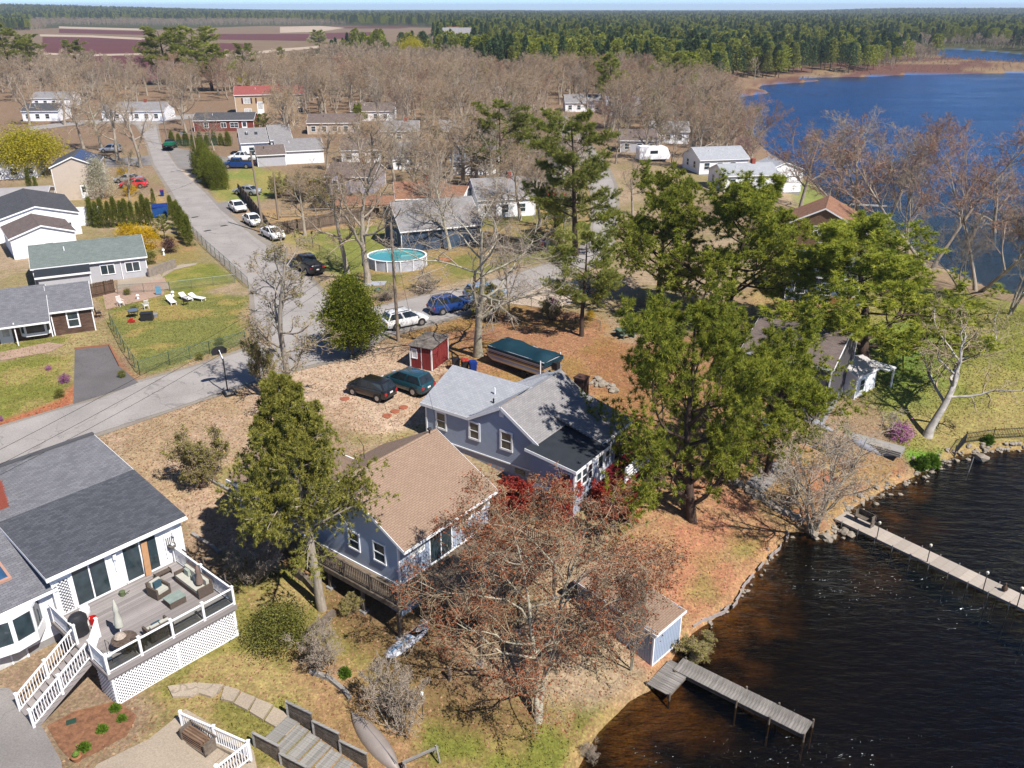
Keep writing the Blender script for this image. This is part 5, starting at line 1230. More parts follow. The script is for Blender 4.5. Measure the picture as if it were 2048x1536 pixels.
class Proto:
    """a tree kind: trunk mesh and crown mesh, shared by every tree of that kind"""
    def __init__(s, name, trunk, crown, mt, mc, sm=True):
        s.name = name; s.H = max(trunk[0][:, 2].max(), crown[0][:, 2].max())
        s.t = np_mesh(name + '_trunk', trunk[0], trunk[1], mt, smooth=True)
        s.c = np_mesh(name + '_crown', crown[0], crown[1], mc, tint=crown[3], midx=crown[2])
    def place(s, loc, height, label, cat='tree', rz=None, group=None, wide=1.0, name=None, mats=None):
        E = thing(name or s.name, label, cat, loc, R.random() * 6.28 if rz is None else rz, group); k = height / s.H
        E.scale = (k * wide, k * wide, k); link('trunk', s.t, E); link('crown', s.c, E); return E

def bare_proto(name, seed, H_, mt, mc, mb=None, **kw):
    t, c = bare_tree(seed, H_, **kw); return Proto(name, t, c, mt, [mc, mb or bud_tan])

def pine_tree(seed, H_, kind='pitch'):
    rng = np.random.default_rng(seed)
    tr = run_pts(rng, np.array([[0, 0, -.3]]), np.array([[rng.normal(0, .06), rng.normal(0, .06), 1]]), np.array([H_ * (.86 if kind == 'pitch' else .97)]), 12, .05 if kind != 'white' else .02, .03); rt = np.linspace(1, .12, 12)[None, :] * H_ * .024
    if kind == 'pitch':      # irregular rounded crown of clumped tufts
        L1, R1 = kids_of(rng, tr, rt, 26, .22 if seed != 21 else .06, 1, 1.2, .28, .52, 8, .16, .06, .5, .5, .25); L2, R2 = kids_of(rng, L1, R1, 14, .30, 1, .8, .3, .36, 5, .2, .08, .3, .6, .4, .012)
        L3, R3 = kids_of(rng, L2, R2, 5, .25, 1, .8, .3, .5, 3, .25, .12, .2, .6, .5, .008)
        pos = np.concatenate([L3[:, -1], L3[:, 1], L2[:, -1], L2[:, -2]]); dr = np.concatenate([L3[:, -1] - L3[:, -2], L3[:, 1] - L3[:, 0], L2[:, -1] - L2[:, -2], L2[:, -2] - L2[:, -3]]); dr = nrm(dr) * .45
        v, f, t = tufts(rng, pos, dr, 38, .26, .018, .95, .5); mc = nd_pitch
    elif kind == 'white':    # tiers of level plumes
        L1, R1 = kids_of(rng, tr, rt, 27, .26, 1, 1.4, .12, .40, 8, .06, .06, .5, .4, .25); L2, R2 = kids_of(rng, L1, R1, 20, .3, 1, .85, .15, .33, 4, .10, .03, .45, .55, .4, .01, plane=.35)
        L3, R3 = kids_of(rng, L2, R2, 5, .2, 1, .7, .2, .5, 3, .15, .06, .3, .6, .5, .007, plane=.5)
        pos = np.concatenate([L3[:, -1], L3[:, 1], L2[:, -1], L2[:, 2]]); dr = np.concatenate([L3[:, -1] - L3[:, -2], L3[:, 1] - L3[:, 0], L2[:, -1] - L2[:, -2], L2[:, 2] - L2[:, 1]]); dr = nrm(dr) * 1.0
        v, f, t = tufts(rng, pos, dr, 20, .40, .021, .5, .25); mc = nd_white
    else:                    # spruce: many drooping boughs, pointed leader
        L1, R1 = kids_of(rng, tr, rt, 95, .36, 1, 1.25, .15, .33, 7, .09, -.01, .88, .35, .3); L2, R2 = kids_of(rng, L1, R1, 11, .2, 1, .8, .2, .33, 4, .14, -.05, .4, .55, .4, .01)
        L3, R3 = kids_of(rng, L2, R2, 4, .2, 1, .8, .3, .5, 3, .2, -.12, .2, .6, .5, .007)
        pos = np.concatenate([L3[:, -1], L3[:, 1], L2[:, -1], L2[:, 1], L2[:, 2]]); dr = np.concatenate([L3[:, -1] - L3[:, -2], L3[:, 1] - L3[:, 0], L2[:, -1] - L2[:, -2], L2[:, 1] - L2[:, 0], L2[:, 2] - L2[:, 1]]); dr = nrm(dr) * .9
        v, f, t = tufts(rng, pos, dr, 20, .17, .017, .7, -.05); mc = nd_spruce
    a = tube_np(tr, rt, 9); b = tube_np(L1, R1, 6); c = tube_np(L2, R2, 3)
    tv, tf, _, _ = join([(a[0], a[1], 0, .5), (b[0], b[1], 0, .5), (c[0], c[1], 0, .5)])
    return Proto(kind + '_pine' if kind != 'spruce' else 'spruce_tree', (tv, tf), join([(v, f, 0, t)]), bark_dark if kind != 'spruce' else bark_grey, [mc])

def blob_tree(name, seed, H_, W_, prof, n, size, mc, mt=bark_brown, stemh=.2, kind='flake', clump=60, base=0.0, nz=.2, inner=.55):
    """dense small-leaved crown (cedar, arborvitae, shrub): leaf clumps through the volume under profile prof(t)->radius"""
    rng = np.random.default_rng(seed); 
    t = rng.random(clump) ** .8; az = rng.random(clump) * 6.28; rr = np.array([prof(x) for x in t]) * W_ / 2 * (inner + (1 - inner) * rng.random(clump))
    cpos = np.stack([np.cos(az) * rr, np.sin(az) * rr, base + t * (H_ - base)], 1); k = n // clump
    pos = np.repeat(cpos, k, 0) + rng.normal(0, 1, (clump * k, 3)) * np.repeat(W_ * .085 * (.6 + .8 * rng.random(clump)), k)[:, None] * np.array([1, 1, 1.1])
    pos[:, 2] = np.maximum(pos[:, 2], .03)
    if kind == 'flake': v, f, ti = flakes(rng, pos, size, nz)
    else:
        d = nrm(pos - np.array([0, 0, H_ * .3])) * .8; v, f, ti = tufts(rng, pos, d, 4, size, size * .2, .5, .3)
    ti = np.clip(ti * .7 + .3 * np.resize(np.repeat(rng.random(clump), k), len(ti)), 0, 1)
    tr = run_pts(rng, np.array([[0, 0, -.2]]), np.array([[0, 0, 1.0]]), np.array([H_ * .8 + .2]), 6, .04, 0); a = tube_np(tr, np.linspace(1, .2, 6)[None, :] * max(H_ * .018, .015), 6)
    L1, R1 = kids_of(rng, tr, np.linspace(1, .2, 6)[None, :] * max(H_ * .018, .015), 16, max(stemh, .05), .95, 1.0, .25, .45 * W_ / H_, 4, .12, .1); b = tube_np(L1, R1, 4); tv, tf, _, _ = join([(a[0], a[1], 0, .5), (b[0], b[1], 0, .5)])
    return Proto(name, (tv, tf), join([(v, f, 0, ti)]), mt, [mc])

def top_z(p, py):
    """height above ground of something standing at p whose top shows at photo row py"""
    v = py - 768.0; c, s = math.cos(PIT), math.sin(PIT); t = p.y / (FPX * c - v * s); return CAMZ + t * (-FPX * s - v * c) - p.z

# ------------------------------------------------------------------ kinds
PITCH = [pine_tree(21, 14, 'pitch'), pine_tree(22, 13, 'pitch'), pine_tree(23, 12, 'pitch')]
WPINE = [pine_tree(31, 18, 'white'), pine_tree(32, 17, 'white')]
SPRUCE = pine_tree(41, 12, 'spruce')
OAK = [bare_proto('bare_oak', 51, 14, bark_pale, tw_grey, spread=.62, lvls=(11, 8, 7, 7), ang=(.95, .8, .8, .85), t0=.3, jit=.2), bare_proto('bare_oak', 52, 15, bark_grey, tw_tan, spread=.5, lvls=(11, 8, 7, 8), budn=.25, mb=bud_tan, t0=.28), bare_proto('bare_oak', 53, 14, bark_grey, tw_tan, spread=.55, lvls=(10, 8, 7, 8), budn=.4, mb=bud_tan, budsize=.07)]
SLIM = bare_proto('bare_ash', 54, 13, bark_grey, tw_tan, spread=.3, lvls=(16, 7, 6, 6), ang=(.9, .7, .7, .8), t0=.2, budn=.35, mb=bud_green, r0=.17, budsize=.06)
MAPLE = bare_proto('red_maple', 55, 13, bark_grey, tw_red, spread=.5, lvls=(10, 8, 7, 7), ang=(.6, .6, .7, .8), stems=2, budn=.2, mb=bud_red, budsize=.06, r0=.17)
VASE = bare_proto('bare_maple', 56, 13, bark_grey, tw_grey, spread=.42, lvls=(8, 8, 7, 7), ang=(.5, .55, .6, .7), stems=3, budn=.12, mb=bud_tan, r0=.18)
LICHEN = bare_proto('lichened_maple', 57, 13.5, bark_pale, tw_lichen, spread=.62, lvls=(11, 9, 8, 9), ang=(.85, .85, .9, .95), stems=2, budn=1.0, mb=bud_red, t0=.2, jit=.26, twr=.012, budsize=.085, r0=.2, trop=(.06, .0, -.02, -.03))
MULTI = bare_proto('multi_stem_maple', 58, 9, bark_pale, tw_grey, spread=.5, lvls=(7, 7, 6, 6), ang=(.6, .6, .7, .8), stems=5, t0=.2, budn=.1)
BIRCH = bare_proto('white_barked_tree', 59, 9, bark_birch, tw_lichen, spread=.75, lvls=(9, 7, 6, 6), ang=(1.1, .8, .8, .9), t0=.3, lean=.25, jit=.22)
CEDAR = blob_tree('red_cedar', 61, 8.5, 5.6, lambda t: 1.25 * (1 - t) ** .62 * (.42 + .58 * min(1, t * 5)), 26000, .20, nd_cedar, bark_brown, kind='tuft', clump=230, base=2.0, inner=.35)
ARB = blob_tree('arborvitae', 62, 4, 1.35, lambda t: 1.0 * (1 - t) ** .75, 3600, .1, nd_arb, kind='tuft', clump=150, inner=.55)
YEW = blob_tree('clipped_evergreen', 63, 4.2, 3.4, lambda t: 1.0 * (1 - t ** 3) ** .5, 9000, .13, nd_arb, kind='tuft', clump=240, inner=.5)
FORS = blob_tree('forsythia_shrub', 64, 2.2, 2.6, lambda t: 1.0 * math.sin(min(3.0, .5 + 2.2 * t)), 5000, .09, lf_forsy, clump=200, inner=.3)
YTREE = blob_tree('yellow_budding_tree', 65, 8.5, 12, lambda t: 1.05 * math.sin(min(3.0, .45 + 2.3 * t)), 26000, .24, lf_yellow, bark_brown, clump=330, base=2.2, inner=.3)
WTREE = blob_tree('white_blossom_tree', 66, 7, 6, lambda t: 1.0 * (1 - t) ** .6, 9000, .16, lf_white, clump=300, base=.8, inner=.3)
PTREE = blob_tree('pink_blossom_tree', 67, 5, 6.5, lambda t: 1.0 * math.sin(min(3.0, .5 + 2.2 * t)), 8000, .14, lf_pink, clump=260, base=1, inner=.3)
PURP = blob_tree('purple_leaf_shrub', 68, 2.2, 2.8, lambda t: 1.0 * math.sin(min(3.0, .5 + 2.2 * t)), 4000, .1, lf_purple, clump=160, inner=.3)
GSHR = blob_tree('green_shrub', 69, 1.3, 1.6, lambda t: 1.0 * math.sin(min(3.0, .6 + 2.1 * t)), 2600, .08, lf_olive, clump=110, inner=.3)
BUSH = blob_tree('olive_bush', 74, 2.4, 2.8, lambda t: 1.0 * math.sin(min(3.0, .6 + 2.1 * t)), 9000, .075, lf_olive, clump=260, inner=.3)
PERE = blob_tree('perennial_clump', 70, .5, .8, lambda t: 1.0 * (1 - .4 * t), 700, .22, lf_green, clump=60, kind='tuft', inner=.2)
AZAL = blob_tree('flowering_azalea', 71, .9, 1.3, lambda t: 1.0 * math.sin(min(3.0, .6 + 2.1 * t)), 1600, .07, lf_mag, clump=80, inner=.4)
TWIG = bare_proto('twiggy_shrub', 72, 3.2, bark_grey, tw_grey, spread=.5, lvls=(7, 7, 6, 5), ang=(.5, .5, .6, .7), stems=7, t0=.1, twr=.008, r0=.07); TWIGB = bare_proto('twiggy_shrub', 73, 3.0, bark_brown, tw_tan, spread=.5, lvls=(7, 7, 6, 5), ang=(.5, .5, .6, .7), stems=7, t0=.1, twr=.008, budn=.5, mb=bud_green, budsize=.05, r0=.06)

# ------------------------------------------------------------------ single trees, placed by their foot
def at_px(proto, px, top, label, **kw):
    p = G(*px); return proto.place(p, top_z(p, top), label, **kw)
at_px(SPRUCE, (645, 1218), 752, 'tall dark spruce with bare lower trunk beside the blue house deck', rz=.4, wide=.84)
at_px(LICHEN, (1075, 1440), 985, 'large lichened maple with red buds hanging over the shore', rz=.35, wide=1.06)
at_px(MULTI, (1262, 1338), 1100, 'thin pale trunked tree against the boathouse', name='lichened_sapling', wide=.42)
at_px(PITCH[0], (1385, 1042), 556, 'big pitch pine in the middle, branches sweeping low over the slope', rz=.6, wide=.9)
at_px(PITCH[1], (1440, 648), 328, 'pitch pine behind the biggest one, near the lake road', rz=2.0, wide=1.25)
at_px(PITCH[2], (1318, 610), 312, 'darker pitch pine left of its twin near the road bend', rz=4.0, wide=1.05)
at_px(PITCH[1], (1738, 765), 436, 'umbrella shaped pitch pine on the point lawn', rz=5.0, wide=1.75)
at_px(PITCH[2], (1532, 950), 612, 'leaning pine with dark trunk above the clearing', rz=1.0, wide=1.0)
at_px(WPINE[0], (1163, 672), 445, 'white pine with clear pale trunk by the wire fence', rz=.3, wide=1.0)
at_px(WPINE[1], (1152, 512), 208, 'tall layered white pine leaning over the lane', rz=2.2, wide=1.0)
at_px(WPINE[0], (1004, 380), 198, 'broad white pine standing above the bare oak', rz=3.6, wide=1.25)
at_px(WPINE[1], (1224, 222), 103, 'dark conical white pine behind the metal roofed garage', rz=1.2, wide=1.1)
at_px(WPINE[0], (1345, 215), 98, 'open layered white pine near the lake corner', rz=5.2, wide=1.2)
at_px(WPINE[1], (958, 190), 124, 'small dark pine in the bare woods', rz=4.2)
for k, (b, t, w, l) in enumerate([((338, 168), 50, 1.2, 'dense white pine beside the cranberry bog'), ((388, 168), 48, 1.2, 'white pine twin on the bog edge'), ((425, 182), 84, 1.2, 'lower white pine right of the bog twins'), ((28, 150), 44, 1.3, 'big white pine at the top left edge'), ((62, 140), 66, 1.2, 'white pine just right of the top left one'), ((156, 132), 76, 1.2, 'lone flat topped pine in front of the bog'), ((492, 150), 84, 1.1, 'round pine left of the yellow tree'), ((640, 100), 58, 1.2, 'lone dark pine by the bog sand')]):
    at_px([WPINE[0], WPINE[1]][k % 2], b, t, l, wide=w * 1.35)
at_px(OAK[0], (956, 712), 318, 'great bare oak with pale crooked limbs beside the pontoon boat', rz=.9, wide=1.15)
at_px(OAK[1], (736, 566), 262, 'bare tree with dark trunk in front of the pool', rz=.2)
at_px(OAK[2], (694, 546), 300, 'forked bare tree left of the pool', rz=3.0, wide=.85)
at_px(SLIM, (574, 814), 425, 'slender bare ash by the road with fresh buds', rz=1.0, wide=1.15)
at_px(TWIGB, (532, 772), 650, 'leaning bare sapling beside the slender ash', name='roadside_sapling', wide=.7)
at_px(MULTI, (1628, 1060), 815, 'multi stemmed bare maple on the shore by the long dock', rz=.7, wide=1.25)
at_px(BIRCH, (1853, 872), 618, 'white barked leaning tree on the point lawn', rz=-.3, wide=1.35)
at_px(OAK[1], (1018, 640), 420, 'dark trunked tree behind the blue car', rz=2.0, wide=.6)
for k, (pr, b, t, w, l) in enumerate([(VASE, (1655, 452), 218, 1.2, 'bare maple at the lake edge left of the red budded one'), (OAK[0], (1716, 470), 205, 1.0, 'white limbed bare tree above the shingled house'), (MAPLE, (1760, 492), 222, 1.1, 'bare tree with reddish crown by the little dock'),
        (MAPLE, (1868, 540), 222, 1.15, 'red budded maple leaning over the blue water'), (VASE, (1812, 508), 262, 1.0, 'grey vase shaped tree between the two red maples'), (MAPLE, (1952, 580), 250, 1.05, 'red tinged maple near the right edge'), (VASE, (2020, 628), 330, 1.2, 'grey bare tree at the right edge of the lake'), (OAK[2], (2050, 560), 300, 1.1, 'brown bare tree cut by the right edge'),
        (VASE, (1922, 585), 420, 1.3, 'small twisted bare tree on the point'), (OAK[2], (1600, 420), 236, .9, 'bare tree beside the white shore shed'), (OAK[1], (1465, 300), 175, .9, 'bare tree at the lake corner'), (OAK[2], (1985, 500), 310, 1.0, 'hazy bare tree beyond the point')]):
    at_px(pr, b, t, l, wide=w)
for k, (pr, b, t, l) in enumerate([(OAK[1], (283, 335), 158, 'bare tree on the left verge of the upper street'), (OAK[2], (236, 325), 150, 'bare tree with pale trunk by the shaded driveway'), (OAK[0], (205, 300), 140, 'crooked bare tree behind the yellow tree'), (OAK[1], (168, 300), 150, 'tall bare tree above the cream house'),
        (OAK[2], (575, 300), 152, 'tall forked bare tree behind the skylight cottage'), (OAK[0], (428, 300), 210, 'bare tree in front of the brick house'), (OAK[2], (366, 250), 130, 'spreading bare tree at the top of the street'), (OAK[1], (372, 266), 140, 'bare tree beside the street lamp'), (OAK[2], (130, 250), 142, 'bare tree near the far left houses'),
        (OAK[1], (60, 250), 138, 'bare tree at the far left'), (SLIM, (262, 420), 285, 'thin bare tree behind the dumpster'), (OAK[2], (610, 470), 330, 'bare tree behind the board fence'), (OAK[1], (860, 430), 290, 'bare tree behind the dark blue house'), (OAK[0], (900, 500), 300, 'bare tree right of the pavilion'), (OAK[2], (1040, 440), 285, 'bare tree among the hidden cottages'), (OAK[2], (1090, 420), 300, 'twiggy bare tree beside the lane'), (OAK[1], (1265, 430), 300, 'bare tree on the lane bend'), (OAK[2], (1390, 340), 200, 'bare tree above the lakeside cottages'), (OAK[1], (1420, 280), 180, 'bare tree by the lake inlet')]):
    at_px(pr, b, t, l)
at_px(CEDAR, (706, 712), 528, 'rounded dark red cedar at the road junction', wide=1.22)
at_px(YTREE, (62, 352), 232, 'yellow green budding tree at the left', wide=1.25); at_px(WTREE, (204, 398), 300, 'white blossoming tree beside the cream house')
at_px(PTREE, (1488, 318), 258, 'pale pink blossoming tree by the lakeside cottages', wide=1.0); at_px(YTREE, (492, 172), 134, 'small yellow budding tree near the bog', wide=.9); at_px(YTREE, (824, 128), 60, 'yellow green tree by the distant gabled house', wide=.9)
ARBX = [(186, 452), (197, 455), (208, 455), (222, 455), (234, 453), (247, 454), (256, 455), (267, 452), (280, 450), (292, 450), (302, 452), (345, 440), (352, 452), (360, 462), (367, 472), (374, 482), (381, 492)]
for k, b in enumerate(ARBX):
    p = G(*b); ARB.place(p, R.uniform(3.3, 4.6), ('slim arborvitae in the straight row behind the ranch house' if k < 11 else 'slim arborvitae in the line along the street'), 'arborvitae', group='arborvitae in the straight row' if k < 11 else 'arborvitae along the street')
for b, t, l in [((62, 385), 335, 'pointed arborvitae left of the cream house'), ((75, 390), 350, 'lower arborvitae left of the cream house'), ((308, 408), 375, 'single arborvitae by the recycling bin'), ((672, 412), 378, 'small arborvitae in front of the lilac house')]: at_px(ARB, b, t, l, cat='arborvitae')
for k, (b, t) in enumerate([((432, 372), 300), ((440, 378), 302), ((420, 366), 290), ((412, 356), 276), ((404, 346), 268)]): at_px(YEW, b, t, 'tall clipped evergreen in the hedge beside the lamp post', cat='evergreen', group='evergreens in the hedge', wide=.75)
for k, x in enumerate(range(345, 470, 14)): at_px(YEW, (x, 290 + (k % 3)), 258 + (k % 2) * 5, 'dark evergreen in the screen in front of the brick house', cat='evergreen', group='evergreen screen', wide=.6)
for b, t, l in [((248, 358), 330, 'forsythia beside the red car'), ((262, 392), 362, 'orange tinted forsythia below the red car'), ((262, 492), 438, 'bright forsythia behind the ranch house'), ((292, 498), 442, 'tall yellow forsythia next to the blue spruce'), ((305, 475), 452, 'low forsythia by the hedge')]: at_px(FORS, b, t, l, cat='shrub', wide=1.2)
at_px(PURP, (340, 505), 470, 'dark purple barberry by the chain link fence', cat='shrub'); at_px(GSHR, (300, 528), 495, 'yellow green shrub at the ranch house corner', cat='shrub'); at_px(WPINE[0], (330, 478), 428, 'young blue grey spruce behind the ranch house', wide=.9)
for b, t, pr, l, w in [((415, 970), 838, TWIGB, 'loose budding shrub on the gravel yard', 1.0), ((505, 1165), 1060, TWIG, 'bare twiggy shrub beside the white deck', 1.25), ((560, 1290), 1195, BUSH, 'olive rounded bush below the deck', 1.35), ((655, 1335), 1230, TWIG, 'bleached twiggy shrub by the timber steps', 1.0), ((800, 1465), 1310, TWIG, 'grey twiggy shrub above the canoe', .9),
        ((1395, 1318), 1262, TWIGB, 'brown brush at the dock corner', 1.6), ((700, 1230), 1190, TWIGB, 'low brush under the walkway', 1.3), ((985, 640), 560, TWIGB, 'tangled shrub beside the blue car', 1.5), ((1105, 640), 590, TWIGB, 'shrub on the wire fence line', 1.3), ((1790, 868), 830, TWIG, 'brushy shrub above the stored dock', 1.0),
        ((610, 400), 340, TWIGB, 'brush heap of saplings beside the board fence', 2.2), ((660, 420), 370, TWIGB, 'thicket behind the board fence', 2.0), ((560, 395), 345, TWIGB, 'sapling thicket near the white sedan', 1.6), ((850, 585), 540, TWIG, 'bare bush near the pool', 2.0), ((770, 600), 560, TWIG, 'bare bush beside the cedar', 1.4), ((1580, 1010), 960, TWIG, 'thin brush on the stone wall', .9), ((1180, 1525), 1490, TWIG, 'sprawling twigs at the bottom shore', 1.2)]:
    at_px(pr, b, t, l, cat='shrub', wide=w)
for b, pr, s, l in [((232, 1420), PERE, .4, 'green perennial clump by the stairs'), ((245, 1440), PERE, .35, 'smaller green clump right of the stairs'), ((205, 1462), PERE, .4, 'green clump in the leafy bed'), ((168, 1500), PERE, .45, 'green clump behind the flower pot'), ((690, 1350), PERE, .5, 'iris leaves by the timber edge'), ((120, 795), GSHR, .9, 'yellow shrub in the mulch bed'), ((130, 765), AZAL, .9, 'pink azalea by the driveway'), ((98, 740), AZAL, .5, 'small lilac flowers on the front lawn'), ((1105, 622), AZAL, 1.6, 'lilac azalea at the fence'), ((1180, 640), FORS, 1.2, 'small forsythia by the fence'), ((955, 628), FORS, 1.6, 'yellow budded shrub behind the oak'), ((510, 1000), GSHR, 1.2, 'bright shrub under the spruce'), ((1800, 880), AZAL, 1.8, 'pink twiggy shrub above the clearing'), ((1840, 935), PERE, 1.1, 'bright green shoots by the rocks'), ((1862, 930), PERE, 1.1, 'second tuft of bright shoots by the rocks'), ((1975, 885), PERE, .8, 'green tuft below the iron fence'), ((245, 755), GSHR, .8, 'leafy shrub at the fence foot'), ((0, 842), AZAL, .5, 'magenta flowers at the left edge'), ((268, 625), GSHR, .9, 'patio shrub by the glass table'), ((255, 590), GSHR, .9, 'shrub behind the white chair'), ((440, 690), GSHR, 1.0, 'weedy growth along the lower chain link'), ((400, 720), GSHR, .8, 'low weeds at the chain link')]:
    pr.place(G(*b), s, l, 'plant')

REDT = bare_proto('red_twig_shrub', 75, 3.0, bark_brown, M_leaf('red_stems', C(140, 60, 50), C(206, 104, 84), 0), M_leaf('vivid_red_buds', C(176, 48, 40), C(224, 96, 76), .3), spread=.4, lvls=(6, 6, 5, 4), ang=(.45, .45, .5, .6), stems=8, t0=.1, twr=.01, budn=1.0, budsize=.075, r0=.06)
for b, t, l in [((1035, 1030), 955, 'red budded shrub left of the porch'), ((1120, 1040), 960, 'red budded shrub below the porch windows'), ((1205, 1035), 965, 'vivid red shrub beside the red steps'), ((1262, 1040), 985, 'low red shrub at the white rail')]: at_px(REDT, b, t, l, cat='shrub', wide=1.1)

# ------------------------------------------------------------------ woods
def scatter(rng, poly, space, jit=.45):
    lo, hi = poly.min(0), poly.max(0); gx, gy = np.meshgrid(np.arange(lo[0], hi[0], space), np.arange(lo[1], hi[1], space)); x = gx.ravel() + rng.uniform(-jit, jit, gx.size) * space; y = gy.ravel() + rng.uniform(-jit, jit, gx.size) * space
    m = sd_poly(x, y, poly) < 0; return np.stack([x[m], y[m]], 1)
rng = np.random.default_rng(77)
BAREP = [PW(q) for q in ([(560, 330), (640, 330), (760, 370), (800, 420), (900, 430), (1000, 430), (1100, 420), (1090, 330), (1090, 262), (1100, 225), (1160, 240), (1230, 300), (1260, 360), (1300, 340), (1400, 320), (1520, 296), (1480, 240), (1460, 210), (1440, 180), (1300, 160), (1180, 180), (1050, 160), (900, 128), (760, 118), (660, 118), (600, 150), (560, 200)],
         [(-60, 215), (60, 205), (200, 205), (330, 205), (460, 200), (560, 195), (600, 150), (540, 145), (430, 165), (300, 165), (200, 150), (60, 150), (-60, 160)])]
bare = np.concatenate([scatter(rng, BAREP[0], 7.6), scatter(rng, BAREP[1], 9.0)])
# keep the woods off streets, roofs and water
clear = [PW(lake_road), PW(hill_street)]; keep = np.ones(len(bare), bool)
for c_ in clear: keep &= sd_poly(bare[:, 0], bare[:, 1], c_) > 3
for o in list(bpy.data.objects):
    if o.type == 'EMPTY' and o.get('category') == 'house' and o.location.y > 120:
        c = E_world(o, (5, 4, 0)); keep &= (np.hypot(bare[:, 0] - c.x, bare[:, 1] - c.y) > 11) & (np.hypot(bare[:, 0] - c.x - (-c.x / c.y) * 10, bare[:, 1] - c.y + 10) > 6)
for o in list(bpy.data.objects):
    if o.type == 'EMPTY' and o.get('category') == 'house' and 120 < o.location.y < 330:      # leave the view of most roofs open
        c = E_world(o, (5, 3, 0)); dl = math.hypot(c.x, c.y); al = (bare[:, 0] * c.x + bare[:, 1] * c.y) / dl; la = np.abs(bare[:, 0] * c.y - bare[:, 1] * c.x) / dl
        keep &= ~((la < 7) & (al < dl) & (al > dl - 34) & (rng.random(len(bare)) < .8))
keep &= lake_sd(bare[:, 0], bare[:, 1]) > 1.5
bare = bare[keep]; bare = bare[np.argsort(np.hypot(bare[:, 0], bare[:, 1]))]
KB = [OAK[1], OAK[2], OAK[2], OAK[0], MAPLE, SLIM, VASE]
NB = 285
bl = ['bare brown tree in the dense bare woods beyond the houses', 'bare tree with tan budding twigs in the woods beyond the houses', 'bare tree with reddish twigs in the woods beyond the houses']
for (x, y) in bare[:NB]:
    k = R.choice([0, 0, 0, 1, 1, 1, 2, 2, 4, 5, 6]); KB[k].place((x, y, hz(x, y)), R.uniform(10, 15.5), bl[2 if k == 4 else (1 if k in (1, 2, 5) else 0)], group='bare trees in the woods', wide=R.uniform(.9, 1.2))
vx = scatter(rng, PW([(600, 330), (700, 400), (800, 400), (780, 440), (900, 450), (1000, 520), (1130, 500), (1170, 420), (1130, 330), (1000, 300), (800, 320)]), 6.5); vk = np.ones(len(vx), bool)
for c_ in clear: vk &= sd_poly(vx[:, 0], vx[:, 1], c_) > 2
for o in list(bpy.data.objects):
    if o.type == 'EMPTY' and o.get('category') in ('house', 'pool', 'pavilion') and 80 < o.location.y < 200: c = E_world(o, (4.5, 4, 0)); vk &= np.hypot(vx[:, 0] - c.x, vx[:, 1] - c.y) > 5.5
vy = scatter(rng, PW([(1190, 330), (1300, 340), (1420, 345), (1520, 330), (1470, 290), (1400, 240), (1300, 230), (1200, 250)]), 7.5); vy = vy[(lake_sd(vy[:, 0], vy[:, 1]) > 3) & (sd_poly(vy[:, 0], vy[:, 1], PW(lake_road)) > 2)]
for o in list(bpy.data.objects):
    if o.type == 'EMPTY' and o.get('category') in ('house', 'camper') and 120 < o.location.y < 260: c = E_world(o, (4.5, 4, 0)); vy = vy[np.hypot(vy[:, 0] - c.x, vy[:, 1] - c.y) > 6.5]
for (x, y) in vy[:40]: KB[R.choice([0, 1, 2, 5, 6])].place((x, y, hz(x, y)), R.uniform(8, 13), 'bare tree around the cottages near the upper lake', group='bare trees near the upper lake', wide=R.uniform(.9, 1.2))
for (x, y) in vx[vk][:60]: KB[R.choice([0, 1, 2, 3, 3, 5])].place((x, y, hz(x, y)), R.uniform(8, 13), 'bare tree with pale limbs among the half hidden cottages', group='bare trees among the cottages', wide=R.uniform(.9, 1.2))
for (b, t, l) in [((760, 205), 160, 'young pine in the bare woods left of centre'), ((680, 190), 150, 'dark pine behind the white outbuilding'), ((880, 300), 250, 'squat pine beside the tan bungalow'), ((1090, 185), 130, 'pine in the bare woods near the dark conical pine'), ((1130, 165), 112, 'tall pine where woods turn evergreen'), ((1290, 190), 130, 'pine between the two big white pines'), ((1050, 150), 100, 'pine at the near corner of the evergreen forest'), ((850, 160), 118, 'pine in the bare woods under the distant gables'), ((1110, 470), 380, 'bushy pine beside the lane bend'), ((930, 345), 290, 'dark pine behind the bare oak'), ((720, 250), 205, 'slim pine among bare crowns'), ((560, 130), 92, 'pine near the bog corner'), ((1410, 195), 130, 'pine above the lake inlet'), ((530, 280), 225, 'dark evergreen beside the brick house')]: at_px(R.choice(WPINE + PITCH[1:]), b, t, l, wide=R.uniform(.9, 1.15))
EVERP = [PW(q) for q in ([(880, 128), (1000, 158), (1060, 140), (1180, 175), (1290, 165), (1420, 172), (1450, 150), (1560, 138), (1700, 118), (1865, 104), (1865, 82), (1500, 82), (1200, 78), (960, 76), (900, 98)], [(840, 122), (900, 120), (900, 96), (840, 100)], [(560, 118), (680, 118), (800, 112), (800, 100), (650, 100)])]
ever = np.concatenate([scatter(rng, e, 9.0) for e in EVERP]); ever = ever[lake_sd(ever[:, 0], ever[:, 1]) > 12]; ever = ever[np.argsort(np.hypot(ever[:, 0], ever[:, 1]))]
FARW = None

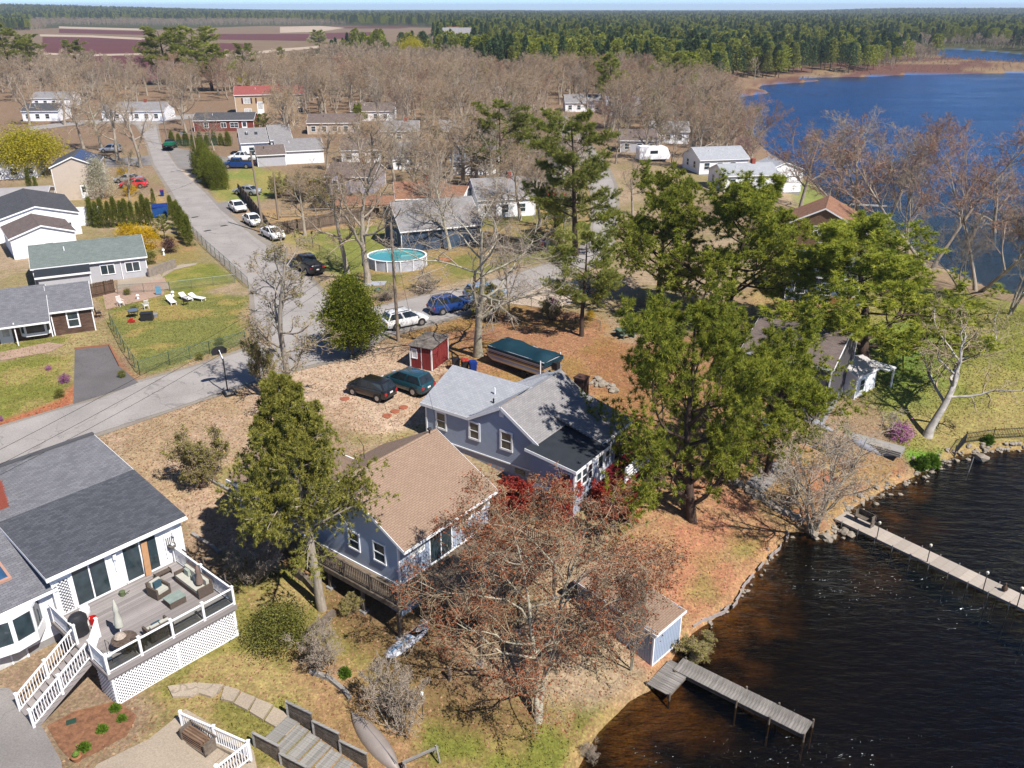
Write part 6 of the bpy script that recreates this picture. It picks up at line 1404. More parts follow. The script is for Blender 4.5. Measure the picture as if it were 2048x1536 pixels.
# low-detail kinds for the far woods
def lod_pine(seed, H_, W_, n, mc, conic=.6):
    rng = np.random.default_rng(seed); t = rng.random(n) ** .8; az = rng.random(n) * 6.28; r = W_ / 2 * (1 - t) ** conic * np.sqrt(rng.random(n)) * (.75 + .5 * vnoise(az * 1.2, t * 7, 1, seed)); pos = np.stack([np.cos(az) * r, np.sin(az) * r, H_ * (.22 + .78 * t)], 1); d = nrm(np.stack([np.cos(az), np.sin(az), np.full(n, .25)], 1))
    v, f, ti = tufts(rng, pos, d, 4, .8, .17, .6, .15); tr = run_pts(rng, np.array([[0, 0, -.5]]), np.array([[0, 0, 1.0]]), np.array([H_ * .9]), 4, .02, 0); a = tube_np(tr, np.linspace(1, .2, 4)[None, :] * .22, 4)
    return (a[0], a[1]), join([(v, f, 0, ti)])
def lod_bare(seed, H_):
    t, c = bare_tree(seed, H_, spread=.5, lvls=(9, 7, 6, 5), twr=.045); return t, c
LODP = [Proto('forest_pine', *lod_pine(81 + i, 15, (6.5, 5.5, 8, 7)[i], (900, 800, 1000, 800)[i], None, (.45, .75, .32, .5)[i]), bark_dark, [(nd_white, nd_dark, nd_pitch, nd_dark)[i]]) for i in range(4)]
for i, (x, y) in enumerate(ever[:220]):
    LODP[R.choice([0, 1, 2, 3, 0])].place((x, y, hz(x, y)), R.uniform(11, 17), 'evergreen in the near edge of the pine forest beyond the houses', group='evergreens at the forest edge', wide=R.uniform(.9, 1.25), name='forest_pine')
LODB = [lod_bare(91, 12), lod_bare(92, 11)]

def hidden_kind(name, t, c, mats, ct):
    v, f, mi, ti = join([(t[0], t[1], 0, .4), (c[0], c[1], 1, c[3])]); o = bpy.data.objects.new(name, np_mesh(name, v, f, mats, tint=ti, midx=mi)); ct.objects.link(o); return o

def instanced(name, label, pts, scl, kinds, seed):
    """an uncountable wood: points that carry whole low-detail trees"""
    rng = np.random.default_rng(seed); n = len(pts); z = hgt(pts[:, 0], pts[:, 1]); me = bpy.data.meshes.new(name); me.vertices.add(n); me.vertices.foreach_set('co', np.stack([pts[:, 0], pts[:, 1], z], 1).astype(np.float32).ravel())
    a = me.attributes.new('scl', 'FLOAT', 'POINT'); a.data.foreach_set('value', scl.astype(np.float32)); a = me.attributes.new('rot', 'FLOAT', 'POINT'); a.data.foreach_set('value', (rng.random(n) * 6.28).astype(np.float32)); a = me.attributes.new('kind_index', 'INT', 'POINT'); a.data.foreach_set('value', rng.integers(0, len(kinds.objects), n).astype(np.int32))
    o = link(name, me); o['kind'] = 'stuff'; o['label'] = label
    ng = bpy.data.node_groups.new(name, 'GeometryNodeTree'); ng.interface.new_socket('Geometry', in_out='INPUT', socket_type='NodeSocketGeometry'); ng.interface.new_socket('Geometry', in_out='OUTPUT', socket_type='NodeSocketGeometry'); N = ng.nodes; L = ng.links
    gi = N.new('NodeGroupInput'); go = N.new('NodeGroupOutput'); ip = N.new('GeometryNodeInstanceOnPoints'); ci = N.new('GeometryNodeCollectionInfo'); ci.inputs['Collection'].default_value = kinds; ci.inputs['Separate Children'].default_value = True; ci.inputs['Reset Children'].default_value = True
    def attr(nm, ty):
        k = N.new('GeometryNodeInputNamedAttribute'); k.data_type = ty; k.inputs['Name'].default_value = nm; return k
    s = attr('scl', 'FLOAT'); r = attr('rot', 'FLOAT'); kx = attr('kind_index', 'INT'); cx = N.new('ShaderNodeCombineXYZ'); L.new(r.outputs[0], cx.inputs['Z'])
    ip.inputs['Pick Instance'].default_value = True; L.new(gi.outputs[0], ip.inputs['Points']); L.new(ci.outputs[0], ip.inputs['Instance']); L.new(kx.outputs[0], ip.inputs['Instance Index']); L.new(cx.outputs[0], ip.inputs['Rotation']); L.new(s.outputs[0], ip.inputs['Scale']); L.new(ip.outputs[0], go.inputs[0])
    md = o.modifiers.new('trees', 'NODES'); md.node_group = ng; return o

cP = bpy.data.collections.new('forest_kinds'); cB = bpy.data.collections.new('bare_kinds')
for i in range(4):
    t, c = lod_pine(101 + i, (15, 16, 13, 14)[i], (7, 6, 9, 8)[i], 520, None, (.4, .7, .3, .45)[i]); hidden_kind('far_pine_%d' % i, t, c, [bark_dark, (nd_white, nd_dark, nd_pitch, nd_dark)[i]], cP)
for i in range(2): hidden_kind('far_bare_%d' % i, *LODB[i], [bark_grey, (tw_tan, tw_grey)[i]], cB)
instanced('bare_woodland', 'far part of the bare brown woods, one mass of twigs', bare[NB:], rng.uniform(.75, 1.1, len(bare[NB:])), cB, 3)
# pine forest to the horizon, leaving bogs, ponds and village open
BOGS = PW([(-300, 72), (80, 60), (118, 50), (320, 52), (560, 50), (700, 50), (890, 54), (850, 90), (760, 108), (640, 118), (520, 150), (300, 190), (-300, 190)])
def forest(y0, y1, space):
    ys = np.arange(y0, y1, space); P_ = []
    for y in ys:
        w = .66 * y + 60; xs = np.arange(-w, w, space); P_.append(np.stack([xs + rng.uniform(-.5, .5, len(xs)) * space, y + rng.uniform(-.5, .5, len(xs)) * space], 1))
    return np.concatenate(P_)
fa = np.concatenate([forest(330, 1500, 8.5), forest(1500, 3200, 15), forest(3200, 9500, 34)])
m = (lake_sd(fa[:, 0], fa[:, 1]) > 14) & (sd_poly(fa[:, 0], fa[:, 1], BOGS) > 4)
vil = PW([(-400, 170), (-60, 150), (600, 118), (900, 128), (1050, 165), (1200, 180), (1440, 185), (1480, 160), (1600, 150), (1760, 128), (1870, 112), (1900, 98), (2300, 108), (2600, 180), (2600, 400), (-400, 400)]); m &= sd_poly(fa[:, 0], fa[:, 1], vil) > 2
hs_ = P(893, 92, 0); m &= (np.hypot(fa[:, 0] - hs_.x, fa[:, 1] - hs_.y - 15) > 32) & (np.hypot(fa[:, 0] - hs_.x + 3, fa[:, 1] - hs_.y + 30) > 26)
ev = ever[:220]
fa = fa[m]; dd = np.hypot(fa[:, 0], fa[:, 1]); sc_ = np.where(fa[:, 1] > 3200, 1.25, np.where(fa[:, 1] > 1500, 1.1, 1.0)) * rng.uniform(.7, 1.15, len(fa))
isb = (fbm(fa[:, 0], fa[:, 1], 120, 61, 3) > .60) & (fa[:, 1] < 1400)
strip = (sd_poly(fa[:, 0], fa[:, 1], PW([(60, 62), (300, 66), (620, 60), (700, 50), (600, 44), (300, 44), (60, 44)])) < 0)
isb |= strip | ((rng.random(len(fa)) < .10) & (fa[:, 1] < 1500))
instanced('pine_forest', 'endless dark green pine forest reaching the horizon', fa[~isb], sc_[~isb], cP, 5)
instanced('bare_woodland', 'grey leafless belts along the pine forest', fa[isb], sc_[isb] * .8, cB, 6)
# shore scrub and leafless belt by the marsh
mb_ = scatter(rng, PW([(1440, 200), (1470, 178), (1560, 160), (1640, 148), (1760, 128), (1866, 116), (1900, 124), (1830, 134), (1700, 146), (1600, 164), (1500, 190)], -3), 9); mb_ = mb_[lake_sd(mb_[:, 0], mb_[:, 1]) > 5]
ms2 = scatter(rng, PW([(1470, 196), (1540, 186), (1640, 160), (1800, 152), (2048, 147), (2300, 144), (2300, 132), (2048, 127), (1900, 121), (1868, 116), (1760, 132), (1640, 150), (1540, 170)], -4), 4.6); ms2 = ms2[lake_sd(ms2[:, 0], ms2[:, 1]) > .6]
cM = bpy.data.collections.new('marsh_kinds')
for i in range(2): hidden_kind('marsh_bush_%d' % i, *LODB[i], [bark_grey, (tw_red, M_leaf('dry_marsh_stems', C(176, 136, 96), C(222, 190, 140), 0))[i]], cM)
instanced('marsh_brush', 'low reddish and straw coloured marsh brush', ms2, rng.uniform(.08, .2, len(ms2)), cM, 8)
instanced('marsh_scrub', 'leafless grey scrub along the marsh edge', mb_, rng.uniform(.3, .62, len(mb_)), cB, 7)
# ------------------------------------------------------------------ vehicles
def paint(name, col, rough=.28, metal=.0): return M(name, col, rough, .04, 2, 0, metal=metal, spec=.5, coat=.6)
m_tyre = M('black_tyre_rubber', (.02, .02, .02, 1), .85, .1, 8, .1); m_rim = M('alloy_rim', (.45, .45, .47, 1), .35, .1, 5, 0, metal=.8); m_cglass = M_glass('car_glass', (.012, .016, .02, 1)); m_head = M('headlamp_lens', (.6, .62, .65, 1), .15, .05, 3, 0, spec=.7)
m_tail = M('red_lamp_lens', (.35, .015, .02, 1), .25, .05, 3, 0, spec=.6); m_plate = M('number_plate_white', (.7, .7, .7, 1), .5, .05, 3, 0); m_under = M('dark_underbody', (.015, .015, .016, 1), .9, .1, 3, 0)

def loft(mb, secs):
    n = len(secs[0]); vs = [p for s in secs for p in s]; fs = [tuple(range(n - 1, -1, -1)), tuple(range((len(secs) - 1) * n, len(secs) * n))]
    for i in range(len(secs) - 1):
        for k in range(n): fs.append((i * n + k, i * n + (k + 1) % n, (i + 1) * n + (k + 1) % n, (i + 1) * n + k))
    return mb.add(vs, fs)

CARS = {'suv': dict(L=4.55, W=1.84, belt=1.02, roof=1.66, hood=.98, cab=(-2.12, -1.75, .35, 1.25), wb=1.33, wr=.35, tail=1.0), 'hatch': dict(L=4.05, W=1.7, belt=.93, roof=1.5, hood=.9, cab=(-1.95, -1.55, .5, 1.5), wb=1.24, wr=.31, tail=.93),
        'sedan': dict(L=4.8, W=1.82, belt=.93, roof=1.45, hood=.92, cab=(-1.75, -.95, .35, 1.25), wb=1.38, wr=.33, tail=.98), 'pickup': dict(L=5.7, W=2.0, belt=1.2, roof=1.88, hood=1.18, cab=(-.75, -.5, .75, 1.45), wb=1.75, wr=.4, tail=1.2)}
def car(name, label, rear, front, kind, pm, centre=None, ang=None, rails=False, extra=None):
    """car standing on the ground between two photo pixels (rear, front); x points forward"""
    a, b = G(*rear), G(*front); an = math.atan2(b.y - a.y, b.x - a.x) if ang is None else A_(ang); c = (a + b) / 2; s = CARS[kind]
    E = thing(name, label, 'truck' if kind == 'pickup' else 'car', (c.x, c.y, hz(c.x, c.y) + .055), an); L, W, wb = s['L'] / 2, s['W'] / 2, s['wb']
    zb = .24; bt, hd, tl = s['belt'], s['hood'], s['tail']
    def sec(x, w, z0, z1, crown=.03): return [(x, -w * .88, z0), (x, -w, z0 + .14), (x, -w * 1.0, z1 - .22), (x, -w * .93, z1 - .03), (x, -w * .5, z1 + crown), (x, w * .5, z1 + crown), (x, w * .93, z1 - .03), (x, w, z1 - .22), (x, w, z0 + .14), (x, w * .88, z0)]
    cb = s['cab']
    body = MB(); loft(body, [sec(-L, W * .84, .42, tl - .12), sec(-L + .1, W * .93, .3, tl), sec(-L + .5, W, zb, tl + .02), sec(cb[0] + .3, W, zb, bt + .02), sec(0, W, zb, bt), sec(cb[3] - .1, W, zb, bt - .01), sec(cb[3] + .25, W, zb, hd), sec(L - .55, W * .98, zb, hd - .08), sec(L - .15, W * .9, .3, hd - .2), sec(L, W * .76, .4, hd - .36)])
    part(E, 'body', body, pm, True)
    if kind == 'pickup':
        bed = MB(); bed.box(-L + .12, -W * .82, bt - .02, cb[0] - .08, W * .82, bt + .06); part(E, 'bed_cover', bed, m_under)
    # greenhouse
    rw, ro = W * .74, s['roof']; x0, x1, x2, x3 = cb; ww = W * .9
    B = [Vector(p) for p in ((x0, -ww, bt), (x3, -ww, bt - .02), (x3, ww, bt - .02), (x0, ww, bt))]; T = [Vector(p) for p in ((x1, -rw, ro - .04), (x2, -rw, ro - .02), (x2, rw, ro - .02), (x1, rw, ro - .04))]
    cab = MB(); mid = [Vector(((x1 + x2) / 2, 0, ro + .04))]; cab.add(B + T + [T[0] + Vector((.05, .25, .05)), T[1] + Vector((-.05, .25, .04)), T[2] + Vector((-.05, -.25, .04)), T[3] + Vector((.05, -.25, .05))], [(0, 1, 5, 4), (1, 2, 6, 5), (2, 3, 7, 6), (3, 0, 4, 7), (4, 5, 9, 8), (5, 6, 10, 9), (6, 7, 11, 10), (7, 4, 8, 11), (8, 9, 10, 11)])
    part(E, 'cabin', cab, pm, True)
    def pane(nm, p, q, r, t, inset=.1):
        c_ = (p + q + r + t) / 4; n = (q - p).cross(t - p).normalized(); pts = [c_ + (k - c_) * (1 - inset) + n * .012 for k in (p, q, r, t)]
        if n.dot(c_ - Vector((c_.x * .5, 0, .8))) < 0: pts = [k - n * .024 for k in pts]
        part(E, nm, MB().add(pts, [(0, 1, 2, 3)]), m_cglass)
    pane('windscreen', B[1], B[2], T[2], T[1]); pane('rear_window', B[3], B[0], T[0], T[3], .14)
    for i, j in ((0, 1), (3, 2)):
        mB, mT = (B[i] + B[j]) / 2, (T[i] + T[j]) / 2; pane('side_window', B[i], mB, mT, T[i], .13); pane('side_window', mB, B[j], T[j], mT, .13)
    wm = MB().extr([(s['wr'] * math.cos(k * math.pi / 8), s['wr'] * math.sin(k * math.pi / 8)) for k in range(16)], -.11, .11, 'y').mesh('tyre', m_tyre); rm = MB().extr([(s['wr'] * .62 * math.cos(k * math.pi / 5), s['wr'] * .62 * math.sin(k * math.pi / 5)) for k in range(10)], -.125, .125, 'y').mesh('rim', m_rim)
    am = MB().extr([((s['wr'] + .07) * math.cos(k * math.pi / 8), (s['wr'] + .07) * math.sin(k * math.pi / 8)) for k in range(16)], -.02, .02, 'y').mesh('wheel_arch', m_under)
    for x in (-wb, wb):
        for y in (-1, 1):
            o = link('wheel', am, E); o.location = (x, y * (W - .015), s['wr']); t = link('tyre', wm, o); t.location = (0, -y * .085, -.01); r_ = link('rim', rm, o); r_.location = (0, -y * .08, -.01)
    for y in (-1, 1):
        part(E, 'headlight', MB().box(L - .22, min(y * W * .52, y * W * .86), hd - .34, L - .06, max(y * W * .52, y * W * .86), hd - .2), m_head); part(E, 'tail_light', MB().box(-L - .012, min(y * W * .6, y * W * .88), tl - .34, -L + .16, max(y * W * .6, y * W * .88), tl - .12), m_tail)
        part(E, 'mirror', MB().box(cb[3] - .25, min(y * (W + .02), y * (W + .18)), bt - .02, cb[3] - .1, max(y * (W + .02), y * (W + .18)), bt + .12), pm)
        if rails: part(E, 'roof_rail', MB().bar((x1 + .1, y * rw * .92, ro + .04), (x2 - .2, y * rw * .92, ro + .04), .04), rails)
    part(E, 'number_plate', MB().box(-L - .018, -.17, .66, -L + .02, .17, .8), m_plate); part(E, 'bumper', MB().box(-L + .02, -W * .8, .3, -L + .12, W * .8, .5), m_under); part(E, 'grille', MB().box(L - .12, -W * .4, .42, L + .008, W * .4, .58), m_under)
    return E
p_black = paint('black_car_paint', (.012, .012, .014, 1)); p_teal = paint('teal_car_paint', C(40, 86, 98), .25); p_white = paint('white_car_paint', (.75, .75, .74, 1)); p_blue = paint('deep_blue_car_paint', (.012, .04, .16, 1)); p_red = paint('red_car_paint', (.55, .02, .03, 1)); p_silver = paint('silver_car_paint', (.45, .47, .5, 1), .3, .4); p_lblue = paint('light_blue_car_paint', (.2, .32, .5, 1))
car('parked_car', 'black hatchback parked on the gravel', (778, 805), (710, 778), 'hatch', p_black, ang=149)
car('parked_car', 'teal crossover beside the black hatchback', (856, 793), (778, 763), 'suv', p_teal, ang=144)
car('parked_car', 'white crossover with roof rails at the road edge', (772, 664), (848, 640), 'suv', p_white, ang=33, rails=m_blackm)
car('parked_car', 'dark blue crossover parked ahead of the white one', (866, 632), (934, 612), 'suv', p_blue, ang=33, rails=m_blackm)
car('parked_car', 'pale blue car half hidden behind the oak', (940, 606), (1000, 588), 'suv', p_lblue, ang=30)
car('pickup_truck', 'black pickup truck on the verge of the upper street', (636, 557), (598, 526), 'pickup', p_black, ang=126)
car('parked_car', 'white sedan with dark sunroof facing downhill', (462, 413), (490, 430), 'sedan', p_white, ang=-58); car('parked_car', 'second white sedan, just below the first', (494, 440), (520, 458), 'sedan', p_white, ang=-56); car('parked_car', 'third white sedan behind the slender ash twigs', (532, 466), (562, 486), 'sedan', p_white, ang=-52)
car('parked_car', 'bright red car behind the forsythia', (288, 373), (248, 378), 'suv', p_red, ang=186); car('parked_car', 'silver car behind the red car', (275, 366), (240, 364), 'sedan', p_silver, ang=182)
car('pickup_truck', 'dark truck with green bed cover at the top of the street', (342, 306), (340, 288), 'pickup', p_black, ang=95)
car('pickup_truck', 'white truck parked before the grey cottage', (508, 324), (466, 320), 'pickup', p_white, ang=178); car('pickup_truck', 'dark blue pickup in front of the white truck', (500, 336), (455, 336), 'pickup', p_blue, ang=180)
car('parked_car', 'silver car in the shaded driveway', (240, 303), (206, 306), 'suv', p_silver, ang=185); car('parked_car', 'dark red car by the hidden cottages', (1085, 394), (1125, 396), 'sedan', p_red, ang=5); car('parked_car', 'dark car beside the board fence', (510, 392), (480, 386), 'sedan', p_silver, ang=160)
car('parked_car', 'dark car near the lane junction', (1085, 258), (1120, 254), 'suv', p_black, ang=5)
# green cover on the truck at the top of the street
p = G(341, 302); single('truck_cover', 'green tarp over the bed of the dark truck', 'tarp', MB().box(-.95, -1.2, 0, .95, 1.2, .55), M('green_tarp', C(30, 126, 90), .6, .1, 3, .1), (p.x, p.y, p.z + 1.32), .08)
# camper by the lane
p = G(1305, 322); E = thing('camper_van', 'white camper standing beside the lane', 'camper', p, .2); b = MB(); b.extr([(-3.2, .5), (3.0, .5), (3.3, 1.2), (2.6, 2.7), (2.0, 3.0), (-3.0, 3.0), (-3.25, 2.6)], -1.15, 1.15, 'y'); part(E, 'body', b, w_white); part(E, 'windscreen', MB().box(2.6, -.95, 1.5, 3.16, .95, 2.2), m_cglass); part(E, 'side_window', MB().box(-1, -1.17, 1.6, .6, -1.14, 2.2), m_cglass); part(E, 'door', MB().box(-2.4, -1.17, .6, -1.7, -1.14, 2.4), WHITE)
for x in (-2, 2):
    for y in (-1, 1): part(E, 'wheel', MB().extr([(x + .4 * math.cos(k * .4), .42 + .4 * math.sin(k * .4)) for k in range(16)], y * 1.0 - .12, y * 1.0 + .12, 'y'), m_tyre)

# ------------------------------------------------------------------ pontoon boat on its trailer
def pontoon():
    a, b = G(1100, 765), G(995, 722); an = math.atan2(b.y - a.y, b.x - a.x); c = (a + b) / 2; E = thing('pontoon_boat', 'pontoon boat under a teal cover on its trailer', 'boat', (c.x, c.y, hz(c.x, c.y)), an)
    L = 3.25; al = M('brushed_aluminium', (.5, .5, .52, 1), .35, .1, 3, .05, metal=.7); 
    for y in (-.85, .85): part(E, 'pontoon', MB().tube([(-L, y, .85), (L - .7, y, .85), (L - .25, y, .95), (L + .15, y, 1.15)], [.3, .3, .24, .05], 12), al, True)
    part(E, 'deck', MB().box(-L, -1.2, 1.12, L - .2, 1.2, 1.22), al)
    sd = M('boat_side_silver', C(232, 232, 238), .4, .08, 2, 0); gold = M('boat_gold_stripe', C(196, 146, 66), .45, .08, 3, 0); dk = M('boat_dark_stripe', C(46, 46, 60), .45, .08, 3, 0)
    pan = MB().box(-L + .05, -1.2, 1.22, L - .35, 1.2, 1.95); part(E, 'side_panel', pan, sd)
    for z0, z1, m_ in ((1.24, 1.36, gold), (1.38, 1.46, dk), (1.52, 1.57, gold), (1.72, 1.78, dk)): part(E, 'stripe', MB().box(-L + .04, -1.215, z0, L - .34, 1.215, z1), m_)
    cv = M('teal_boat_cover', C(14, 62, 78), .65, .2, 1.2, .3); top = MB(); nx, ny = 15, 7; vs = []; fs = []
    for i in range(nx):
        for j in range(ny):
            u, v = i / (nx - 1), j / (ny - 1); x = -L - .05 + u * (2 * L - .25); y = -1.26 + v * 2.52; e = min(1, 4 * min(v, 1 - v)); z = 1.9 + e * (.42 + .16 * math.sin(u * 9 + 1) + .08 * math.sin(v * 7 + u * 20)) * min(1, 6 * min(u, 1 - u) + .35); vs.append((x, y, z))
    for i in range(nx - 1):
        for j in range(ny - 1): k = i * ny + j; fs.append((k, k + ny, k + ny + 1, k + 1))
    top.add(vs, fs); sk = [(x, -1.26 if s else 1.26) for s in (0,) for x in (0,)]
    c_ = part(E, 'cover', top, cv, True); part(c_, 'skirt', MB().box(-L - .06, -1.27, 1.72, L - .29, -1.24, 1.93).box(-L - .06, 1.24, 1.72, L - .29, 1.27, 1.93).box(-L - .07, -1.24, 1.6, -L - .04, 1.24, 1.95).box(L - .3, -1.24, 1.7, L - .28, 1.24, 1.95), cv)
    mo = MB(); mo.box(-L - .55, -.22, 1.2, -L - .05, .22, 1.75); mo.box(-L - .4, -.08, .5, -L - .2, .08, 1.25); part(E, 'outboard_motor', mo, m_blackm)
    tr = MB(); tr.bar((-L + .3, -.45, .5), (L - .6, -.45, .5), .09); tr.bar((-L + .3, .45, .5), (L - .6, .45, .5), .09); tr.bar((L - .6, -.45, .5), (L + 1.1, 0, .48), .08); tr.bar((L - .6, .45, .5), (L + 1.1, 0, .48), .08); tr.bar((-1.4, -1.0, .42), (-1.4, 1.0, .42), .09); tr.bar((L + .5, 0, 0), (L + .5, 0, .6), .06); f = part(E, 'trailer', tr, m_blackm)
    for x in (-1.8, -1.0):
        for y in (-1.02, 1.02): part(f, 'wheel', MB().extr([(x + .29 * math.cos(k * .4), .3 + .29 * math.sin(k * .4)) for k in range(16)], y - .1, y + .1, 'y'), m_tyre)
    for y in (-1.3, 1.3): part(f, 'guide_post', MB().tube([(-L + .3, y, .4), (-L + .3, y, 2.1)], .045), WHITE)
    for x in (-1.4, 1.6): part(f, 'bunk', MB().box(x - .1, -1.1, .5, x + .1, 1.1, .58), m_rail)
pontoon()

# ------------------------------------------------------------------ docks
def strip_dock(par, p, q, w, z, mat, pw=.17, gap=.01, th=.04):
    p, q = Vector((p[0], p[1], z)), Vector((q[0], q[1], z)); d = (q - p); Ln = d.length; d.normalize(); an = math.atan2(d.y, d.x); n = round(Ln / pw); me = MB().box(-Ln / n / 2 + gap / 2, -w / 2, -th, Ln / n / 2 - gap / 2, w / 2, 0).mesh('plank', mat)
    for i in range(n):
        o = link('plank', me, par); o.location = p + d * Ln * (i + .5) / n; o.rotation_euler = (0, 0, an + R.uniform(-.004, .004)); o.location.z += R.uniform(-.006, .006)
zd = -4.12; E = thing('wooden_dock', 'weathered grey L shaped wooden dock by the boathouse', 'dock'); m_dk = M_wood('silvered_dock_planks', C(122, 116, 110), C(184, 178, 172), (7, 1.2, 7))
pts = {k: P(*v, zd) for k, v in dict(A=(1350, 1314), B=(1628, 1446), C=(1607, 1468), D=(1372, 1345), E=(1338, 1390), F=(1294, 1365), G=(1345, 1314)).items()}
p0, p1 = (pts['A'] + pts['D']) / 2, (pts['B'] + pts['C']) / 2; w1 = ((pts['B'] - pts['C']).length + (pts['A'] - pts['D']).length) / 2; strip_dock(E, p0 - (p1 - p0) * .02, p1, w1, zd, m_dk)
q0, q1 = (pts['E'] + pts['F']) / 2, (pts['A'] + pts['D']) / 2; strip_dock(E, q0, q1 + (q1 - q0) * .02, 1.35, zd - .055, m_dk)
dn = (p1 - p0).normalized(); sd_ = Vector((-dn.y, dn.x, 0))
for s in (-1, 1): part(E, 'stringer', MB().bar(p0 + sd_ * s * w1 * .45 - Vector((0, 0, .16)), p1 + sd_ * s * w1 * .45 - Vector((0, 0, .16)), .08, .18), m_rail)
dq = (q1 - q0).normalized(); sq = Vector((-dq.y, dq.x, 0))
for s in (-1, 1): part(E, 'stringer', MB().bar(q0 + sq * s * .6 - Vector((0, 0, .2)), q1 + sq * s * .6 - Vector((0, 0, .2)), .08, .16), m_rail)
for c in [p0 + sd_ * w1 * .52, p1 + sd_ * w1 * .52, p1 - sd_ * w1 * .52, (p0 + p1) / 2 + sd_ * w1 * .52, (p0 + p1) / 2 - sd_ * w1 * .52, q0 + sq * .7, q0 - sq * .7, p0 - sd_ * w1 * .55, p0 * .25 + p1 * .75 + sd_ * w1 * .52, p0 * .25 + p1 * .75 - sd_ * w1 * .52]: part(E, 'piling', MB().tube([(c.x, c.y, -7), (c.x, c.y, zd + R.uniform(.05, .16))], .055, 8), m_rail)
E = thing('long_dock', 'long pale sectional dock with bench and lamps', 'dock'); a, b = P(1680, 1030, zd), P(2060, 1210, zd); m_cd = M_wood('pale_composite_sections', C(196, 182, 168), C(214, 202, 190), (1.2, 6, 6)); d = (b - a).normalized(); s_ = Vector((-d.y, d.x, 0)); b = a + d * 22; an = math.atan2(d.y, d.x); n = 18; Ls = 22 / n
fr_ = MB().box(-Ls / 2 + .01, -.68, -.16, Ls / 2 - .01, .68, -.04).mesh('frame', m_found)
for i in range(n):
    o = link('dock_section', fr_, E); o.location = a + d * Ls * (i + .5); o.rotation_euler = (0, 0, an); pm = MB().box(-Ls / 4 + .006, -.7, -.04, Ls / 4 - .006, .7, .002)
    me = pm.mesh('deck_panel', m_cd)
    for k in (-1, 1): t = link('deck_panel', me, o); t.location = (k * Ls / 4, 0, 0)
    for s in (-1, 1): part(o, 'leg', MB().tube([(0, s * .74, -3), (0, s * .74, .12)], .03, 6), m_rim)
def lamp_post(i, px):
    p = P(*px, zd); L_ = thing('dock_lamp', ['dock lamp post nearest the bench', 'middle lamp post on the long dock', 'outer lamp post on the long dock', 'far lamp post near the right edge'][i], 'lamp', p, an); part(L_, 'pole', MB().tube([(0, 0, -.1), (0, 0, 1.15)], .03), m_blackm); part(L_, 'lamp_head', MB().lathe([(.05, 1.15), (.09, 1.2), (.09, 1.32), (.02, 1.38)], 10), M('lamp_frosted', (.6, .56, .45, 1), .4), True)
for i, px in enumerate([(1753, 1078), (1854, 1124), (1966, 1180), (1560 + 474, 1212)]): lamp_post(i, px)
bn = thing('dock_bench', 'dark bench at the shore end of the long dock', 'bench', a + d * 1.6 + s_ * .3 + Vector((0, 0, .002)), an); part(bn, 'seat', MB().box(-.7, -.25, .4, .7, .2, .45), m_rail)
for i in range(3): part(bn, 'back_slat', MB().box(-.7, .2, .52 + i * .13, .7, .24, .62 + i * .13), m_rail)
for x in (-.6, .6): part(bn, 'leg', MB().box(x - .03, -.22, 0, x + .03, .24, .85), m_rail)
p = P(2008, 1182, zd); gs = thing('wooden_goose', 'small dark decoy figure on the long dock', 'decoy', p); part(gs, 'body', MB().lathe([(.02, 0), (.16, .1), (.18, .25), (.08, .4), (.05, .5), (.07, .56), (.01, .62)], 10), M('decoy_brown', C(96, 74, 58)), True)
for px0, px1, l in [((1698, 408), (1775, 412), 'little dock on the upper lake'), ((1455, 192), (1490, 192), 'tiny dock at the far inlet')]:
    E = thing('small_dock', l, 'dock'); p, q = P(*px0, -3.9), P(*px1, -3.9); strip_dock(E, p, q, 1.5, -3.9, m_greyw, .3)
    for t in (.1, .5, .95):
        c = p.lerp(q, t)
        for s in (-.7, .7): part(E, 'piling', MB().tube([(c.x, c.y + s, -7), (c.x, c.y + s, -3.7)], .07, 6), m_rail)

# ------------------------------------------------------------------ rocks
def rock_mesh(seed, mat):
    bm = bmesh.new(); bmesh.ops.create_icosphere(bm, subdivisions=1, radius=1); r = random.Random(seed)
    for v in bm.verts: v.co *= r.uniform(.72, 1.15); v.co.z *= .7
    me = bpy.data.meshes.new('stone'); bm.to_mesh(me); bm.free(); me.materials.append(mat); return me
m_rock = M('lake_rock', C(178, 166, 150), .9, .3, 4, .4); ROCK = [rock_mesh(i, m_rock) for i in range(5)]
def rocks(name, label, pts, n, size, spread=.5, z=None):
    W_ = [G(*q) for q in pts]; E = thing(name, label, 'stones', (0, 0, 0)); seg = [(W_[i + 1] - W_[i]).length for i in range(len(W_) - 1)]; T = sum(seg)
    for i in range(n):
        t = R.random() * T; k = 0
        while t > seg[k] and k < len(seg) - 1: t -= seg[k]; k += 1
        c = W_[k].lerp(W_[k + 1], min(t / seg[k], 1)); s = size * R.uniform(.5, 1.5); x, y = c.x + R.gauss(0, spread), c.y + R.gauss(0, spread); o = link('stone', R.choice(ROCK), E); o.location = (x, y, max(hz(x, y), ZL - .1) + s * .25); o.scale = (s, s * R.uniform(.7, 1.2), s); o.rotation_euler = (R.uniform(-.3, .3), R.uniform(-.3, .3), R.random() * 6.28)
rocks('shore_rocks', 'rocks tumbled along the shore beside the long dock', [(1690, 1028), (1730, 1002), (1790, 972)], 46, .17, .3); rocks('shore_rocks', 'loose stone bank beyond the clearing', [(1800, 968), (1840, 950), (1890, 925), (1930, 906)], 60, .19, .35); rocks('shore_rocks', 'stone edging below the iron fence', [(1935, 902), (1990, 896), (2048, 893)], 44, .19, .22)
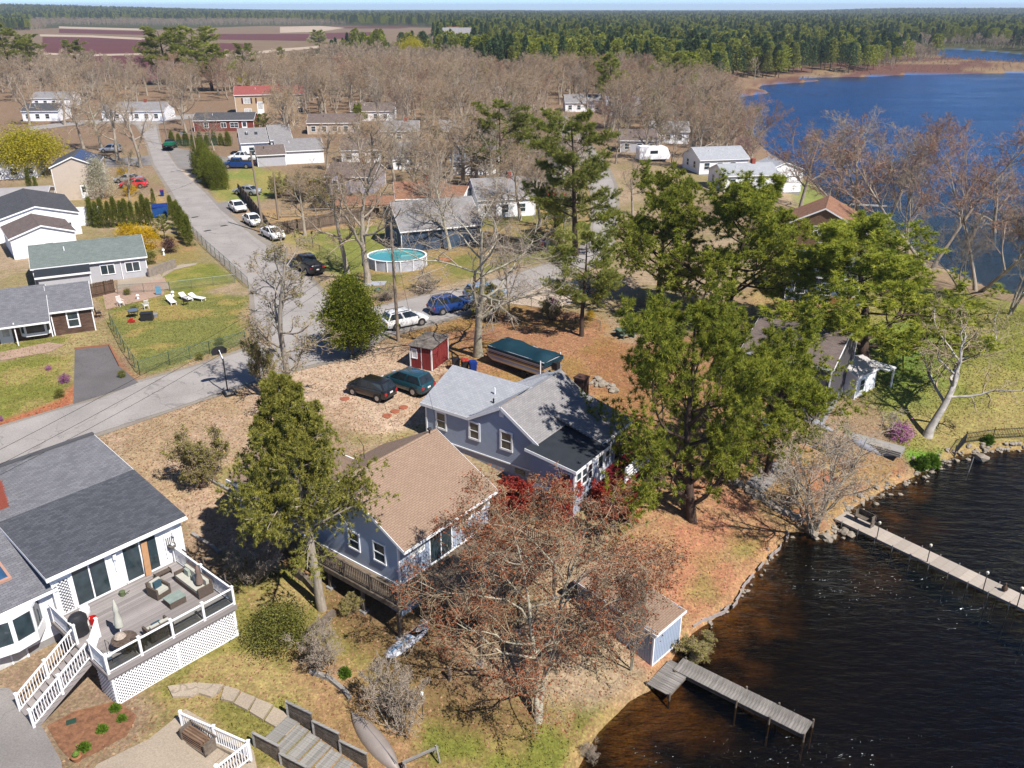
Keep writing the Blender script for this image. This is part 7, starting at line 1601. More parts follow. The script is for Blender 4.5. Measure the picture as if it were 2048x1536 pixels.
rocks('shore_rocks', 'rocks at the foot of the multi stemmed maple', [(1630, 1080), (1670, 1076), (1690, 1060)], 22, .28, .35); rocks('stone_wall', 'low dry stone wall between the two lots', [(1465, 962), (1510, 990), (1560, 1020), (1605, 1042)], 80, .24, .14); rocks('stone_pile', 'pile of stones beside the chimney', [(1180, 765), (1210, 772), (1230, 780)], 20, .3, .35)
rocks('shore_rocks', 'scattered stones along the leafy bank edging', [(1385, 1268), (1440, 1232), (1478, 1200), (1500, 1158), (1548, 1112), (1578, 1068)], 46, .13, .2)
p = P(1950, 932, ZL); rocks('shore_rocks', 'flat boulder standing in the water off the point', [(1940, 925), (1965, 932)], 6, .45, .3)
# pale edging along the bank
ed = MB(); ep = [P(q[0], q[1], ZL + .3) for q in [(1368, 1262), (1405, 1240), (1448, 1222), (1475, 1200), (1492, 1165), (1530, 1122), (1560, 1095), (1577, 1065)]]
for i in range(len(ep) - 1):
    m__ = max(2, int((ep[i + 1] - ep[i]).length / .55))
    for k in range(m__):
        if R.random() < .9: ed.bar(ep[i].lerp(ep[i + 1], k / m__) + Vector((R.gauss(0, .05), R.gauss(0, .05), R.uniform(-.16, -.02))), ep[i].lerp(ep[i + 1], (k + .95) / m__) + Vector((R.gauss(0, .05), R.gauss(0, .05), R.uniform(-.16, -.02))), .07, .22)
single('shore_edging', 'pale edging board along the leafy bank', 'edging', ed, M('pale_edging', C(196, 182, 176), .8, .25, 4, .3))

# ------------------------------------------------------------------ poles, wires, fences
m_pole = M('utility_pole_timber', C(166, 148, 130), .9, .2, 3, .3, stretch=(3, 3, .4)); POLES = {}
def pole(key, base, top, label, lean=0.0, arm=None, lamp=None):
    p = G(*base); h = top_z(p, top); E = thing('utility_pole', label, 'pole', p); POLES[key] = p + Vector((lean, 0, h)); part(E, 'pole', MB().tube([(0, 0, -.5), (lean, 0, h)], [.17, .11], 10), m_pole, True)
    if arm: part(E, 'crossarm', MB().bar((lean - .9, 0, h - .4), (lean + .9, 0, h - .4), .1), m_pole)
    if lamp: part(E, 'lamp_arm', MB().tube([(0, 0, h * .68), (-1.2, 0, h * .72), (-2.3, 0, h * .71)], .04), m_rim); part(E, 'lamp_head', MB().box(-2.7, -.12, h * .70, -2.2, .12, h * .73), m_rim)
pole('a', (797, 682), 446, 'weathered utility pole beside the white crossover', -.1); pole('b', (528, 466), 305, 'utility pole by the second white sedan', -.5); pole('c', (402, 352), 232, 'utility pole carrying the street lamp', -.6, lamp=True); pole('d', (338, 292), 198, 'utility pole at the top of the street', -.5); pole('e', (1168, 222), 156, 'distant pole beside the dark pine'); pole('f', (557, 440), 345, 'thin flag pole behind the white sedans'); pole('g', (1207, 232), 185, 'short pole in front of the metal roofed garage')
def wire(p, q, sag, label, r=.012):
    p, q = Vector(p), Vector(q); pts = [p.lerp(q, i / 14) - Vector((0, 0, sag * 4 * (i / 14) * (1 - i / 14))) for i in range(15)]; single('overhead_wire', label, 'wire', MB().tube(pts, r, 5), m_blackm)
lft = P(-60, 1000, 4.5)
wire(POLES['a'] - Vector((0, 0, .3)), P(-120, 960, 6.3), .6, 'upper overhead wire crossing the lower road'); wire(POLES['a'] - Vector((0, 0, .9)), P(-120, 990, 5.6), .8, 'lower overhead wire crossing the lower road'); wire(POLES['a'] - Vector((0, 0, 1.6)), P(-100, 1000, 4.9), .9, 'lowest overhead wire crossing the lower road')
wire(POLES['b'] - Vector((0, 0, .4)), POLES['a'] - Vector((0, 0, .4)), .9, 'overhead wire from the sedan pole to the junction pole'); wire(POLES['b'] - Vector((0, 0, .3)), POLES['c'] - Vector((0, 0, .3)), .8, 'overhead wire along the upper street'); wire(POLES['c'] - Vector((0, 0, .3)), POLES['d'] - Vector((0, 0, .3)), .8, 'overhead wire at the top of the street')
wire(POLES['a'] - Vector((0, 0, .5)), P(882, 882, 3.4), .5, 'service wire to the slate blue cottage'); wire(POLES['b'] - Vector((0, 0, .6)), P(60, 470, 4.0), .7, 'service wire to the gabled house')
wire(POLES['a'] - Vector((0, 0, 2.0)), P(1240, 470, 7), 1.0, 'overhead wire following the lake road')

def chain_link(label, pts, h=1.15, col=None, post_sp=2.4, name='chain_link_fence', gap=.11):
    mt = M('galvanised_wire', C(150, 160, 152), .5, .1, 3, 0, metal=.4) if col is None else col; W_ = [G(*q) for q in pts]; E = thing(name, label, 'fence')
    for a, b in zip(W_, W_[1:]):
        L = (b - a).length; n = max(1, round(L / post_sp)); u = (b - a).normalized()
        for i in range(n + 1):
            c = a.lerp(b, i / n); c.z = hz(c.x, c.y); part(E, 'post', MB().tube([c - Vector((0, 0, .2)), c + Vector((0, 0, h + .03))], .03, 6), mt)
        part(E, 'top_rail', MB().tube([a + Vector((0, 0, h)), b + Vector((0, 0, h))], .022, 6), mt); u2 = Vector((u.x, u.y, 0)).normalized(); fr = (a, u2, Vector((u2.y, -u2.x, 0)))
        mb = MB(); Ll = Vector((b.x - a.x, b.y - a.y, 0)).length; dz = (b.z - a.z) / max(Ll, .01)
        for s in (1, -1):
            k = -h
            while k < Ll:
                lo, hi = max(0, -k), min(h, Ll - k)
                if hi - lo > .03:
                    zz = (lambda t: t) if s > 0 else (lambda t: h - t); p0 = fr_pt(fr, k + lo, zz(lo) + (k + lo) * dz, 0); p1 = fr_pt(fr, k + hi, zz(hi) + (k + hi) * dz, 0); n_ = Vector((0, 0, .006)); mb.add([p0 - n_, p1 - n_, p1 + n_, p0 + n_], [(0, 1, 2, 3)])
                k += gap
        o = part(E, 'wire_mesh', mb, mt); o['kind'] = 'stuff'
m_gw = M('green_coated_wire', C(88, 118, 104), .5, .1, 3, 0)
chain_link('chain link fence along the street verge', [(388, 472), (414, 500), (450, 532), (497, 577)], 1.25, m_gw); chain_link('chain link fence between lawn and driveway', [(222, 650), (250, 705), (280, 750)], 1.2, m_gw); chain_link('chain link fence along the lower road edge', [(280, 750), (340, 730), (420, 708), (492, 688)], 1.2, m_gw); chain_link('chain link fence behind the patio', [(236, 588), (340, 582), (470, 566)], 1.0); chain_link('wire fence running through the pine needles', [(1036, 604), (1090, 625), (1150, 645), (1200, 662)], 1.0); chain_link('chain link fence by the pickup', [(690, 540), (640, 508), (600, 490)], 1.1); chain_link('green mesh fence before the evergreen screen', [(352, 296), (410, 293), (466, 288)], 1.6, M('green_mesh', C(30, 92, 76)), gap=.09)
def board_fence(label, pts, h=1.7, mat=None, pw=.15, name='board_fence', bothrail=True):
    mat = mat or M_wood('grey_brown_fence_boards', C(112, 96, 84), C(158, 140, 124), (6, 6, 1)); E = thing(name, label, 'fence'); W_ = [G(*q) for q in pts]
    me = MB().box(-pw / 2 + .004, -.012, 0, pw / 2 - .004, .012, h).mesh('board', mat); pm = MB().box(-.05, -.05, -.2, .05, .05, h + .05).mesh('post', mat)
    for a, b in zip(W_, W_[1:]):
        L = (b - a).length; u = (b - a).normalized(); an = math.atan2(u.y, u.x); n = int(L / pw); nn = Vector((-u.y, u.x, 0))
        for i in range(n): o = link('board', me, E); o.location = a + u * (i + .5) * pw; o.rotation_euler = (0, R.uniform(-.01, .01), an); o.scale.z = R.uniform(.97, 1.03)
        k = 0
        while k <= L: o = link('post', pm, E); o.location = a + u * k - nn * .07; o.rotation_euler = (0, 0, an); k += 2.4
        for z in (.35, h - .3): part(E, 'rail', MB().bar(a + Vector((0, 0, z)) - nn * .05, b + Vector((0, 0, z)) - nn * .05, .04, .09), mat)
board_fence('long grey board fence behind the backyard', [(545, 474), (640, 456), (760, 436)], 1.8); board_fence('board fence beside the white sedans', [(478, 388), (500, 412), (545, 474)], 1.7); board_fence('wooden fence behind the ranch porch', [(166, 600), (232, 585)], 1.5, M_wood('brown_fence_boards', C(92, 72, 60), C(140, 116, 98), (6, 6, 1)))
E = thing('raised_planter', 'long raised timber planter behind the board fence', 'planter', G(562, 436), .12)
for i in range(2): part(E, 'rail', MB().box(0, .05 * i, .5 + i * .6, 15, .15 + .05 * i, .62 + i * .6), m_greyw)
for x in (0, 5, 10, 14.9): part(E, 'post', MB().box(x, 0, 0, x + .12, .2, 1.3), m_greyw)
a = G(672, 442); E = thing('lean_to', 'open lean to with rusty orange roof behind the fence', 'shelter', a, .1); r = MB(); r.slab((0, 0, 2.2), (8.5, 0, 2.2), (8.5, 3.2, 2.9), (0, 3.2, 2.9), .1); part(E, 'roof', r, sh_cedar)
for x in (.1, 4.2, 8.3):
    for y in (.1, 3.0): part(E, 'post', MB().box(x - .07, y - .07, 0, x + .07, y + .07, 2.2 + y * .2), m_rail)
# iron fence on the point
E = thing('iron_fence', 'black iron picket fence on the point', 'fence'); W_ = [G(1908, 914), G(1930, 886), G(1985, 878), G(2060, 874)]; pk = MB().box(-.012, -.012, 0, .012, .012, .95).mesh('picket', m_blackm)
for a, b in zip(W_, W_[1:]):
    n = max(2, int((b - a).length / .14))
    for i in range(n + 1): o = link('picket', pk, E); c = a.lerp(b, i / n); o.location = (c.x, c.y, hz(c.x, c.y))
    for z in (.15, .85): part(E, 'rail', MB().bar(a + Vector((0, 0, z)), b + Vector((0, 0, z)), .03, .04), m_blackm)
    part(E, 'post', MB().box(a.x - .03, a.y - .03, a.z - .1, a.x + .03, a.y + .03, a.z + 1.05), m_blackm)

# ------------------------------------------------------------------ basketball hoop
p = G(456, 787); E = thing('basketball_hoop', 'portable basketball hoop with black backboard at the road edge', 'basketball hoop', p, A_(125)); part(E, 'base', MB().prism([(-.7, -.4), (.3, -.35), (.3, .35), (-.7, .4)], 0, .22), m_blackm); part(E, 'weight', MB().box(-.75, -.25, .22, -.3, .3, .42), m_greyw)
part(E, 'pole', MB().tube([(0, 0, .1), (0, 0, 3.0)], .055), m_blackm); part(E, 'arm', MB().bar((0, 0, 2.7), (.75, 0, 3.2), .06).bar((0, 0, 2.95), (.75, 0, 3.45), .06), WHITE); pl = [(math.cos(t) * .62, 3.35 + .42 * math.sin(t)) for t in [math.pi * k / 8 for k in range(9)]] + [(-.56, 3.1), (.56, 3.1)]
bb = MB(); bb.add([(.78, y, z) for y, z in pl] + [(.83, y, z) for y, z in pl], [tuple(range(11)), tuple(range(21, 10, -1))] + [(i, (i + 1) % 11, 11 + (i + 1) % 11, 11 + i) for i in range(11)]); part(E, 'backboard', bb, m_blackm); rim = MB(); rim.tube([(1.1 + .23 * math.cos(t), .23 * math.sin(t), 3.05) for t in [k * 2 * math.pi / 14 for k in range(15)]], .012, 5, False); part(E, 'rim', rim, M('orange_rim', C(220, 90, 40)))
part(E, 'wheel', MB().box(.3, -.35, .02, .42, .35, .14), m_tyre)

# ------------------------------------------------------------------ yard things
def bin_(px, col, lid, label, rz=.3, s=1.0):
    E = thing('wheelie_bin', label, 'bin', G(*px), rz); b = MB(); b.add([(-.22, -.24, 0), (.22, -.24, 0), (.22, .24, 0), (-.22, .24, 0), (-.29, -.33, 1.0), (.29, -.33, 1.0), (.29, .33, 1.0), (-.29, .33, 1.0)], [(3, 2, 1, 0), (4, 5, 6, 7), (0, 1, 5, 4), (1, 2, 6, 5), (2, 3, 7, 6), (3, 0, 4, 7)]); part(E, 'body', b, col); part(E, 'lid', MB().extr([(-.34, 1.0), (.36, 1.0), (.3, 1.06), (-.25, 1.1)], -.31, .31, 'y'), lid)
    for y in (-.2, .2): part(E, 'wheel', MB().extr([(-.26 + .1 * math.cos(k * .8), .1 + .1 * math.sin(k * .8)) for k in range(8)], y - .03, y + .03, 'y'), m_tyre)
m_bb = M('bin_black', (.02, .02, .022, 1), .6); m_bbl = M('bin_blue', C(22, 62, 150), .5); m_bor = M('bin_orange', C(226, 84, 60), .5)
bin_((912, 740), m_bb, m_bb, 'black wheelie bin beside the red shed'); bin_((930, 742), m_bb, m_bor, 'wheelie bin with orange lid'); bin_((946, 746), m_bbl, m_bbl, 'blue lidded wheelie bin by the shed'); bin_((325, 392), m_bbl, m_bor, 'blue bin with orange lid on the street verge'); bin_((1082, 496), m_bor, m_bbl, 'red bin with blue lid by the lake road'); bin_((1078, 292), m_bbl, m_bbl, 'blue bin far up the lane'); bin_((1088, 292), m_bor, m_bor, 'orange bin far up the lane'); bin_((1094, 500), m_rim, m_rim, 'grey bin by the lake road')
p = G(322, 432); E = thing('dumpster', 'blue steel dumpster behind the arborvitae row', 'dumpster', p, .4); part(E, 'body', MB().extr([(-1.0, .15), (1.0, .15), (1.15, 1.6), (-1.15, 1.3)], -1.3, 1.3, 'y'), M('dumpster_blue', C(24, 86, 160), .6, .15, 3, .1)); part(E, 'lid', MB().box(-1.1, -1.28, 1.42, 1.15, -.02, 1.62).box(-1.1, .02, 1.42, 1.15, 1.28, 1.62), m_bbl)
# above-ground pool
p = G(790, 541); E = thing('swimming_pool', 'round above ground pool with white walls', 'pool', (p.x, p.y + 2.2, p.z)); n = 40; wl = MB(); wl.lathe([(3.5, -.1), (3.5, 1.25), (3.42, 1.25), (3.42, .2)], n, sx=1.0, sy=.85, cap=False); part(E, 'wall', wl, M('pool_wall_white', C(214, 216, 226), .6, .2, 1.5, .1), True); part(E, 'rim', MB().lathe([(3.36, 1.24), (3.6, 1.24), (3.6, 1.3), (3.36, 1.3), (3.36, 1.24)], n, sx=1, sy=.85, cap=False), WHITE, True)
for k in range(14): t = k * 2 * math.pi / 14; part(E, 'upright', MB().box(-.05, -.08, 0, .05, .08, 1.25), WHITE).location = (3.52 * math.cos(t), 3.0 * math.sin(t), 0)
mw, N, L, b = nt('pool_water'); b.inputs['Base Color'].default_value = C(64, 190, 196); b.inputs['Roughness'].default_value = .06; tcn = N.new('ShaderNodeTexNoise'); tcn.inputs['Scale'].default_value = 2.5; bp = N.new('ShaderNodeBump'); bp.inputs['Strength'].default_value = .2; L.new(tcn.outputs[0], bp.inputs['Height']); L.new(bp.outputs[0], b.inputs['Normal']); rpp = N.new('ShaderNodeValToRGB'); rpp.color_ramp.elements[0].color = C(30, 140, 158); rpp.color_ramp.elements[1].color = C(120, 214, 208); tn2 = N.new('ShaderNodeTexNoise'); tn2.inputs['Scale'].default_value = .7; L.new(tn2.outputs[0], rpp.inputs[0]); L.new(rpp.outputs[0], b.inputs['Base Color'])
part(E, 'water', MB().add([(3.42 * math.cos(k * 2 * math.pi / n), .85 * 3.42 * math.sin(k * 2 * math.pi / n), 1.12) for k in range(n)], [tuple(range(n))]), mw)
# garden furniture on the left patio
def chair(name, label, px, mat, rz, rock=False, h=1.0):
    E = thing(name, label, 'chair', G(*px), rz); part(E, 'seat', MB().box(-.24, -.24, .4, .24, .24, .45), mat)
    for i in range(5): part(E, 'back_slat', MB().bar((-.2, -.2 + .1 * i, .45), (-.32, -.2 + .1 * i, h), .04, .02), mat)
    part(E, 'back_rail', MB().bar((-.32, -.25, h), (-.32, .25, h), .04), mat)
    for x in (-.22, .22):
        for y in (-.22, .22): part(E, 'leg', MB().bar((x, y, 0.02), (x, y, .42), .04), mat)
    for y in (-.26, .26): part(E, 'armrest', MB().bar((-.26, y, .65), (.24, y, .63), .06, .03), mat)
    if rock:
        for y in (-.22, .22): part(E, 'rocker', MB().tube([(-.5, y, .1), (-.2, y, .02), (.2, y, .02), (.45, y, .1)], .02, 6), mat)
m_dkw = M('dark_stained_wood', C(62, 46, 40), .7, .2, 5, .2); m_wpl = M('white_plastic', (.75, .75, .74, 1), .4, .05, 3, 0)
chair('rocking_chair', 'dark rocking chair on the brick patio', (198, 634), m_dkw, .3, True, 1.15); chair('garden_chair', 'white garden chair on the patio edge', (242, 612), m_wpl, -.6); chair('garden_chair', 'white and grey lawn chair behind the glass table', (292, 618), m_wpl, 2.4); chair('garden_chair', 'dark folding chair beside the loungers', (372, 610), m_dkw, 2.0)
p = G(268, 634); E = thing('glass_table', 'round glass patio table', 'table', p); part(E, 'top', MB().lathe([(.55, .7), (.56, .72), (.55, .74)], 8), M('blue_grey_glass', C(120, 132, 150), .15, .05, 2, 0)); 
for k in range(4): part(E, 'leg', MB().bar((.35 * math.cos(k * 1.57 + .8), .35 * math.sin(k * 1.57 + .8), 0), (.45 * math.cos(k * 1.57 + .8), .45 * math.sin(k * 1.57 + .8), .7), .035), m_blackm)
single('storage_box', 'black storage box at the lawn edge', 'box', MB().box(-.55, -.35, 0, .55, .35, .7).box(-.58, -.38, .7, .58, .38, .78), m_blackm, G(295, 640), .2); single('toy_car', 'red toy under the glass table', 'toy', MB().box(-.3, -.15, .06, .3, .15, .25).box(-.1, -.12, .25, .15, .12, .4), M('toy_red', C(210, 50, 44)), G(263, 645)); single('grey_tub', 'grey plastic tub beside the storage box', 'tub', MB().lathe([(.25, 0), (.35, .35), (.3, .35)], 14), M('tub_grey', C(170, 170, 172)), G(310, 634))
def lounger(label, px, rz):
    E = thing('sun_lounger', label, 'lounger', G(*px), rz); part(E, 'bed', MB().box(-.95, -.3, .28, .4, .3, .34), m_wpl); part(E, 'backrest', MB().add([(.4, -.3, .3), (.4, .3, .3), (.95, .3, .6), (.95, -.3, .6), (.4, -.3, .35), (.4, .3, .35), (.95, .3, .65), (.95, -.3, .65)], [(0, 1, 2, 3), (7, 6, 5, 4), (0, 4, 5, 1), (1, 5, 6, 2), (2, 6, 7, 3), (3, 7, 4, 0)]), m_wpl)
    for x in (-.85, .35):
        for y in (-.26, .26): part(E, 'leg', MB().box(x - .03, y - .03, 0, x + .03, y + .03, .3), m_wpl)
lounger('white sun lounger on the lawn, left one', (343, 606), 2.2); lounger('white sun lounger on the lawn, right one', (372, 600), 2.4); lounger('flattened white lounger on the lawn', (395, 600), 2.7)
for px, h, l in [((276, 598), .5, 'white swan planter by the patio bed'), ((346, 592), .55, 'white pedestal ornament on the back fence line'), ((328, 510), .8, 'white pedestal in the rock garden')]:
    single('garden_ornament', l, 'ornament', MB().lathe([(.16, 0), (.1, .1), (.09, h * .6), (.2, h * .75), (.12, h)], 10), m_wpl, G(*px), smooth=True)
single('garden_sign', 'pale blue panel leaning on the back fence', 'sign', MB().box(-.28, -.03, .1, .28, .03, .95), M('pale_blue_panel', C(120, 180, 214)), G(318, 590), .2)
wl = M('old_concrete_wall', C(168, 156, 144), .9, .25, 3, .4); a, b = G(298, 555), G(352, 535); single('retaining_wall', 'crumbling concrete retaining wall beside the ranch house', 'wall', MB().bar(a + Vector((0, 0, .5)), b + Vector((0, 0, .5)), .25, 1.1), wl)
single('white_screen', 'white corrugated screen beside the gabled house', 'screen', MB().box(0, 0, 0, 3.6, .1, 2.6), w_white, G(150, 452), .25)
bd = MB(); bd.bar(G(150, 699) + Vector((0, 0, .08)), G(219, 692) + Vector((0, 0, .08)), .15, .2); bd.bar(G(219, 692) + Vector((0, 0, .08)), G(240, 733) + Vector((0, 0, .08)), .15, .2); single('driveway_edging', 'reddish timber edging round the dark driveway', 'edging', bd, M('red_timber', C(176, 120, 92)))
# septic covers on the gravel, swivel pipe
for i, px in enumerate([(774, 832), (790, 823), (807, 815), (690, 798)]):
    single('drain_cover', ['rusty round drain cover nearest the tan roof', 'middle rusty drain cover', 'drain cover nearest the teal car', 'rusty drain cover left of the black hatchback'][i], 'drain cover', MB().lathe([(.36, 0), (.36, .05), (.33, .06)], 18), M('rusty_iron', C(186, 112, 82), .9, .2, 4, .2), G(*px))
vp = MB(); vp.tube([(0, 0, -.1), (0, 0, .7), (.1, 0, .95), (.35, 0, 1.0), (.5, 0, .85)], .09, 8); single('vent_pipe', 'white bent vent pipe under the slender ash', 'pipe', vp, WHITE, G(544, 802), 1.0)
# timber edging lines
def timbers(label, pts, w=.2, h=.22, mat=None):
    E = thing('landscape_timbers', label, 'edging'); W_ = [G(*q) for q in pts]
    for a, b in zip(W_, W_[1:]): part(E, 'timber', MB().bar(a + Vector((0, 0, h / 2 - .03)), b + Vector((0, 0, h / 2 - .03)), w, h), mat or m_greyw)
timbers('weathered timbers edging the gravel yard', [(405, 950), (432, 968), (462, 985), (488, 1003), (510, 1020)]); timbers('timbers behind the white deck', [(385, 1070), (402, 1082), (422, 1095), (440, 1108)]); timbers('timber terrace edge under the spruce', [(590, 1150), (612, 1165), (634, 1190)], .25, .5, m_rail); timbers('timber steps below the blue house', [(600, 1280), (640, 1250)], .3, .3, m_rail); timbers('upper timber step below the blue house', [(625, 1265), (668, 1228)], .3, .3, m_rail); timbers('curved timber edging above the canoe', [(620, 1345), (660, 1360), (690, 1385), (700, 1400)])

# ------------------------------------------------------------------ deck furniture of the white house
def on_deck(name, label, cat, x, y, z=1.002, rz=0.0, group=None):
    w = E_world(EA, (x, y, z)); return thing(name, label, cat, w, A_(49.5) + rz, group)
m_wick = M('brown_wicker', C(112, 98, 88), .8, .25, 12, .4); m_cush = M('cream_cushion', C(224, 222, 208), .85, .06, 3, .1); m_teal = M('teal_cushion', C(64, 98, 112), .85, .08, 3, .1); m_print = M('patterned_cushion', C(196, 206, 192), .85, .3, 8, .1)
def sofa(label, x, y, rz, w, name='wicker_sofa', pil=()):
    E = on_deck(name, label, 'sofa' if w > 1.2 else 'armchair', x, y, rz=rz); h = w / 2; part(E, 'base', MB().box(-h, -.4, .06, h, .4, .3), m_wick); part(E, 'backrest', MB().box(-h, .3, .3, h, .42, .78), m_wick)
    for s in (-1, 1): part(E, 'arm', MB().box(min(s * h, s * (h - .1)), -.4, .3, max(s * h, s * (h - .1)), .3, .6), m_wick)
    n = max(1, round(w / .65)); cw = (w - .2) / n
    for i in range(n): part(E, 'seat_cushion', MB().box(-h + .1 + i * cw + .01, -.38, .3, -h + .1 + (i + 1) * cw - .01, .22, .44), m_cush); part(E, 'back_cushion', MB().box(-h + .1 + i * cw + .02, .14, .44, -h + .1 + (i + 1) * cw - .02, .3, .82), m_cush)
    for px_, m_ in pil: part(E, 'throw_pillow', MB().box(px_ - .2, -.02, .45, px_ + .2, .12, .8), m_)
sofa('long wicker sofa with cream cushions along the deck rail', -.55, 2.75, -math.pi / 2, 2.3, pil=((-.6, m_print), (.3, m_cush))); sofa('wicker armchair with teal pillow by the sliding door', -2.0, 3.55, 0.15, .8, 'wicker_armchair', ((0, m_teal),)); sofa('wicker loveseat with teal pillow at the glass rail', -3.55, .75, math.pi, 1.15, 'wicker_loveseat', ((.1, m_teal),))
E = on_deck('ottoman_table', 'square wicker table with glass top', 'table', -1.85, 2.3); part(E, 'base', MB().box(-.42, -.32, .03, .42, .32, .38), m_wick); part(E, 'top', MB().box(-.44, -.34, .38, .44, .34, .42), M('pale_glass_top', C(170, 186, 176), .15))
for (x, y, m_, l, cl) in ((-4.85, 1.75, m_cush, 'closed cream patio umbrella by the round table', 1), (-.55, 2.1, M('taupe_fabric', C(150, 128, 116), .9), 'closed taupe patio umbrella by the sofa', .75)):
    E = on_deck('patio_umbrella', l, 'umbrella', x, y); part(E, 'pole', MB().tube([(0, 0, 0), (0, 0, 2.3 * cl)], .025), WHITE); part(E, 'canopy', MB().lathe([(.03, .75 * cl), (.2, .8 * cl), (.17, 1.2 * cl), (.1, 1.6 * cl), (.15, 1.75 * cl), (.07, 2.1 * cl), (.02, 2.3 * cl)], 9), m_, True); part(E, 'base', MB().lathe([(.24, 0), (.24, .05), (.05, .1)], 14), m_blackm)
E = on_deck('round_table', 'round table with flowers at the deck corner', 'table', -5.1, .85); part(E, 'top', MB().lathe([(.55, .68), (.57, .7), (.55, .73)], 18), M('mosaic_top', C(120, 104, 92), .5, .5, 9, .2)); part(E, 'leg', MB().lathe([(.25, 0), (.05, .1), (.05, .68)], 10), m_blackm)
w = E_world(EA, (-5.2, 1.0, 1.73)); single('flower_dish', 'pale flowers heaped on the round table', 'flowers', MB().lathe([(.2, 0), (.28, .08), (.2, .2), (.05, .26)], 11), M('pale_flowers', C(214, 196, 180), .9, .4, 14, .6), w)
E = on_deck('dining_chair', 'dark wicker chair tucked at the round table', 'chair', -4.6, .45, rz=2.4); part(E, 'seat', MB().box(-.25, -.25, .35, .25, .25, .45), m_wick); part(E, 'backrest', MB().box(-.25, .2, .45, .25, .27, .9), m_wick)
for s in (-.2, .2):
    for t in (-.2, .2): part(E, 'leg', MB().box(s - .02, t - .02, 0, s + .02, t + .02, .35), m_wick)
E = on_deck('covered_grill', 'black covered grill at the head of the stairs', 'grill', -5.95, 3.6); part(E, 'cover', MB().lathe([(.42, .02), (.4, .5), (.46, .75), (.44, .95), (.3, 1.15), (.05, 1.22)], 12, sx=1, sy=.75), M('black_vinyl', (.025, .025, .028, 1), .45, .2, 3, .3), True); part(E, 'foot', MB().box(-.3, -.2, 0, .3, .2, .03), m_blackm)
w = E_world(EA, (-5.25, 4.5, 1.002)); single('white_urn', 'white garden urn beside the grill', 'urn', MB().lathe([(.18, 0), (.12, .08), (.26, .4), (.24, .62), (.14, .7), (.2, .74)], 14), m_wpl, w, smooth=True); w = E_world(EA, (-5.2, 3.9, 1.002)); single('red_bucket', 'red bucket beside the grill', 'bucket', MB().lathe([(.15, 0), (.2, .36), (.17, .36), (.14, .1)], 14), M('red_plastic', C(220, 40, 36), .4), w, smooth=True)
w = E_world(EA, (-5.45, 4.05, 1.002)); single('white_bucket', 'white bucket behind the red one', 'bucket', MB().lathe([(.14, 0), (.18, .34), (.15, .34), (.12, .1)], 12), m_wpl, w, smooth=True); w = E_world(EA, (-5.95, .75, 1.002)); E = thing('hanging_pot', 'white pot on a hooked stand at the deck corner', 'planter', w); part(E, 'pot', MB().lathe([(.12, .2), (.2, .42), (.17, .42)], 12), m_wpl, True); part(E, 'stand', MB().tube([(.15, 0, 0), (.15, 0, 1.1), (0, 0, 1.25), (0, 0, .45)], .012, 6), m_blackm)
w = E_world(EA, (-3.25, 4.9, 1.002)); single('watering_can', 'green watering can by the wall', 'watering can', MB().lathe([(.13, 0), (.15, .25), (.05, .28)], 12).tube([(.12, 0, .08), (.4, 0, .3)], .02, 6), M('olive_plastic', C(110, 124, 88)), w); w = E_world(EA, (-1.1, 4.85, 1.002)); E = thing('wire_basket', 'low wire plant stand under the window', 'plant stand', w, A_(49.5)); part(E, 'tray', MB().box(-.4, -.14, .2, .4, .14, .26), m_wick); part(E, 'frame', MB().box(-.42, -.16, 0, -.4, .16, .3).box(.4, -.16, 0, .42, .16, .3), m_blackm)
w = E_world(EA, (-1.55, 5.45, 1.02)); bdx = MB(); bdx.box(-.16, -.02, 0, .16, .02, 1.9); o = single('leaning_board', 'bare plywood strip leaning in the open sliding door', 'board', bdx, M('fresh_plywood', C(216, 166, 122), .7, .15, 3, .1), w, A_(49.5)); o.rotation_euler = (-.12, .08, A_(49.5))
# tall thin bird-feeder hooks along the right rail
for i, y in enumerate((1.0, 3.0, 4.6)):
    w = E_world(EA, (.25, y, -.9)); single('trellis_post', ['timber trellis post nearest the deck corner', 'middle timber trellis post by the sofa', 'timber trellis post by the house wall'][i], 'post', MB().box(-.03, -.03, 0, .03, .03, 3.1).box(-.02, -.5, 2.7, .02, .5, 2.76), m_rail, w, A_(49.5))

# ------------------------------------------------------------------ lower yard: patio, rail, steps, canoe, boards
zc = -1.2
sheet('patio', [(150, 1590), (200, 1540), (300, 1488), (345, 1450), (372, 1425), (505, 1490), (515, 1540), (515, 1590)], m_conc, .05, 1.0, z=zc, label='cracked concrete patio at the bottom'); sheet('asphalt_pad', [(-60, 1395), (20, 1385), (60, 1420), (90, 1465), (125, 1530), (130, 1600), (-60, 1600)], m_drive2, .045, 1.0, z=-1, label='asphalt pad below the stairs')
sheet('planting_bed', [(95, 1455), (150, 1425), (235, 1405), (275, 1435), (255, 1475), (190, 1512), (150, 1530), (120, 1500)], M('leafy_mulch', C(158, 112, 82), .95, .45, 5, .6), .035, 1.0, z=-1, label='leaf covered planting bed')
E = thing('stone_path', 'row of flat stone slabs stepping down from the lawn', 'path')
for i, (q, l) in enumerate([([(340, 1395), (395, 1385), (420, 1395), (385, 1412), (350, 1415)], 0), ([(400, 1385), (450, 1385), (440, 1400), (425, 1410), (400, 1404)], 0), ([(452, 1386), (482, 1392), (468, 1415), (444, 1412)], 0), ([(485, 1395), (512, 1402), (496, 1428), (470, 1418)], 0), ([(514, 1404), (546, 1412), (526, 1442), (500, 1430)], 0), ([(548, 1416), (580, 1428), (558, 1456), (530, 1444)], 0), ([(565, 1440), (598, 1440), (590, 1470), (562, 1466)], 0)]):
    o = sheet('slab', q, m_conc, .12, 0, z=-1.5, thick=.15); o.parent = E; del o['kind']
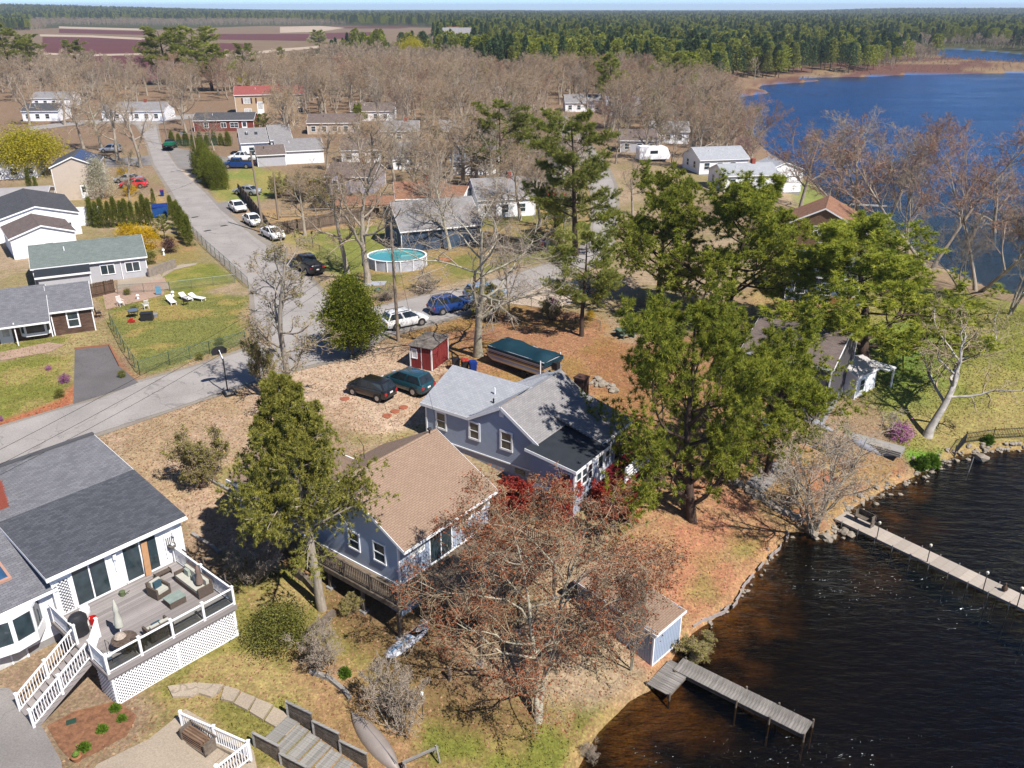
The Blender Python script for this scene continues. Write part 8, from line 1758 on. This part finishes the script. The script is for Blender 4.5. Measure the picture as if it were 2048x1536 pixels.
def yr_rail(p, q, label_parent): return railing(label_parent, p, q, h=.95, posts_at=(0, 1))
E = thing('patio_railing', 'white railing round the lower patio', 'railing'); g1, g2, g3 = G(366, 1452), G(504, 1530), G(440, 1575)
g1.z = g2.z = g3.z = -1.25; railing(E, g1, g2, posts_at=(0, .5, 1)); railing(E, g2, g3, posts_at=(1,))
part(E, 'kerb', MB().bar(g1 + Vector((0, 0, .04)), g2 + Vector((0, 0, .04)), .3, .14), m_conc)
E = thing('firewood_rack', 'timber rack of split logs on the patio', 'firewood', G(398, 1490), A_(-32)); part(E, 'frame', MB().box(-.8, -.3, .0, -.7, .3, .75).box(.7, -.3, 0, .8, .3, .6).box(-.8, .26, .68, .9, .32, .75).box(-.8, -.3, .04, .8, -.2, .12), m_rail)
for i in range(16): part(E, 'log', MB().tube([(-.75 + R.uniform(-.25, .1), -.2 + (i % 4) * .13, .17 + (i // 4) * .13), (.55 + R.uniform(-.2, .2), -.2 + (i % 4) * .13, .17 + (i // 4) * .13)], .06, 7), M_wood('split_log', C(120, 92, 74), C(178, 148, 122), (1, 8, 8)))
# timber steps with slatted side walls
E = thing('timber_steps', 'broad grey timber steps with slatted walls at the bottom', 'steps')
sp_ = [G(578, 1438), G(622, 1466), G(668, 1498), G(716, 1532)]; s0 = sp_[0]; e0 = sp_[-1]; d = (e0 - s0); d.z = 0; d.normalize(); n_ = Vector((-d.y, d.x, 0)); an = math.atan2(d.y, d.x); zt = hz(s0.x, s0.y) + .25
for i in range(7):
    c = s0 + d * (.1 + i * .62) ; z = zt - i * .17; 
    for k in range(4): o = link('plank', MB().box(-.072, -.85, -.05, .072, .85, 0).mesh('plank', m_greyw), E); o.location = (c.x + d.x * k * .155 - n_.x * .95, c.y + d.y * k * .155 - n_.y * .95, z); o.rotation_euler = (0, 0, an)
    part(E, 'riser', MB().bar(Vector((c.x, c.y, z - .1)) - d * .08, Vector((c.x, c.y, z - .1)) - d * .08 - n_ * 1.9, .03, .2), m_greyw)
for side, off in ((0, .08), (1, -2.0)):
    for i in range(3):
        c0 = s0 + d * (i * 1.5 - .1) + n_ * off; c1 = c0 + d * 1.48; z = zt - i * .42
        for k in range(5): part(E, 'slat', MB().bar(Vector((c0.x, c0.y, z - .25 + k * .2)), Vector((c1.x, c1.y, z - .25 + k * .2)), .04, .17), m_rail)
        part(E, 'post', MB().box(c0.x - .05, c0.y - .05, z - .9, c0.x + .05, c0.y + .05, z + .72), m_greyw); part(E, 'cap', MB().bar(Vector((c0.x, c0.y, z + .68)), Vector((c1.x, c1.y, z + .68)), .12, .04), m_greyw)
def hull(name, label, cat, a, b, w, h, mat, z=.02, flat=False, pointed=True):
    p, q = G(*a), G(*b); d = q - p; L = d.length; c = (p + q) / 2; E = thing(name, label, cat, (c.x, c.y, c.z + z), math.atan2(d.y, d.x)); mb = MB(); secs = []
    for i in range(17):
        u = -1 + 2 * i / 16; ww = w / 2 * max(.02, (1 - abs(u) ** (2.2 if pointed else 5)) ** (.9 if pointed else .6)); hh = h * (max(.12, (1 - abs(u) ** 3)) if not flat else 1)
        secs.append([(u * L / 2, ww * math.cos(t), hh * max(0, math.sin(t)) + (.10 * abs(u) ** 4 if not flat else .12 * max(0, u) ** 3)) for t in [math.pi * k / 10 for k in range(11)]])
    loft(mb, secs); part(E, 'hull', mb, mat, True); E.rotation_euler[1] = -math.atan2(d.z, math.hypot(d.x, d.y)); return E, L
E, L = hull('canoe', 'silver canoe upturned on the grass', 'canoe', (703, 1428), (800, 1548), 1.0, .42, M('dull_aluminium_hull', C(184, 172, 164), .5, .12, 2, .1, metal=.2)); part(E, 'keel', MB().bar((-L / 2 + .3, 0, .4), (L / 2 - .3, 0, .4), .03, .05), m_rim)
E, L = hull('paddle_board', 'white and blue paddle board lying under the raised deck', 'paddle board', (772, 1318), (855, 1252), .85, .14, M('white_board', C(226, 228, 236), .4, .08, 2, 0), .05, True, False); part(E, 'deck_pad', MB().box(L * .12, -.25, .141, L * .36, .25, .15), m_blackm); part(E, 'stripe', MB().box(-L * .4, -.06, .138, L * .1, .06, .146), M('board_blue', C(120, 160, 200)))
w = E_world(EB, (-.55, 7.0, .19)); E = thing('boogie_board', 'white bodyboard with dark marks on the wooden deck', 'board', w, A_(20)); part(E, 'board', MB().prism([(-.5, -.28), (.3, -.3), (.55, 0), (.3, .3), (-.5, .28)], 0, .07), m_wpl); part(E, 'mark', MB().box(-.3, -.2, .071, 0, -.1, .075).box(.05, .02, .071, .3, .12, .075), m_blackm)
p = G(842, 1532); E = thing('sawhorse', 'weathered timber frame at the bottom edge', 'frame', p, .6); part(E, 'beam', MB().bar((-.9, 0, .75), (.9, 0, .6), .1), m_greyw)
for x in (-.8, .8): part(E, 'leg', MB().bar((x, -.3, 0), (x, 0, .75), .07), m_greyw); part(E, 'leg', MB().bar((x, .3, 0), (x, 0, .75), .07), m_greyw)
p = G(846, 1440); E = thing('garden_lamp', 'white globe lamp on a thin post', 'lamp', p); part(E, 'post', MB().tube([(0, 0, -.1), (0, 0, 1.5)], .02), m_blackm); part(E, 'globe', MB().lathe([(.02, 1.5), (.09, 1.54), (.11, 1.62), (.08, 1.7), (.01, 1.73)], 12), m_wpl, True)
p = G(155, 1520); E = thing('flower_pot', 'terracotta pot with green shoots at the bed edge', 'pot', p); part(E, 'pot', MB().lathe([(.16, 0), (.24, .26), (.22, .28), (.18, .2)], 14), M('terracotta', C(186, 130, 92), .8), True); part(E, 'shoots', MB().lathe([(.05, .2), (.16, .36), (.05, .5)], 9), lf_green_solid := M('shoot_green', C(110, 140, 50), .8, .4, 12, .5))
single('gas_meter_cover', 'small green utility lid in the bed', 'utility lid', MB().box(-.2, -.14, 0, .2, .14, .08), M('utility_green', C(48, 84, 70)), G(143, 1445), .5)
p = G(900, 1360); single('stump_post', 'short grey post under the big maple', 'post', MB().tube([(0, 0, -.2), (0, 0, .8)], .1, 8), m_pole, p)
# things in the clearing: stored dock sections, fire pit chairs, swing set
for (a, b, w_, l, mt) in [((1700, 880), (1785, 915), 1.1, 'upturned silver skiff beside stored dock sections', m_rim), ((1590, 828), (1665, 865), .9, 'grey canoe lying in the leaves', m_rim)]:
    hull('skiff', l, 'boat', a, b, w_, .4, M('skiff_grey', C(176, 178, 190), .5, .12, 2, .1), .02)
E = thing('stored_dock_panels', 'stack of stored timber dock panels behind the skiff', 'dock panels', G(1745, 895), A_(-38))
for k in range(3): part(E, 'panel', MB().box(-2.2, -.6 + .05 * k, .1 + k * .14, 2.2, .6 + .05 * k, .2 + k * .14), m_greyw)
E = thing('old_boat_ramp', 'timber frame lying in the clearing', 'frame', G(1640, 895), A_(-38)); part(E, 'rail', MB().bar((-2, -.5, .1), (2, -.5, .1), .12), m_greyw); part(E, 'rail', MB().bar((-2, .5, .1), (2, .5, .1), .12), m_greyw)
for k in range(6): part(E, 'slat', MB().box(-1.8 + k * .7, -.55, .16, -1.6 + k * .7, .55, .2), m_greyw)
p = G(1662, 965); E = thing('fire_pit', 'rusty round fire pit in the leafy clearing', 'fire pit', p); part(E, 'bowl', MB().lathe([(.35, 0), (.5, .3), (.45, .3), (.3, .05)], 14), M('rusty_iron', C(186, 112, 82)), True)
single('tarp', 'crumpled blue tarp under the pine', 'tarp', MB().prism([(-1, -.5), (.6, -.8), (1.1, .3), (-.3, .8)], 0, .35), M('blue_tarp', C(66, 132, 190), .5, .2, 2, .3), G(1540, 850), .2)
sheet('stone_patio', [(1495, 935), (1570, 890), (1590, 905), (1530, 950)], m_drive2, .04, 1, z=-2, label='grey stone pad by the leaning pine')
E = thing('brush_mattress', 'pale pile of cut brush on the point lawn', 'brush pile', G(1800, 690))
for k in range(26): part(E, 'stick', MB().tube([(R.uniform(-1.6, .2), R.uniform(-.6, .6), R.uniform(.05, .3)), (R.uniform(0, 1.8), R.uniform(-.6, .6), R.uniform(.05, .35))], .04, 5), bark_birch_ if False else m_greyw)
single('lumber_stack', 'stack of fresh orange lumber behind the pines', 'lumber', MB().box(-3.5, -.6, 0, 3.5, .6, .7), M_wood('fresh_lumber', C(206, 150, 90), C(228, 182, 120), (1, 9, 9)), G(1640, 600), A_(-30))
for k, px in enumerate([(1010, 610), (1058, 690)]): pass
p = G(1250, 672); single('picnic_table', 'weathered green table beyond the wire fence', 'table', MB().box(-.9, -.4, .68, .9, .4, .74).box(-.9, -.8, .4, .9, -.55, .45).box(-.9, .55, .4, .9, .8, .45).box(-.6, -.75, 0, -.5, .75, .68).box(.5, -.75, 0, .6, .75, .68), M('faded_green_paint', C(110, 130, 112), .8, .2), p, .4)
p = G(750, 568); single('tarp_sheet', 'pale sheet spread below the pool', 'tarp', MB().prism([(-1.2, -.9), (1.1, -.7), (1.2, .9), (-1, .8)], .02, .08), M('pale_tarp', C(196, 200, 210), .6, .1), p); single('green_toy', 'green plastic toy by the pool', 'toy', MB().lathe([(.3, 0), (.35, .2), (.2, .3)], 12), M('toy_green', C(30, 140, 110)), G(755, 582)); single('tyre_planter', 'terracotta ring planter right of the pool', 'planter', MB().lathe([(.8, 0), (.9, .25), (.7, .25), (.65, .1)], 18), M('terracotta', C(186, 130, 92)), G(890, 522))
p = G(626, 495); single('lamp_stake', 'dark post lamp in the backyard', 'lamp', MB().tube([(0, 0, 0), (0, 0, 1.8)], .04).box(-.1, -.1, 1.8, .1, .1, 2.05), m_blackm, p)
p = P(1935, 945, ZL); single('mooring_stake', 'pole slanting out of the water off the point', 'pole', MB().tube([(0, 0, -1), (.25, .1, 1.3)], .035, 6), m_greyw, p)
for k, px in enumerate([(390, 435), (415, 462), (448, 452)]): single('storm_drain', ['storm drain grate up the street', 'patched drain cover in the street', 'drain by the second sedan'][k], 'drain', MB().box(-.5, -.25, .05, .5, .25, .062), m_blackm, G(*px), .8)
# ------------------------------------------------------------------ grass tufts and fallen leaves on the near ground
def litter():
    rng = np.random.default_rng(5); n = 150000; y = 24 + 62 * rng.random(n) ** .75; x = (rng.random(n) * 2 - 1) * (.64 * y + 3); d = lake_sd(x, y); k = d > .5
    for pl in (lake_road, hill_street, [(150, 698), (219, 691), (239, 733), (280, 768), (147, 809)]): k &= sd_poly(x, y, PW(pl)) > .3
    for pl in ([(150, 1590), (200, 1540), (300, 1488), (345, 1450), (372, 1425), (505, 1490), (515, 1590)], [(-60, 1395), (60, 1415), (130, 1600), (-60, 1600)]): k &= sd_poly(x, y, PW(pl, -1.2)) > .15
    for E in (EA, EB, EC):                       # not under the houses and decks
        a = E.rotation_euler[2]; lx = (x - E.location.x) * math.cos(a) + (y - E.location.y) * math.sin(a); ly = -(x - E.location.x) * math.sin(a) + (y - E.location.y) * math.cos(a)
        bx = {EA.name: (-12, .3, -.3, 25), EB.name: (-1.2, 7.8, -.5, 14), EC.name: (-1, 7.6, -13.2, .2)}[E.name]; k &= ~((lx > bx[0]) & (lx < bx[1]) & (ly > bx[2]) & (ly < bx[3]))
    x, y = x[k], y[k]; z = hgt(x, y); c = ground_colours(x, y); green = c[:, 1] / np.maximum(c[:, 0], 1e-4); r = rng.random(len(x))
    g = (green > .86) & (r < .8); l = (~g) & (r < .6)
    pg = np.stack([x, y, z - .01], 1)[g]; v, f, t = tufts(rng, pg, np.tile(np.array([0, 0, .9]), (len(pg), 1)), 3, .13, .03, .5)
    o = link('grass', np_mesh('grass', v, f, M_leaf('lawn_grass', C(128, 128, 62), C(196, 188, 110), .2), tint=t)); o['kind'] = 'stuff'; o['label'] = 'short tufts of half dry grass'
    pl = np.stack([x, y, z + .02], 1)[l]; v, f, t = flakes(rng, pl, .13, 3.0); o = link('leaf_litter', np_mesh('leaf_litter', v, f, M_leaf('fallen_oak_leaves', C(150, 108, 76), C(214, 172, 132), .1), tint=t)); o['kind'] = 'stuff'; o['label'] = 'dry brown leaves scattered over the ground'
litter()
# ------------------------------------------------------------------ air
def make_haze():
    m = bpy.data.materials.new('pale_air'); m.use_nodes = True; N = m.node_tree.nodes; L = m.node_tree.links; N.remove(N['Principled BSDF'])
    v = N.new('ShaderNodeVolumePrincipled'); v.inputs['Color'].default_value = (.72, .84, 1, 1); v.inputs['Density'].default_value = .00011; v.inputs['Anisotropy'].default_value = .2
    L.new(v.outputs[0], N['Material Output'].inputs['Volume'])
    o = link('haze', MB().box(-14000, -90, -12, 14000, 14500, 90).mesh('haze', m)); o['kind'] = 'stuff'; o['label'] = 'thin pale air over the whole place'
make_haze()
